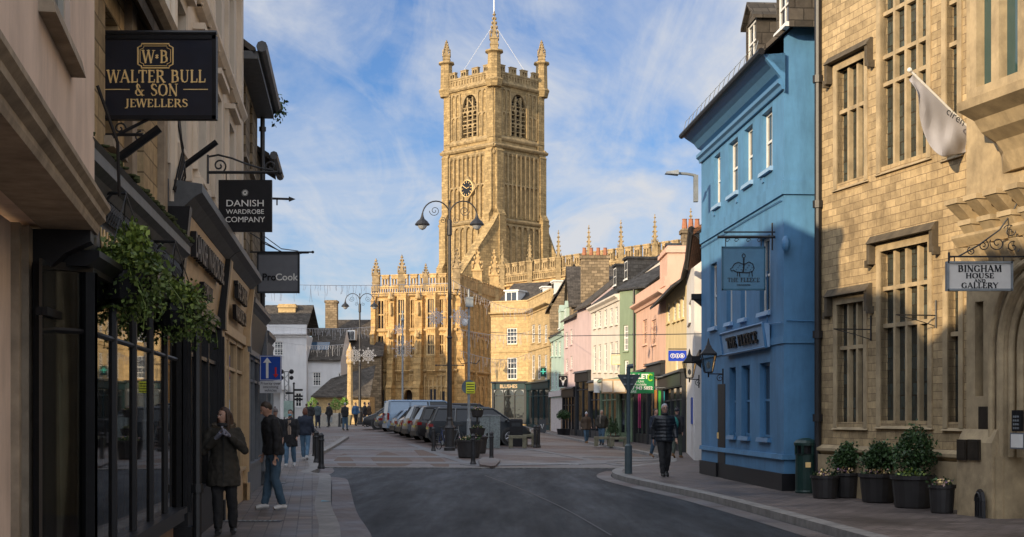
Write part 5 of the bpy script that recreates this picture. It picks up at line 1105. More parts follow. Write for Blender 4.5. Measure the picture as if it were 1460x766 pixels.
# ---- pink house
G_, H0, H_ = P2(823, 93), P2(825, 92), P2(843, 88.5)
r = RH('pink_house', 'dusty pink terraced house with black shopfronts and a stone slated roof', E_, G_, PZ(452, 95), M_pink)
for px, a in ((808, 0), (814.5, -4)): r.win(px - 1.5, px + 1.5, 474 + a, 495 + a, 2, 3); r.win(px - 1.5, px + 1.5, 512 + a, 530 + a, 2, 3)
r.done(gable=2.6); r.roof(2.6, M_slate)
smallshop(r.b, r.F, .2, r.F.L - .1, 3.3, M_black, M_black, 4, None, zb=PV)
r3 = RH('', '', G_, H_, PZ(437, 91), M_pink, out=(-.4, -1), dep=6, parent=r.b); r3.done(gable=2.4); r3.roof(2.4, M_slate)
smallshop(r.b, r3.F, .1, r3.F.L - .05, PZ(532, 91), M_black, M_dgrey, 2, 'BALTICS' if False else None, zb=PV); 
# ---- cream house + green gable front
I_, J_ = P2(883.5, 78), P2(907, 76.8)
r = RH('cream_house', 'tall cream terraced house with ten narrow sash windows between the pink and green fronts', H_, I_, PZ(425, 82), M_crm)
for i, px in enumerate((848, 855, 863.5, 871.5, 879)): 
    r.win(px - 1.9, px + 1.9, 446 - i * 2, 468 - i * 1.5, 2, 4); r.win(px - 1.9, px + 1.9, 493 - i * 1.5, 530, 2, 4)
r.done(gable=3.0); r.roof(3.0, M_dslate, over=.1); r.cornice(z=r.ze - .25, d=.3)
smallshop(r.b, r.F, .2, 4.5, PZ(545, 86), M_tan, M_dgrey, 2, None, zb=PV); smallshop(r.b, r.F, 4.6, r.F.L - .1, PZ(543, 80), M_cream, M_shopg, 3, None, zb=PV, label='sage green shopfront with a cream fascia')
for u in (4.2, 8): m = MB(); m.fb(r.F, u, u + 1.1, -2.4, -.7, r.ze + .7, r.ze + 2.0); m.fb(r.F, u - .1, u + 1.2, -2.5, -.6, r.ze + 2, r.ze + 2.12); dm = m.build('dormer', M_dslate, r.b); window(dm, r.F, u + .1, u + 1.0, r.ze + .9, r.ze + 1.9, d=-.69, depth=.005, fm=M_white, pm=M_glass, sm=M_white)
psign('hanging_sign', 'white sign with faint lettering over the shop left of the sage shopfront', 84, 846.5, 857.5, 541, 560, M_white)
psign('hanging_sign', 'small tilted cream sign with a gold rim above the cream fascia', 78, 871.5, 886.5, 506, 520, M_cream, words=[('BARTER', .45, .12), ('SHOP', .75, .1)] if False else None, rim=M_gold)
r = RH('green_house', 'sage green rendered house end with a dark slate roof, right of the cream house', I_, J_, PZ(413, 77), M_green, out=(0, -1), dep=9)
r.win(889, 895.6, 464, 500, 3, 4); r.win(890, 896, 514, 536, 3, 4); r.done(ends=(1, 1)); m = MB(); F_ = r.F
m.quad(F_.P(-.3, .15, r.ze), F_.P(F_.L + .2, .15, r.ze), F_.P(F_.L + .4, -4, r.ze + 2.6), F_.P(-.3, -4, r.ze + 2.6)); m.prism([F_.P(-.3, .15, r.ze), F_.P(F_.L + 1, .15, r.ze), F_.P(F_.L + 1, -4, r.ze + 2.7), F_.P(1.2, -4, r.ze + 2.7)], (0, 0, .1)); m.build('roof', M_dslate, r.b)
smallshop(r.b, r.F, .0, r.F.L - .15, PZ(541, 77), M_cream, M_shopg, 2, None, zb=PV, label='sage green shopfront with a large cream sign')
pipe(r.b, r.F, r.F.L - .1, .08, .1, r.ze, M_blackm, .05)
m = MB(); D = 77.8; m.box(PX(857.5, D), PX(893, D), 76.2, D, PZ(561, 77), PZ(541, 77)); sb_ = m.build('sign_box', M_tan, r.b); m = MB()
for a, c in ((859, 873), (875, 891.5)): m.box(PX(a, 76.2), PX(c, 76.2), 76.15, 76.19, PZ(559, 76.2), PZ(543, 76.2))
m.build('sign_panel', M_cream, sb_)
# ---- salmon house
L_ = P2(949, 66); r = RH('salmon_house', 'salmon pink parapet house with two tall recessed windows above a dark fascia', J_, L_, PZ(418, 70), M_salm, dep=9)
for pl, pr in ((916.5, 922.5), (929, 935.5)): r.win(pl, pr, 456, 491, 2, 4, fm=M_salm); r.win(pl, pr, 519, 533, 2, 2, fm=M_salm)
r.done(ends=(1, 1)); r.cornice(z=r.ze - .3, d=.35); m = MB(); m.fb(r.F, 0, r.F.L, -.2, .05, r.ze, r.ze + .45); m.build('parapet', M_salm, r.b)
m = MB(); x0, x1 = PX(950, 69), PX(978, 69); m.box(x0, x1, 68.5, 72, 6, PZ(352, 69)); m.box(x0 - .1, x1 + .1, 68.4, 72.1, PZ(362, 69), PZ(357, 69)); m.build('gable_stack', M_salm, r.b)
sh = smallshop(r.b, r.F, .2, r.F.L * .5, 3.8, M_black, M_black, 3, None, zb=PV); sh2 = smallshop(r.b, r.F, r.F.L * .5 + .1, r.F.L - .1, 4.0, M_dgrey, M_dgrey, 3, None, zb=PV)
F_ = r.F
for k, (ua, c) in enumerate(((1.4, (.6, .02, .2)), (F_.L * .5 + 2.2, (.5, .2, .02)), (F_.L * .5 + 3.5, (.05, .45, .05)), (F_.L * .5 + 4.7, (.02, .35, .4)))):
    m = MB(); m.fb(F_, ua, ua + .8, .06, .07, .9, 2.8); m.build('poster', plain('poster %d' % k, c, .5, var=.3, ns=2), sh if k == 0 else sh2)
m = MB(); z = PZ(400, 66.5)
# ---- yellow house and white house
Y0, Y1, Y2 = P2(944.5, 68), P2(979, 56), P2(990, 46.5)
r = RH('yellow_house', 'mustard yellow house with a row of small white windows under deep eaves', Y0, Y1, PZ(425, 66), M_yell, dep=7)
for i, px in enumerate((953, 961.5, 967.5, 973.5)): r.win(px - 1.9, px + 1.9, 434 - i * 4, 460 - i * 2.2, 2, 3)
r.win(963, 967, 510, 545, 2, 4); r.done(gable=2.4); r.roof(2.4, M_dslate, over=.6)
smallshop(r.b, r.F, .2, r.F.L - .2, 3.3, M_black, M_dgrey, 4, None, zb=PV)
r = RH('white_house', 'plain white rendered house between the mustard house and the narrow timbered house', Y1, Y2, PZ(396, 56), M_rwhite, dep=7)
r.win(982, 985, 430, 460, 2, 4); r.done(gable=2.2); r.roof(2.2, M_slate)
m = MB(); u = r.F.L - 2.8; m.fb(r.F, u, u + 1.2, 0, .04, 1.3, 2.2); t_ = m.build('notice_board', M_rblue, r.b)
# signs
D = 55.6; M_tsb = plain('bank sign blue', (.005, .04, .42), .35, var=.05, bmp=0)
t, x0, x1, z0, z1 = psign('bank_sign', 'bright blue bank sign with three white ringed letters', D, 953, 978.5, 500, 515, M_tsb)
w = x1 - x0; zc_ = (z0 + z1) / 2; m = MB()
for k, s_ in enumerate('TSB'):
    xc = x0 + w * (.24 + .26 * k); m.tube([(xc + .085 * math.cos(a * math.pi / 8), D - .035, zc_ + .085 * math.sin(a * math.pi / 8)) for a in range(17)], .012, 5); text(s_, (xc, D - .034, zc_ - .045), XU, ZU, .13, M_white, t, bold=.006)
m.build('rings', M_white, t)
m = MB(); D = 58
M_let = plain('estate agent green', (.005, .2, .06), .4, var=.06, bmp=0); D = 63.5
t, x0, x1, z0, z1 = hsign('letting_board', 'green letting board with white writing and a lime ring behind the give way sign', D, 896, 932.5, 531, 561, M_let)
h = z1 - z0; w = x1 - x0
text('TO LET', (x0 + w * .36, D - .035, z1 - h * .3), XU, ZU, .29, M_white, t, bold=.012); text('Retail Unit', (x0 + w * .33, D - .035, z1 - h * .48), XU, ZU, .15, M_white, t); text('Available', (x0 + w * .47, D - .035, z1 - h * .63), XU, ZU, .15, M_white, t); text('07 943 5852', (x0 + w * .5, D - .035, z1 - h * .82), XU, ZU, .2, M_white, t, bold=.008); text('CBRE', (x0 + w * .16, D - .035, z1 - h * .97), XU, ZU, .15, M_white, t)
m = MB(); m.tube([(x1 - w * .14 + .1 * math.cos(a * math.pi / 9), D - .04, z1 - h * .25 + .14 * math.sin(a * math.pi / 9)) for a in range(2, 17)], .035, 5); m.build('lime_ring', plain('lime', (.3, .55, .03), .5, bmp=0), t)
m = MB(); m.tube([(x1 - .1, D + .05, z0 + .25), (x1 + .75, D + .05, z0 + .25)], .02, 5); m.tube([(x1 - .1, D + .05, z1 - .2), (x1 + .75, D + .05, z1 - .2)], .02, 5); m.build('fixing', M_grey, t)
# big chimney and roofs behind the terrace
def backhouse(label, x0, x1, y0, y1, ze, rise, mat, rmat, axis='x', chim=None):
    b = thing('roofed_house', label, 'house', (x0, y0, 0)); m = MB(); m.box(x0, x1, y0, y1, 0, ze)
    if axis == 'x':
        ym = (y0 + y1) / 2; m.prism([(x0, y0, ze), (x0, y1, ze), (x0, ym, ze + rise)], (x1 - x0, 0, 0)); m.build('wall', mat, b); m = MB(); m.prism([(x0 - .2, y0 - .3, ze - .1), (x1 + .2, y0 - .3, ze - .1), (x1 + .2, ym, ze + rise + .05), (x0 - .2, ym, ze + rise + .05)], (0, 0, .12)); m.prism([(x0 - .2, y1 + .3, ze - .1), (x1 + .2, y1 + .3, ze - .1), (x1 + .2, ym, ze + rise + .05), (x0 - .2, ym, ze + rise + .05)], (0, 0, .12))
    else:
        xm = (x0 + x1) / 2; m.prism([(x0, y0, ze), (x1, y0, ze), (xm, y0, ze + rise)], (0, y1 - y0, 0)); m.build('wall', mat, b); m = MB()
        for xx in (x0 - .3, x1 + .3): m.prism([(xx, y0 - .2, ze - .1), (xx, y1 + .2, ze - .1), (xm, y1 + .2, ze + rise + .05), (xm, y0 - .2, ze + rise + .05)], (0, 0, .12))
    rf = m.build('roof', rmat, b)
    for c in (chim or []):
        cx, cy, w_, d_, za, zb, n = c; m = MB(); m.box(cx - w_ / 2, cx + w_ / 2, cy - d_ / 2, cy + d_ / 2, za, zb); m.box(cx - w_ / 2 - .08, cx + w_ / 2 + .08, cy - d_ / 2 - .08, cy + d_ / 2 + .08, zb - .25, zb - .05); ch = m.build('chimney', M_oldst, rf)
        for k in range(n): m = MB(); m.lathe([(.14, 0), (.16, .1), (.12, .5), (.15, .55)], 8, (cx - w_ / 2 + w_ * (k + .5) / n, cy, zb)); m.build('chimney_pot', plain('terracotta', (.35, .14, .07), .8), ch)
    return b
backhouse('stone slated house behind the pink front with a broad chimney of four pots', PX(812, 100), PX(850, 100) + 3, 97, 106, 9.0, 3.0, M_oldst, M_slate, 'x', [(PX(848, 97), 97, 1.9, .9, 9.2, PZ(365, 97), 4)])
backhouse('steep stone slated house behind the corner building', PX(782, 112), PX(812, 112) + 2, 108, 120, 9.5, 3.4, M_oldst, M_slate, 'y')
backhouse('slate roofed house behind the cream and green fronts', PX(886, 86), PX(935, 86), 84, 95, 8.4, 2.2, M_dslate, M_dslate, 'y', [(PX(958, 82), 83, .8, .7, 9, PZ(362, 83), 2)])
backhouse('dark slate roofed house behind the mustard house', PX(960, 74), PX(990, 74) + 2, 72, 80, 8.0, 2.6, M_oldst, M_dslate, 'x', [(PX(985, 76), 76, 1, .8, 9, 11.5, 3)])
# ================================================================== FAR LEFT group
M_wh = plain('white lime wash', (.62, .62, .62), .8, var=.08, ns=.8, dirt=.2, streak=True)
r = RH('white_villa', 'tall white rendered house with a parapet and grey slate roof, far left of the square', P2(366, 122), P2(437, 122), PZ(478, 122), M_wh, out=(0, -1), dep=9)
r.win(391, 403.5, 487, 507, 3, 5); r.win(421, 430, 560, 580, 2, 3); r.done(); r.cornice(d=.35)
m = MB(); m.fb(r.F, 0, r.F.L, -.2, .05, r.ze + .18, r.ze + .9); m.build('parapet', M_wh, r.b); m = MB(); pitched(m, r.F, 0, r.F.L, r.ze + .4, 2.4, 4.4, 0); rf = m.build('roof', M_slate, r.b)
m = MB(); m.box(PX(402, 127), PX(426, 127), 125, 127, 8, PZ(436, 127)); m.box(PX(401, 127), PX(427, 127), 124.9, 127.1, PZ(441, 127), PZ(438, 127)); m.build('chimney', M_blu, rf)
m = MB()
for px in (378, 384, 402, 408): m.tube([(*P2(px, 121.2), .6), (*P2(px, 121.2), PZ(556, 121))], .18, 10)
m.box(PX(372, 121), PX(411, 121), 120.8, 122, PZ(556, 121), PZ(550, 121)); m.build('portico', M_wh, r.b)
r = RH('white_cottage', 'lower white house with a big stone slate roof and one rooflight beside the white villa', P2(437, 123), P2(486, 123), PZ(513, 123), M_wh, out=(0, -1), dep=9)
r.win(446, 457.5, 531, 550, 3, 5); r.win(482, 485.5, 532, 544, 1, 2); r.done(gable=2.9); r.roof(2.9, M_slate)
m = MB(); u = r.F.u(455, -1); m.fb(r.F, u - .9, u + .9, -2.1, -1.0, r.ze + .62, r.ze + 1.42) if False else m.prism([r.F.P(u - .8, -1.1, r.ze + .88), r.F.P(u + .8, -1.1, r.ze + .88), r.F.P(u + .8, -2.2, r.ze + 1.58), r.F.P(u - .8, -2.2, r.ze + 1.58)], (0, 0, .05)); m.build('rooflight', glass('rooflight glass', (.05, .09, .14), .05, 1), r.r)
b = thing('stone_lean_to', 'low honey stone building with a mossy stone slate roof in front of the white cottage', 'building', (PX(446, 119), 119, 0))
m = MB(); m.box(PX(447, 119), PX(528, 119), 118.5, 122.9, 0, PZ(566, 119)); m.build('wall', M_blu, b); m = MB(); m.prism([(PX(443, 118), 118, PZ(567, 118)), (PX(528, 118), 118, PZ(567, 118)), (PX(528, 118), 122.5, PZ(520, 118)), (PX(462, 118), 122.5, PZ(540, 118))], (0, 0, .12)); m.build('roof', M_slate, b); m = MB()
for px in (452, 465, 500, 515): m.box(PX(px, 118.4), PX(px + 5, 118.4), 118.42, 118.49, 1.2, 2.2)
m.build('window', M_glass, b)
backhouse('tall dark stone house with one dormer and a single stack behind the market cross', PX(472, 132), PX(545, 132), 131, 142, PZ(507, 131), PZ(458, 136) - PZ(507, 131), M_oldst, M_slate, 'x', [(PX(472, 133), 133.5, 1.1, 1, 6, PZ(428, 133), 0)])
m = MB(); D = 130.6; 
bh = [o for o in bpy.data.objects if 'one dormer' in o.get('label', '')][0]
m.box(PX(493, D), PX(504.5, D), 131.5, 133.5, PZ(484, D), PZ(470, D)); dm = m.build('dormer', M_white, bh); m = MB(); m.box(PX(494.5, D), PX(498.3, D), 131.44, 131.49, PZ(483, D), PZ(472, D)); m.box(PX(499.3, D), PX(503, D), 131.44, 131.49, PZ(483, D), PZ(472, D)); m.build('pane', M_glass, dm)
m = MB()
for px in (502, 511, 520): m.box(PX(px, D), PX(px + 6, D), 130.9, 130.98, PZ(548, D), PZ(534, D))
m.build('window', M_glass2, bh)
# market cross
D = 110; x = PX(499, D); g_ = gz(x, D); t = thing('market_cross', 'slender stone market cross column on steps left of the church porch', 'market cross', (x, D, g_))
m = MB()
for k in range(3): m.lathe([(1.6 - k * .45, .0 + k * .25), (1.6 - k * .45, .25 + k * .25)], 8, (x, D, g_))
m.build('steps', M_blu, t); m = MB(); m.lathe([(.4, .75), (.4, 1.3), (.24, 1.5), (.2, 4.6), (.3, 4.7), (.3, 5.0)], 8, (x, D, g_)); m.build('shaft', M_blu, t); m = MB(); m.lathe([(.22, 5.0), (.3, 5.2), (.28, 5.6), (.1, 6.0), (.03, 6.3)], 8, (x, D, g_)); m.build('finial', M_chd, t)
# ================================================================== CHURCH
def pinnacle(mb, c, w, h, shaft=.45, crock=4):
    c = Vector(c); hs = h * shaft; mb.box(c.x - w / 2, c.x + w / 2, c.y - w / 2, c.y + w / 2, c.z, c.z + hs)
    for k, zz in enumerate((hs - .02, hs * .5)): mb.lathe([(w * .8, zz), (w * .82, zz + w * .12), (w * .62, zz + w * .25)], 4, c)
    for k in range(4):
        a = k * math.pi / 2; dx, dy = math.cos(a), math.sin(a); mb.prism([c + Vector((dx * w * .5 - dy * w * .45, dy * w * .5 + dx * w * .45, hs)), c + Vector((dx * w * .5 + dy * w * .45, dy * w * .5 - dx * w * .45, hs)), c + Vector((dx * w * .5, dy * w * .5, hs + w * 1.1))], (dx * w * .12, dy * w * .12, 0))
    hp = h - hs; mb.lathe([(w * .6, hs), (w * .5, hs + hp * .1), (w * .1, hs + hp * .88), (w * .07, hs + hp)], 4, c)
    for j in range(crock):
        f = (j + .5) / (crock + .3); r_ = w * (.62 * (1 - f) + .16); zz = hs + hp * (.05 + f * .85)
        for k in range(4):
            a = math.pi / 4 + k * math.pi / 2; q = c + Vector((math.cos(a) * r_, math.sin(a) * r_, zz)); mb.ell(q, (w * .13, w * .13, w * .16), 5, 4)
    mb.ell(c + Vector((0, 0, h - hp * .08)), (w * .24, w * .24, w * .16), 6, 4); mb.ell(c + Vector((0, 0, h)), (w * .1, w * .1, w * .2), 5, 4)
def battle(mb, F, u0, u1, z0, hb, hm, pitch, d0=-.15, d1=.12, frac=.58, pierced=True):
    """pierced parapet: open band, merlons with arched openings and gabled caps"""
    n = max(1, round((u1 - u0) / pitch)); p = (u1 - u0) / n
    mb.fb(F, u0, u1, d0 - .05, d1 + .06, z0, z0 + hb * .16); mb.fb(F, u0, u1, d0 - .02, d1 + .03, z0 + hb * .84, z0 + hb)
    k = u0; s = p / 4
    while k < u1 - .01: mb.fb(F, k, k + s * .35, d0 + .02, d1 - .02, z0 + hb * .16, z0 + hb * .84); mb.fb(F, k + s * .35, min(k + s, u1), d0 + .03, d1 - .05, z0 + hb * .66, z0 + hb * .84); k += s
    for i in range(n):
        a = u0 + i * p + p * (1 - frac) / 2; b_ = a + p * frac; w_ = (b_ - a) * .14; zt = z0 + hb + hm
        for q in (a, (a + b_) / 2 - w_ / 2, b_ - w_): mb.fb(F, q, q + w_, d0, d1, z0 + hb, zt - hm * .2)
        mb.fb(F, a, b_, d0, d1, zt - hm * .3, zt); mb.fb(F, a - .05, b_ + .05, d0 - .05, d1 + .05, zt, zt + hm * .12)
        mb.fb(F, a + w_, b_ - w_, d0 + .1, d1 - .06, z0 + hb, z0 + hb + hm * .18)
def panels(mb, F, u0, u1, z0, z1, n, d, rib=.1, proj=.1, arch=True, mids=()):
    w_ = (u1 - u0) / n
    for i in range(n + 1):
        c = u0 + w_ * i; mb.fb(F, c - rib / 2, c + rib / 2, d - .02, d + proj, z0, z1)
    for z in list(mids) + [z1]:
        mb.fb(F, u0, u1, d - .02, d + proj * .9, z - rib / 2, z + rib / 2)
        if arch:
            for i in range(n): a = u0 + w_ * i + rib / 2; spandrels(mb, F, a, a + w_ - rib, z - rib / 2 - w_ * .8, z - rib / 2, d + proj * .8, proj * .7, 4)
def buttress(mb, F, u0, u1, stages, gable=False):
    """stages: (z_bottom, z_top, projection), each with a sloping weathering"""
    for i, (za, zb, p) in enumerate(stages):
        nx = stages[i + 1][2] if i + 1 < len(stages) else 0.0
        mb.fb(F, u0, u1, -.05, p, za, zb - .35); mb.wedge(F, u0 - .04, u1 + .04, -.05, p + .06, zb - .35, zb - .28, p + .04); mb.wedge(F, u0, u1, -.05, p, zb - .28, zb + (p - nx) * .9, nx + .01)
b = thing('parish_church', 'golden gothic parish church with a pierced parapet porch and a tall pinnacled west tower', 'church', (-6, 131, 0))
M_cg = glass('church window glass', (.03, .035, .045), .2, .5)
def gwin(F, u0, u1, z0, z1, lights, trans, d=0., mat=M_chd, mw=.1, par=None, deep=.25):
    m = MB(); k = d - deep
    for i in range(1, lights): c = u0 + (u1 - u0) * i / lights; m.fb(F, c - mw / 2, c + mw / 2, k, d - .03, z0, z1)
    for z in trans: m.fb(F, u0, u1, k, d - .035, z - mw * .7, z + mw * .7)
    for z in list(trans) + [z1]:
        for i in range(lights):
            a = u0 + (u1 - u0) * i / lights + mw / 2; c = u0 + (u1 - u0) * (i + 1) / lights - mw / 2; spandrels(m, F, a, c, z - mw * .7 - (c - a) * .9, z - mw * .7 if z != z1 else z, d - .04, .1, 4)
    for q in ((u0 - .14, u0, z0, z1 + .14), (u1, u1 + .14, z0, z1 + .14), (u0, u1, z1, z1 + .14), (u0 - .14, u1 + .14, z0 - .16, z0)): m.fb(F, q[0], q[1], d - .05, d + .07, q[2], q[3])
    w = m.build('tracery_window', mat, par); g = MB(); g.fb(F, u0, u1, k - .04, k, z0, z1); g.build('leaded_pane', M_cg, w); return w
# porch (child group of the church)
A, B_ = P2(531, 133), P2(652, 130.5); FP = Fr(A, B_, (0, -1)); FS = Fr(B_, P2(722, 150), (1, -.3)); LP, LS = FP.L, FS.L
zr = PZ(418, 131); z1_ = PZ(471, 131); z2_ = PZ(529, 131); zt2 = PZ(427, 131); zb2 = PZ(467, 131); zt1 = PZ(478, 131); zb1 = PZ(505, 131)
U = lambda px, d=0: FP.u(px, d)
ow = [(U(576), U(584)), (U(612), U(620))]
small = [(U(539), U(547)), (U(586), U(590.5)), (U(627), U(632.5))]
ops = [(a, c, zb2, zt2) for a, c in small] + [(a, c, zb1, zt1) for a, c in small] + [(U(575), U(590), 0, PZ(556, 131))]
m = MB(); wall(m, FP, 0, LP, 0, zr, ops, depth=.5); m.quad(FP.P(0, 0, 0), FP.P(0, 0, zr), FP.P(0, -12, zr), FP.P(0, -12, 0)); m.quad(FP.P(0, 0, zr - .1), FP.P(LP, 0, zr - .1), FS.P(LS, 0, zr - .1), FP.P(0, -14, zr - .1)); m.build('porch_wall', M_church, b)
for a, c in small: gwin(FP, a, c, zb2, zt2, 2, [(zb2 + zt2) / 2], par=b, mw=.07); gwin(FP, a, c, zb1, zt1, 2, [(zb1 + zt1) / 2], par=b, mw=.07)
for pa, pb in ((568, 583), (610, 625)):          # two storey oriels
    a, c = U(pa), U(pb); dd = .55; m = MB()
    m.ring([[FP.P(a - .15, 0, z), FP.P(a + .1, d_, z), FP.P(c - .1, d_, z), FP.P(c + .15, 0, z)] for d_, z in ((.05, z2_ - .9), (.3, z2_ - .4), (dd + .1, z2_), (dd, z2_ + .1), (dd, zb1 - .15))]); Fo = Fr(FP.P(a + .1, dd, 0), FP.P(c - .1, dd, 0), (0, -1))
    m.fb(Fo, 0, Fo.L, -.6, .0, zt1 + .15, zb2 - .15); m.fb(Fo, 0, Fo.L, -.6, 0, zt2 + .15, zr); panels(m, Fo, 0.05, Fo.L - .05, z2_ + .15, zb1 - .3, 4, 0, .06, .07); panels(m, Fo, 0.05, Fo.L - .05, zt1 + .25, zb2 - .25, 4, 0, .06, .05, False)
    for s_ in (0, 1):
        e0, e1 = ((a - .15, 0), (a + .1, dd)) if s_ == 0 else ((c - .1, dd), (c + .15, 0)); m.prism([FP.P(e0[0], e0[1], zb1 - .2), FP.P(e1[0], e1[1], zb1 - .2), FP.P(e1[0], e1[1], zr), FP.P(e0[0], e0[1], zr)], FP.n * -.1)
    m.build('oriel', M_church, b)
    gwin(Fo, .12, Fo.L - .12, zb2, zt2, 3, [(zb2 + zt2) / 2], par=b, mw=.08, deep=.12); gwin(Fo, .12, Fo.L - .12, zb1, zt1, 3, [(zb1 + zt1) / 2], par=b, mw=.08, deep=.12)
m = MB()
for px, w_ in ((531, 6), (556, 8), (594, 10), (640, 7)):
    a = max(0, U(px)); c = min(LP, U(px + w_)); buttress(m, FP, a, c, [(0, PZ(548, 131), 1.1), (PZ(548, 131), z2_ + 1, .8), (z2_ + 1, z1_, .6), (z1_, zr - .3, .4)])
m.build('buttress', M_church, b)
m = MB()
for z, p in ((z2_, .22), (z1_, .2), (zr - .15, .28)): moulding(m, FP, 0, LP, z, [(0, -.12), (p * .6, -.08), (p, .03), (p, .12), (0, .2)]); moulding(m, FS, 0, LS, z, [(0, -.12), (p * .6, -.08), (p, .03), (p, .12), (0, .2)])
m.build('string_course', M_chd, b)
m = MB()
for pa, pb, n in ((547.5, 556, 2), (564.5, 575, 3), (590.5, 594, 1), (604.5, 612, 2), (632.5, 640, 2)): 
    a, c = U(pa), U(pb); panels(m, FP, a, c, z2_ + .3, zb1 - .3, n, 0, .07, .08); panels(m, FP, a, c, zt1 + .2, zb2 - .25, n, 0, .06, .07, False)
    panels(m, FP, a, c, z1_ + .5, zr - .5, n, 0, .06, .08, mids=((z1_ + zr) / 2,))
for px in (560, 599, 643): 
    for zz in (z2_ + 1.6, z1_ + 1.4): c = FP.P(U(px), .95 if zz < z1_ else .62, zz); m.lathe([(.12, 0), (.16, .2), (.14, .8), (.1, 1.0), (.1, 1.15), (.02, 1.3)], 7, c); m.lathe([(.26, 1.5), (.28, 1.6), (.02, 2.3)], 6, c)
a, c = U(606), U(636); panels(m, FP, a, c, 1.6, z2_ - .4, 5, 0, .1, .14, mids=(z2_ - 1.4,)); a, c = U(537), U(555); panels(m, FP, a, c, 1.6, z2_ - .4, 3, 0, .1, .14, mids=(z2_ - 1.4,)); panels(m, FP, U(566), U(592), PZ(543, 131), z2_ - .3, 7, 0, .07, .1)
m.build('blind_tracery', M_chd, b)
m = MB(); ua, ub, zh = U(575), U(590), PZ(556, 131); spandrels(m, FP, ua, ub, zh - 1.3, zh, -.05, .3, 10)
pts = [FP.P(ua - .06, .03, z) for z in (1, 2)] ; n = 10; um = (ua + ub) / 2; wd = (ub - ua) / 2 + .08
pts += [FP.P(um - wd * math.cos(k / n * math.pi / 2) ** .75 if k < n else um, .03, zh - 1.3 + 1.4 * math.sin(k / n * math.pi / 2)) for k in range(n + 1)]; pts += [FP.P(um + wd * math.cos(k / n * math.pi / 2) ** .75, .03, zh - 1.3 + 1.4 * math.sin(k / n * math.pi / 2)) for k in range(n - 1, -1, -1)]; m.tube(pts, .1, 6)
m.fb(FP, ua - .5, ub + .5, 0, .16, zh + .2, zh + .35); m.build('doorway_arch', M_chd, b)
m = MB(); m.fb(FP, ua, ub, -.9, -.85, 0, zh); m.build('door', plain('dark oak', (.04, .025, .015), .7), b)
for px, y0, y1 in ((617.5, 555, 580), (632, 558, 580), (546, 556, 582)): m = MB(); m.fb(FP, U(px) - .28, U(px) + .28, .0, .02, PZ(y1, 131), PZ(y0, 131)); m.build('lancet', M_cg, b)
# side of the porch
m = MB(); wall(m, FS, 0, LS, 0, zr, []); m.build('porch_side_wall', M_church, b)
m = MB(); buttress(m, FS, 0, .9, [(0, PZ(548, 131), 1.0), (PZ(548, 131), z2_ + 1, .7), (z2_ + 1, z1_, .5), (z1_, zr - .3, .3)])
for k in range(1, 4): u = k * LS / 3.4; buttress(m, FS, u, u + .5, [(0, z2_, .3), (z2_, z1_, .22), (z1_, zr - .4, .12)])
m.build('buttress', M_church, b)
m = MB()
for k in range(4):
    a = k * LS / 3.4 + (.95 if k == 0 else .75); c = min(LS, (k + 1) * LS / 3.4 - .05); panels(m, FS, a, c, z1_ + .4, zr - .4, 3, 0, .12, .12); panels(m, FS, a, c, z2_ + .3, z1_ - .4, 3, 0, .12, .12); panels(m, FS, a, c, 1.0, z2_ - .3, 3, 0, .1, .1, mids=(z2_ - 1.3,))
m.build('blind_tracery', M_chd, b)
hb, hm = .7, .95; M_navp0 = plain('weathered pinnacle stone', (.34, .245, .13), .9, var=.45, ns=2, bmp=.4, dirt=1.0)
m = MB(); battle(m, FP, -.05, LP + .05, zr + .05, hb, hm, .95, -.1, .2, .72); m.build('porch_parapet', M_chd, b); m = MB(); battle(m, FS, .1, LS, zr + .05, hb, hm, 1.05, -.1, .2, .72)
m.build('porch_side_parapet', M_chd, b)
for px, yt, sp_ in ((536, 367, .75), (573, 363, .75), (607, 376, .6), (651, 355, .8)):
    m = MB(); c = FP.P(U(px), .0, zr + .3); pinnacle(m, c, sp_ * .85, PZ(yt, 131) - c.z, .5, 4); m.build('pinnacle', M_navp0, b)
for k, (u, yt) in enumerate(((7.5, 352), (14.5, 358))): m = MB(); c = FS.P(u, .0, zr + .3); pinnacle(m, c, .9, PZ(yt, c.y) - c.z, .5, 4); m.build('pinnacle', M_chd, b)
# nave and aisle running right behind the terrace
FN2 = Fr((-.73, 165), (-.73 + .6 * 46, 165 - .8 * 46), (-.8, -.6)); LN = FN2.L; zn = PZ(403, 163); m = MB(); ops = []
for k in range(6): u = 2.0 + k * 7.3; ops.append((u, u + 5.0, zn - 5.5, zn - 1.0))
wall(m, FN2, -3, LN, 0, zn, ops, depth=.6); m.quad(FN2.P(-3, 0, zn - .2), FN2.P(LN, 0, zn - .2), FN2.P(LN, -14, zn - .2), FN2.P(-3, -14, zn - .2)); m.build('nave_wall', M_church, b)
for a, c, e, f in ops:
    m = MB(); spandrels(m, FN2, a, c, e + 1.6, f, -.02, .3, 10); n = 5
    for i in range(1, n): q = a + (c - a) * i / n; m.fb(FN2, q - .09, q + .09, -.35, -.1, e, f)
    for z in (e + 1.2, e + 2.6):
        for i in range(n): q = a + (c - a) * i / n; spandrels(m, FN2, q + .09, q + (c - a) / n - .09, z - .6, z, -.12, .15, 4); m.fb(FN2, q, q + (c - a) / n, -.3, -.12, z, z + .12)
    w = m.build('tracery_window', M_chd, b); m = MB(); m.fb(FN2, a, c, -.45, -.4, e, f); m.build('leaded_pane', M_cg, w)
m = MB(); M_navp = plain('weathered parapet stone', (.42, .3, .15), .9, var=.45, ns=2, bmp=.4, dirt=1.0); battle(m, FN2, -3, LN, zn + .05, 1.0, 1.15, 1.4, -.15, .15, .68)
m.build('nave_parapet', M_navp, b); m = MB(); moulding(m, FN2, -3, LN, zn - .35, [(0, -.1), (.3, .05), (.3, .2), (0, .3)]); m.build('string_course', M_chd, b)
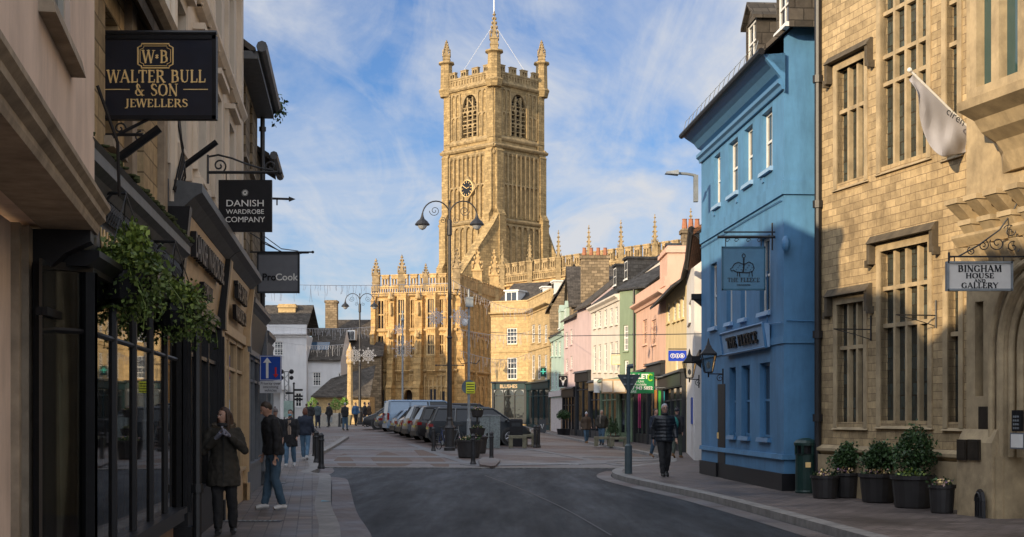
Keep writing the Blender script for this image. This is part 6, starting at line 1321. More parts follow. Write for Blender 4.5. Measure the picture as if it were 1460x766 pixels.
for k in range(8):
    u = -.2 + k * 5.2; c = FN2.P(u, .35, zn - 1.0); m = MB(); pinnacle(m, c, .55, 6.1, .5, 5); m.build('pinnacle', M_twd, b); m = MB(); m.fb(FN2, u - .5, u + .5, 0, .8, 4, zn - 1.0); m.build('buttress', M_church, b)
# clerestory / chapel block behind
FC = Fr((2.5, 176), (2.5 + .6 * 44, 176 - .8 * 44), (-.8, -.6)); m = MB(); zc3 = zn + 1.1; wall(m, FC, 0, FC.L, 0, zc3, []); m.build('clerestory_wall', M_church, b); m = MB(); battle(m, FC, 0, FC.L, zc3, 1.0, .9, 1.7, -.15, .15); m.build('clerestory_parapet', M_chd, b)
# ---- tower
NC, LC, RC = Vector((-2.15, 172)), Vector((-8.3, 178.1)), Vector((3.8, 178.1))
BC = LC + RC - NC; cen = (LC + RC) / 2
zp = 42.0; levels = [(0, 12, .75), (12, 25.2, .45), (25.2, 34.2, .2), (34.2, zp, 0)]
faces = [(LC, NC, 0), (NC, RC, 1), (RC, BC, 2), (BC, LC, 3)]
for fi, (p, q, kind) in enumerate(faces):
    mid = (p + q) / 2; out = mid - cen; F = Fr(p, q, out); L = F.L; m = MB(); pn = MB(); st = MB()
    if kind < 2:
        bo = (L / 2 - 1.35, L / 2 + 1.35, 35.7, 40.9)
        wall(m, F, 0, L, 34.2, zp, [bo], depth=.7)
        g = MB(); g.fb(F, bo[0], bo[1], -.75, -.7, bo[2], bo[3]); lv = MB(); zz = bo[2] + .2
        while zz < bo[3]: lv.wedge(F, bo[0], bo[1], -.6, -.4, zz, zz + .08, -.5); zz += .35
        w = MB(); spandrels(w, F, bo[0], bo[1], 38.6, bo[3], -.02, .3, 8)
        for i in (1, 2): c = bo[0] + 2.7 * i / 3; w.fb(F, c - .1, c + .1, -.35, -.05, bo[2], bo[3] - .3)
        for i in range(3):
            a = bo[0] + 2.7 * i / 3
            for z in (37.2, 38.8): w.fb(F, a, a + 2.7 / 3, -.3, -.06, z, z + .14); spandrels(w, F, a + .1, a + 2.7 / 3 - .1, z - .5, z, -.06, .15, 4)
            for z in (36.2, 36.8, 37.7, 38.3, 39.3): w.fb(F, a + .1, a + 2.7 / 3 - .1, -.28, -.1, z, z + .12)
        for i in (0, 1): a = bo[0] + 2.3 * (i * 2 + 1) / 6 - .05; w.tube([F.P(a, -.1, 39.0), F.P(bo[0] + 1.15, -.1, 40.3)] if i == 0 else [F.P(bo[1] - .4, -.1, 39.0), F.P(bo[0] + 1.15, -.1, 40.3)], .07, 5)
        w.fb(F, bo[0] - .15, bo[0], -.1, .12, bo[2], bo[3] - 1); w.fb(F, bo[1], bo[1] + .15, -.1, .12, bo[2], bo[3] - 1)
        wo = w.build('belfry_window', M_twd, b); lv.build('louvres', M_gstone, wo); g.build('dark_opening', M_dark, wo)
        panels(pn, F, 1.2, bo[0] - .25, 35.6, 41.2, 2, 0, .14, .16, mids=(38.4,)); panels(pn, F, bo[1] + .25, L - 1.2, 35.6, 41.2, 2, 0, .14, .16, mids=(38.4,))
        panels(pn, F, 1.2, L - 1.2, 25.6, 33.4, 8, .2, .17, .28, mids=(29.6,)); panels(pn, F, 1.2, L - 1.2, 14, 24.6, 6, .45, .18, .26, mids=(19.2,))
    else: wall(m, F, 0, L, 34.2, zp, [])
    for za, zb, e in levels[:3]:
        m.fb(F, -e, L + e, -.5, e, za, zb)
    m.build('tower_wall', M_tower, b)
    if kind < 2: pn.build('blind_tracery', M_twd, b)
    for z, e, pj in ((12, .75, .2), (25.2, .45, .3), (33.4, .2, .2), (34.2, .2, .45), (35.2, 0, .25), (zp - .1, 0, .35)):
        moulding(st, F, -e - pj * .5, L + e + pj * .5, z - .1, [(0, -.25), (e + pj * .6, -.2), (e + pj, 0), (e + pj, .12), (0, .45)])
    st.build('string_course', M_twd, b)
    m = MB(); battle(m, F, .3, L - .3, zp + .1, 1.15, .75, L / 4.2, -.3, .1, .5); m.fb(F, .3, L - .3, -.28, -.05, zp + .1, zp + 1.1); m.build('tower_parapet', M_twd, b)
    m = MB()
    for (a, c) in ((-.1, 1.0), (L - 1.0, L + .1)):
        buttress(m, F, a, c, [(0, 14, 1.9), (14, 20, 1.5), (20, 26, 1.05), (26, 33.8, .6), (33.8, 41.4, .25)])
    m.build('buttress', M_tower, b)
for c2, h, w_ in ((NC, 50.2, 1.5), (LC, 48.3, 1.35), (RC, 48.3, 1.35), (BC, 48.3, 1.3)):
    c = Vector((c2.x, c2.y, 0)) + (Vector((cen.x, cen.y, 0)) - Vector((c2.x, c2.y, 0))).normalized() * .1; c.z = 36.0; m = MB()
    m.lathe([(w_ * .6, 5.2), (w_ * .72, 5.8), (w_ * .78, 6), (w_ * .6, 6.3), (w_ * .55, 9.2), (w_ * .78, 9.4), (w_ * .72, 9.6)], 8, c); m.build('corner_turret', M_tower, b)
    m = MB(); pinnacle(m, c + Vector((0, 0, 9.5)), w_ * .62, h - 45.5, .3, 5); m.build('pinnacle', M_twd, b)
# sloping buttress at the near corner and the right
m = MB(); o2 = Vector((-.35, -.95, 0)); base = Vector((NC.x, NC.y, 0)); s_ = Vector((-.85, -.53, 0))
m.prism([base + Vector((-.4, .2, 26)), base + Vector((-.4, .2, 10)), base + s_ * 6.8 + Vector((0, 0, 10)), base + s_ * 6.2 + Vector((0, 0, 17.5)), base + s_ * 1.2 + Vector((0, 0, 24.6))], Vector((.8, -.6, 0)) * 1.3)
base = Vector((RC.x, RC.y, 0)); s_ = Vector((.97, -.2, 0)); m.prism([base + Vector((0, 0, 26)), base + Vector((0, 0, 8)), base + s_ * 4.6 + Vector((0, 0, 8)), base + s_ * 2.9 + Vector((0, 0, 18.0)), base + s_ * .8 + Vector((0, 0, 24))], Vector((.2, .97, 0)) * 1.2); m.build('sloping_buttress', M_tower, b)
# clock
F = Fr(LC, NC, (-1, -1)); cu, cz = F.u(667, .5), PZ(270, 175); m = MB(); s_ = 1.55
m.prism([F.P(cu - s_, .3, cz), F.P(cu, .3, cz - s_), F.P(cu + s_, .3, cz), F.P(cu, .3, cz + s_)], F.n * .35); ck = m.build('clock', M_twd, b)
m = MB(); m.prism([F.P(cu + 1.0 * math.cos(a * math.pi / 12), .66, cz + 1.0 * math.sin(a * math.pi / 12)) for a in range(24)], F.n * .04); m.build('clock_face', M_black, ck)
m = MB()
for a in range(12): q = a * math.pi / 6; p1, p2 = [F.P(cu + r_ * math.cos(q), .71, cz + r_ * math.sin(q)) for r_ in (.68, .92)]; m.tube([p1, p2], .04, 4)
for q, l in ((R(90 - 75), .5), (R(90 + 60), .85)): m.tube([F.P(cu, .73, cz), F.P(cu + l * math.cos(q), .73, cz + l * math.sin(q))], .04, 4)
m.tube([F.P(cu + 1.02 * math.cos(a * math.pi / 12), .68, cz + 1.02 * math.sin(a * math.pi / 12)) for a in range(25)], .06, 4); m.build('clock_numerals', M_gold, ck)
m = MB(); c = Vector((cen.x, cen.y, 42)); c = Vector((NC.x + .0, NC.y + 1.0, 46)); m.tube([Vector((cen.x, cen.y, 42)), Vector((cen.x, cen.y, 54))], .08, 6)
for c2 in (LC, RC, NC, BC): m.tube([Vector((cen.x, cen.y, 50.5)), Vector((c2.x * .8 + cen.x * .2, c2.y * .8 + cen.y * .2, 43))], .022, 4)
m.build('flagpole', M_white, b)
# ================================================================== STREET FURNITURE
def twin_lamp(label, px, D, H, span, hang, group=None):
    x = PX(px, D); g_ = gz(x, D); t = thing('street_lamp', label, 'street lamp', (x, D, g_)); m = MB()
    m.lathe([(.24, 0), (.24, .12), (.2, .16), (.2, .9), (.23, .95), (.17, 1.05), (.12, 1.25), (.14, 1.3), (.105, 1.4), (.095, H * .45), (.12, H * .45 + .05), (.08, H * .45 + .12), (.065, H - 1.4), (.1, H - 1.35), (.1, H - .75), (.05, H - .7), (.03, H - .1), (.05, H), (.0, H + .12)], 14, (x, D, g_)); m.build('post', M_blackm, t)
    m = MB()
    for s in (-1, 1):
        pts = [(x, D, g_ + H - 1.3)]
        for k in range(13):
            a = k / 12 * math.pi; pts.append((x + s * (span * .5 - span * .5 * math.cos(a) * 1.0), D, g_ + H - .55 + .6 * math.sin(a) - (.25 if k == 12 else 0)))
        m.tube(pts, .03, 6); scroll(m, (x + s * span * .55, D, g_ + H - .35), .22, 0 if s > 0 else math.pi, 1.6, XU, ZU, .014, -s)
        scroll(m, (x + s * span * .25, D, g_ + H - .75), .14, 2, 1.4, XU, ZU, .012, s)
    m.build('arms', M_blackm, t)
    for s in (-1, 1):
        c = (x + s * span, D, g_ + H - .95 - hang); m = MB(); m.lathe([(.3, 0), (.31, .04), (.22, .16), (.1, .26), (.06, .36), (.03, .5)], 14, c); hd = m.build('lamp_head', M_blackm, t)
        m = MB(); m.lathe([(.02, -.2), (.12, -.15), (.19, -.06), (.2, .0)], 12, c); m.build('lamp_glass', glass('frosted lamp glass', (.35, .36, .36), .3, .6), hd)
    return t, x, g_
t, x, g_ = twin_lamp('tallest black twin armed street lamp, standing before the parked cars', 641, 59, 10.3, 1.13, .0)
m = MB(); z = PZ(521, 59); m.tube([(x - .55, 59, z), (x + .55, 59, z)], .02, 6); m.ell((x - .56, 59, z), (.04,) * 3, 6, 4); m.ell((x + .56, 59, z), (.04,) * 3, 6, 4); m.build('crossbar', M_blackm, t)
twin_lamp('smaller black twin armed street lamp left of the church porch', 513, 108, 9.9, 1.1, .0)
M_ltw = plain('white light rope', (.5, .5, .52), .5, var=.1, bmp=0)
def snowflake(label, x, D, z, r):
    m = MB()
    for k in range(16):
        a = k * math.pi / 8; rr = r * (1 if k % 2 == 0 else .7); m.tube([(x + .12 * r * math.cos(a), D, z + .12 * r * math.sin(a)), (x + rr * math.cos(a), D, z + rr * math.sin(a))], .012, 4)
        for f in (.5, .75):
            for s in (-.35, .35): q = (x + rr * f * math.cos(a), D, z + rr * f * math.sin(a)); m.tube([q, (q[0] + r * .2 * math.cos(a + s * 2), D, q[2] + r * .2 * math.sin(a + s * 2))], .009, 4)
    tag(m.build('snowflake_light', M_ltw), label, 'christmas light')
for px, py, D, rp, lb in ((575, 497, 104, 18, 'large unlit snowflake light on the thin pole before the porch doorway'), (622, 453, 58.6, 14, 'unlit snowflake light left of the tallest lamp post'), (656, 452, 58.6, 15, 'unlit snowflake light right of the tallest lamp post'), (505, 507, 107.6, 13, 'unlit snowflake light on the left of the smaller lamp post'), (525, 507, 107.6, 12, 'unlit snowflake light on the right of the smaller lamp post'), (569, 470, 103.5, 9, 'smallest snowflake light near the top of the thin pole')):
    snowflake(lb, PX(px, D), D, PZ(py, D), rp / FPX * D)
D = 104.3; x = PX(574, D); m = MB(); m.tube([(x, D, gz(x, D)), (x, D, PZ(443, D))], [.09, .05], 8); m.lathe([(.12, 0), (.15, .1), (.05, .3)], 8, (x, D, PZ(458, D))); tag(m.build('light_pole', M_grey), 'thin grey pole that carries a snowflake light before the church porch', 'pole')
def icicles(label, p, q, n, rg, sag=.4):
    p, q = Vector(p), Vector(q); m = MB(); L = [p.lerp(q, k / 20) - Vector((0, 0, sag * math.sin(math.pi * k / 20))) for k in range(21)]; m.tube(L, .012, 4)
    for k in range(n):
        f = (k + rg.random()) / n; a = p.lerp(q, f) - Vector((0, 0, sag * math.sin(math.pi * f))); l = rg.choice((.25, .5, .8, .4)); m.tube([a, a + Vector((rg.uniform(-.04, .04), 0, -l * .5)), a + Vector((rg.uniform(-.08, .08), 0, -l))], .009, 3)
    tag(m.build('light_string', M_ltw), label, 'light string')
rgi = random.Random(4)
def pt(px, py, D): return (PX(px, D), D, PZ(py, D))
icicles('unlit icicle light string across the sky left of the church porch', pt(360, 404, 70), pt(640, 404, 59), 60, rgi, .1)
icicles('unlit icicle light string hanging in front of the white villa roof', pt(372, 464, 96), pt(533, 466, 104), 70, rgi, .2)
icicles('lowest icicle light string in front of the white cottage roof', pt(400, 488, 98), pt(500, 490, 106), 45, rgi, .2)
icicles('icicle light string from the tallest lamp towards the stone corner building', pt(642, 398, 59), pt(760, 440, 110), 45, rgi, .5)
icicles('icicle light string low across the side wall of the porch', pt(655, 500, 66), pt(758, 502, 108), 40, rgi, .5)
icicles('icicle light string between the tall lamp and the corner building at mid height', pt(655, 470, 70), pt(757, 472, 106), 40, rgi, .3)
for i, (a, c) in enumerate(((pt(372, 345, 30), pt(440, 361, 29.5)), (pt(374, 335, 30), pt(425, 358, 34)), (pt(372, 357, 30), pt(436, 360, 29)), (pt(700, 474, 70), pt(1000, 476, 38)))):
    m = MB(); m.tube([a, ((a[0] + c[0]) / 2, (a[1] + c[1]) / 2, (a[2] + c[2]) / 2 - .12), c], .012, 4); tag(m.build('overhead_cable', M_black), ['thin black cable sagging to the farthest hanging sign bracket', 'uppermost thin black cable above the farthest hanging sign', 'thin black cable level with the farthest hanging sign bracket', 'long thin cable strung across the street before the terrace'][i], 'cable')
# CCTV pole
D = 61; x = PX(668.5, D); g_ = gz(x, D); t = thing('camera_pole', 'grey pole with a control box, dome camera and yellow notice before the parked cars', 'pole', (x, D, g_))
m = MB(); m.lathe([(.1, 0), (.1, 1.2), (.065, 1.3), (.05, PZ(412, D) - g_)], 10, (x, D, g_)); m.build('post', M_grey, t)
m = MB(); m.box(PX(664, D), PX(675, D), D - .22, D - .05, PZ(438, D), PZ(424, D)); m.build('control_box', M_grey, t)
m = MB(); m.tube([(x, D, PZ(456, D)), (PX(663, D), D - .1, PZ(457, D))], .03, 6); m.lathe([(.02, -.14), (.1, -.1), (.13, 0), (.12, .12), (.03, .18)], 12, (PX(663, D), D - .1, PZ(461, D))); m.build('dome_camera', M_white, t)
m = MB(); z = PZ(517, D); m.tube([(PX(654, D), D, z + .12), (PX(658, D), D, z - .05), (x, D, z), (PX(680, D), D, z - .05), (PX(684, D), D, z + .12)], .02, 6); m.build('cross_arm', M_blackm, t)
m = MB(); m.lathe([(.31, 0), (.31, .02)], 24, (0, 0, 0)); m.v = [Vector((x + v.x, D - .06 + v.z, PZ(552, D) + v.y)) for v in m.v]; m.build('round_plate', plain('blue grey plate', (.07, .1, .12), .5), t)
m = MB(); a, c = PX(664.5, D), PX(677, D); m.box(a, c, D - .1, D - .085, PZ(561, D), PZ(545, D)); ys = m.build('yellow_notice', plain('yellow notice', (.6, .62, .02), .5, var=.05, bmp=0), t)
m = MB()
for k in range(4): z = PZ(548 + k * 3.6, D); m.box(a + .03, c - .03, D - .108, D - .101, z - .02, z + .015)
m.build('printed_lines', M_black, ys)
# bollards
def bollard(label, x, y, z):
    t = thing('bollard', label, 'bollard', (x, y, z), group='black bollards round the square')
    m = MB(); m.lathe([(.1, 0), (.105, .04), (.085, .1), (.075, .14), (.07, .76), (.085, .79), (.085, .82), (.07, .84), (.07, .9), (.085, .93), (.05, .98), (.02, 1.0)], 14, (x, y, z)); m.build('post', M_blackm, t)
    m = MB(); m.lathe([(.0725, .66), (.0725, .72)], 14, (x, y, z)); m.build('band', M_blackm, t); return t
bl = [(458, 668.5, 1, 'nearest of the three black bollards on the left kerb'), (451.5, 660, 1, 'middle of the three black bollards on the left kerb'), (448.5, 652, 1, 'farthest of the three black bollards on the left kerb'), (618, 642, 0, 'black bollard left of the bicycles'), (648, 638, 0, 'black bollard between the bicycles and the tiered planter'), (674.6, 663.5, 0, 'front bollard on the tip of the traffic island'), (700.7, 657.4, 0, 'black bollard right of the tiered planter'), (763, 636, 0, 'left bollard of the close pair beside the stone benches'), (767.8, 636.5, 0, 'right bollard of the close pair beside the stone benches'), (484, 612, 0, 'small far black bollard left of the smaller lamp post')]
b0 = None
for px, py, up_, lb in bl:
    if py > 645: x, y = (GV if up_ else GP)(px, py)
    elif py > 620: y = {642: 58.5, 638: 61.5, 636: 63.5, 636.5: 63.8}[py]; x = PX(px, y)
    else: y = 100; x = PX(px, y)
    z = PV if up_ else gz(x, y)
    if b0 is None: b0 = bollard(lb, x, y, z)
    else: dup(b0, (x, y, z), label=lb)
# tiered planters
def tub(label, x, y, z, r, h, tiers=()):
    t = thing('flower_planter', label, 'planter', (x, y, z)); m = MB(); m.lathe([(r * .72, 0), (r * .8, .05), (r * .95, h * .9), (r * 1.03, h * .91), (r * 1.03, h), (r * .92, h), (r * .9, h - .06)], 20, (x, y, z)); m.build('tub', M_terr, t)
    for k in (.3, .6): pass
    m = MB(); m.leaves((x, y, z + h), (r * .9, r * .9, .16), 380, .09, rg, .2); m.build('bedding_plants', M_leafd, t); m = MB(); m.leaves((x, y, z + h + .06), (r * .85, r * .85, .12), 110, .06, rg, .3); m.build('flowers', M_flow, t)
    if tiers: m = MB(); m.tube([(x, y, z + h - .1), (x, y, z + tiers[-1][0])], .035, 8); m.build('pole', M_blackm, t)
    for zz, rr in tiers:
        m = MB(); m.lathe([(rr * .6, -.3), (rr * .8, -.26), (rr, -.02), (rr * 1.05, 0), (rr * .9, 0)], 16, (x, y, z + zz)); tb = m.build('bowl', M_terr, t); m = MB(); m.leaves((x, y, z + zz), (rr, rr, .16), 300, .08, rg, .2); m.build('trailing_plants', M_leafd, tb); m = MB(); m.leaves((x, y, z + zz + .03), (rr, rr, .13), 60, .06, rg, .3); m.build('flowers', M_flow, tb)
tub('large round black planter with winter pansies on the traffic island', PX(668.5, 51.5), 51.5, gz(0, 51.5), .48, .66)
tub('black three tier flower planter behind the large round planter', PX(680.5, 56), 56, gz(0, 56), .42, .66, ((1.0, .32), (1.72, .25)))
# utility cabinet
D = 62; x0, x1 = PX(684, D), PX(713, D); z = gz(x0, D); t = thing('utility_cabinet', 'speckled grey utility cabinet behind the tiered flower planter', 'cabinet', (x0, D, z))
m = MB(); m.box(x0, x1, D - .3, D + .3, z, PZ(593, D)); m.build('body', plain('speckled grey metal', (.17, .2, .2), .6, var=.5, ns=14, dirt=.5), t); m = MB(); m.box(x0 - .03, x1 + .03, D - .33, D + .33, PZ(593, D), PZ(591.6, D)); m.build('lid', M_grey, t)
m = MB(); xm = (x0 + x1) / 2; m.box(xm - .008, xm + .008, D - .306, D - .3, z + .05, PZ(595, D)); m.box(x0 + .3, x0 + .36, D - .33, D - .3, z + .55, z + .66); m.build('door_seam', M_black, t)
# bicycles
def bike(label, x, y, rz, colr):
    z = gz(x, y); t = thing('bicycle', label, 'bicycle', (x, y, z), rotz=rz, local=True); r = .34
    for s in (-.52, .52):
        m = MB(); m.tube([(s + r * math.cos(k * math.pi / 12), 0, r + r * math.sin(k * math.pi / 12)) for k in range(25)], .02, 6); wh = m.build('wheel', M_black, t); m = MB()
        for k in range(12): a = k * math.pi / 6; m.tube([(s, 0, r), (s + r * math.cos(a), 0, r + r * math.sin(a))], .004, 3)
        m.build('spokes', M_grey, wh)
    m = MB(); bb, st, hd, rr, fr = (-.05, 0, .3), (-.2, 0, .8), (.33, 0, .82), (-.52, 0, r), (.52, 0, r)
    for a, c in ((bb, st), (st, hd), (bb, hd), (bb, rr), (st, rr), (hd, fr)): m.tube([a, c], .018, 6)
    m.tube([st, (-.23, 0, .92)], .014, 6); m.tube([hd, (.3, 0, .98)], .014, 6); m.build('frame', colr, t)
    m = MB(); m.tube([(.3, -.26, .98), (.34, -.1, 1.0), (.3, 0, .98), (.34, .1, 1.0), (.3, .26, .98)], .014, 6); m.build('handlebar', M_black, t); m = MB(); m.hexa([(-.36, -.08, .92), (-.1, -.02, .92), (-.1, .02, .92), (-.36, .08, .92), (-.36, -.07, .96), (-.1, -.015, .95), (-.1, .015, .95), (-.36, .07, .96)]); m.build('saddle', M_black, t)
    m = MB(); m.lathe([(.09, -.01), (.09, .01)], 12, (0, 0, 0)); m.v = [Vector((bb[0] + v.x, -.04 + v.z, bb[2] + v.y)) for v in m.v]; m.tube([(bb[0], -.06, bb[2]), (.08, -.1, .2)], .01, 4); m.build('chainset', M_grey, t); return t
bike('dark blue bicycle with its front wheel towards the viewer, left of the pair', PX(633, 60), 60, R(-62), plain('navy cycle paint', (.02, .04, .12), .3))
bike('grey bicycle leaning beside the tiered planter, right of the pair', PX(648, 61), 61.2, R(-58), plain('silver cycle paint', (.2, .22, .24), .3, metal=.4))
m = MB(); x, y = PX(657, 62), 62; z = gz(x, y); 
for q in (-.4, .4): m.tube([(x + q, y, z), (x + q, y, z + .75), (x + q, y + .6, z + .75), (x + q, y + .6, z)], .025, 6)
tag(m.build('cycle_stand', M_grey), 'pair of grey hoop cycle stands behind the bicycles', 'cycle stand')
# benches
def blockbench(label, x, y, z, w, d=.5, h=.48, mat=None):
    t = thing('bench', label, 'bench', (x, y, z)); mat = mat or M_benchst; m = MB(); m.bev(x - w / 2, x + w / 2, y - d / 2, y + d / 2, z + h - .12, z + h, .015); m.build('seat', mat, t)
    for s in (-1, 1): m = MB(); m.box(x + s * (w / 2 - .1) - .09, x + s * (w / 2 - .1) + .09, y - d / 2 + .02, y + d / 2 - .02, z, z + h - .122); m.build('leg', mat, t)
M_benchst = plain('mossy concrete', (.17, .16, .11), .9, var=.35, ns=5, bmp=.4, dirt=.6)
D = 62.5; blockbench('front mossy stone block bench beside the black bollards', PX(738, D), D, gz(PX(738, D), D), .8, .6, .55)
D = 65; blockbench('second mossy stone block bench, behind the front one', PX(752, D), D, gz(PX(752, D), D), .75, .6, .55); D = 67.5; blockbench('third stone block bench, farthest behind the bollards', PX(757, D), D, gz(PX(757, D), D), .7, .6, .55)
for px, py, lb in ((860, 636.5, 'left stone bench on the terrace pavement beside the walking couple'), (883, 637, 'right stone bench on the terrace pavement near the sage shopfront')):
    x, y = GV(px, py); y += .3; blockbench(lb, x, y, PV, .82, .45, .45)
# dark litter bins by the stone benches
D = 64; x = PX(736, D); z = gz(x, D); m = MB(); m.bev(x - .3, x + .3, D + .5, D + 1.0, z, z + 1.25, .06); t = m.build('litter_bin', M_black); m = MB(); m.box(x - .2, x + .2, D + .49, D + .503, z + .9, z + 1.08); m.build('slot', M_dgrey, t); tag(t, 'square black litter bin behind the front stone bench', 'litter bin')
# give way sign seen from behind
x, y = GV(896, 675.5); t = thing('road_sign', 'grey back of a triangular give way sign on a thick based post', 'road sign', (x, y, PV))
m = MB(); m.tube([(x, y, PV), (x, y, PZ(636, y))], .095, 12); m.tube([(x, y, PZ(636, y)), (x, y, PZ(633, y))], [.095, .05], 12); m.tube([(x, y, PZ(633, y)), (x, y, PZ(523, y))], .05, 12); m.tube([(x - .03, y, PZ(523, y)), (x + .12, y, PZ(522, y))], .06, 8); m.build('post', plain('grey blue post', (.06, .085, .095), .5, var=.2), t)
m = MB(); a, c, e = pt(879.5, 534, y + .08), pt(914, 534, y + .08), pt(896.5, 562, y + .08)
def rc(p, q, f): return tuple(Vector(p).lerp(Vector(q), f))
m.prism([rc(a, c, .06), rc(a, c, .94), rc(c, e, .05), rc(c, e, .95), rc(e, a, .05), rc(e, a, .95)], (0, .02, 0)); m.build('triangular_plate', plain('grey sign back', (.05, .065, .07), .5, var=.1), t)
m = MB(); m.box(x - .12, x + .12, y + .04, y + .08, PZ(540, y), PZ(538, y)); m.box(x - .12, x + .12, y + .04, y + .08, PZ(549, y), PZ(547, y)); m.build('clamps', M_grey, t)
# topiary
def topi(label, x, y, z, pot, balls, mat=M_leafd, cone=False, box=(.3, .35)):
    t = thing('potted_topiary', label, 'topiary', (x, y, z)); m = MB(); w, h = box; m.hexa([(x - w * .8, y - w * .8, z), (x + w * .8, y - w * .8, z), (x + w * .8, y + w * .8, z), (x - w * .8, y + w * .8, z), (x - w, y - w, z + h), (x + w, y - w, z + h), (x + w, y + w, z + h), (x - w, y + w, z + h)]); m.build('pot', pot, t)
    m = MB()
    for cz, r_ in balls: 
        if cone: 
            for k in range(7): f = k / 7; m.leaves((x, y, z + cz + r_ * 3 * f), (r_ * (1 - f), r_ * (1 - f), r_ * .5), int(130 * (1.1 - f)), .07, rg, .6)
        else: m.leaves((x, y, z + cz), (r_, r_, r_), 700, .09, rg, .75)
    m.build('crown', mat, t); m = MB(); m.tube([(x, y, z + h), (x, y, z + balls[0][0])], .03, 6); m.build('stem', M_wood, t)
for px, lb in ((870.5, 'left cone shaped topiary in a pot behind the terrace benches'), (877.5, 'right cone shaped topiary in a pot behind the terrace benches')): D = 77; topi(lb, PX(px, D), D, PV, M_black, [(.55, .27)], cone=True, box=(.2, .35))
for px, lb in ((800.5, 'left ball topiary in a black box outside the stag sign shop'), (806.5, 'right ball topiary in a black box outside the stag sign shop')): D = 93; topi(lb, PX(px, D), D, PV, M_black, [(1.45, .33)], box=(.3, .55))
M_ball = leafm('sunlit ball leaves', (.06, .13, .02), (.14, .25, .04))  # paler, yellower green than the other topiary
for px, py, D, rp, lb in ((446.5, 576, 104, 9, 'leftmost round topiary ball on the far side of the square'), (478.5, 577, 102, 9.5, 'round topiary ball in the pale stone planter, middle of three'), (491, 573, 106, 6, 'smallest round topiary ball left of the market cross')):
    x = PX(px, D); z = gz(x, D); topi(lb, x, D, z, M_benchst, [(PZ(py, D) - z, rp / FPX * D)], mat=M_ball, box=(.55, .75))
D = 101; x = PX(478, D); z = gz(x, D); m = MB(); m.bev(x - .95, x + .6, D - .9, D - .62, z, z + .95, .03); t = m.build('stone_trough', plain('pale stone trough', (.36, .33, .28), .8, var=.2)); m = MB(); m.box(x - .5, x - .1, D - .92, D - .905, z + .3, z + .7); m.build('plaque', M_grey, t); tag(t, 'pale stone trough with a small plaque before the middle topiary ball', 'trough')
# lighting truss and fingerpost at left
D = 92; x = PX(408.5, D); z = gz(x, D); t = thing('lighting_truss', 'thin lattice truss tower with stage lights on top, far left', 'truss', (x, D, z)); m = MB(); H = PZ(530, D) - z
for a, c in ((-.14, -.14), (.14, -.14), (.14, .14), (-.14, .14)): m.tube([(x + a, D + c, z), (x + a, D + c, z + H)], .02, 4)
k = 0
while k * .3 < H - .3:
    s = 1 if k % 2 else -1; m.tube([(x - .14 * s, D - .14, z + k * .3), (x + .14 * s, D - .14, z + k * .3 + .3)], .012, 4); m.tube([(x - .14 * s, D + .14, z + k * .3), (x + .14 * s, D + .14, z + k * .3 + .3)], .012, 4); k += 1
m.build('truss', M_grey, t); m = MB()
for s in (-.32, .32): m.ell((x + s, D, z + H + .0), (.16, .2, .16), 8, 6); m.ell((x + s, D, z + H - .4), (.14, .18, .14), 8, 6)
m.tube([(x - .4, D, z + H), (x + .4, D, z + H)], .02, 4); m.build('stage_lights', M_black, t)
D = 80; x = PX(419, D); z = gz(x, D); t = thing('fingerpost', 'black fingerpost with four narrow direction arms at the far left of the square', 'signpost', (x, D, z)); m = MB(); m.tube([(x, D, z), (x, D, PZ(548, D))], .045, 8); m.ell((x, D, PZ(547, D)), (.07,) * 3, 8, 6); m.build('post', M_blackm, t)
m = MB()
for k, s in enumerate((1, -1, 1, 1)): zz = PZ(556 + k * 4.5, D); m.box(min(x, x + s * .5) + .03, max(x, x + s * .5), D - .02, D + .02, zz - .06, zz + .05)
m.build('direction_arm', M_black, t)
D = 88; x = PX(411.5, D); z = gz(x, D); t = thing('information_board', 'pale information panel on legs near the lattice truss', 'notice board', (x, D, z)); m = MB(); m.box(x - .3, x + .32, D - .03, D + .03, z + .9, z + 1.9); m.build('panel', plain('faded green panel', (.3, .42, .38), .5, var=.4, ns=2), t); m = MB(); m.tube([(x - .28, D + .05, z), (x - .28, D + .05, z + 1.9)], .03, 6); m.tube([(x + .3, D + .05, z), (x + .3, D + .05, z + 1.9)], .03, 6); m.build('legs', M_black, t)
# A-board
D = 100; x = PX(773, D); z = gz(x, D); t = thing('pavement_sign', 'small black A board outside the teal corner shop', 'pavement sign', (x, D, z)); m = MB(); m.prism([(x - .28, D - .3, z), (x + .28, D - .3, z), (x + .25, D - .05, z + .95), (x - .25, D - .05, z + .95)], (0, .03, 0)); m.prism([(x - .28, D + .3, z), (x + .28, D + .3, z), (x + .25, D - .02, z + .95), (x - .25, D - .02, z + .95)], (0, .03, 0)); m.build('boards', M_dgrey, t)
m = MB(); m.tube([(x - .1, D - .2, z + .62), (x, D - .24, z + .3), (x + .1, D - .2, z + .62)], .02, 4); m.build('emblem', M_white, t)
# dropped face mask
x, y = GV(465, 716); m = MB(); m.add([(x - .09, y - .04, PV + .012), (x + .09, y - .03, PV + .02), (x + .08, y + .06, PV + .01), (x - .08, y + .05, PV + .03)], [(0, 1, 2, 3)]); t = m.build('face_mask', plain('pale blue paper', (.2, .42, .55), .8)); tag(t, 'crumpled pale blue face mask dropped on the left pavement', 'face mask')
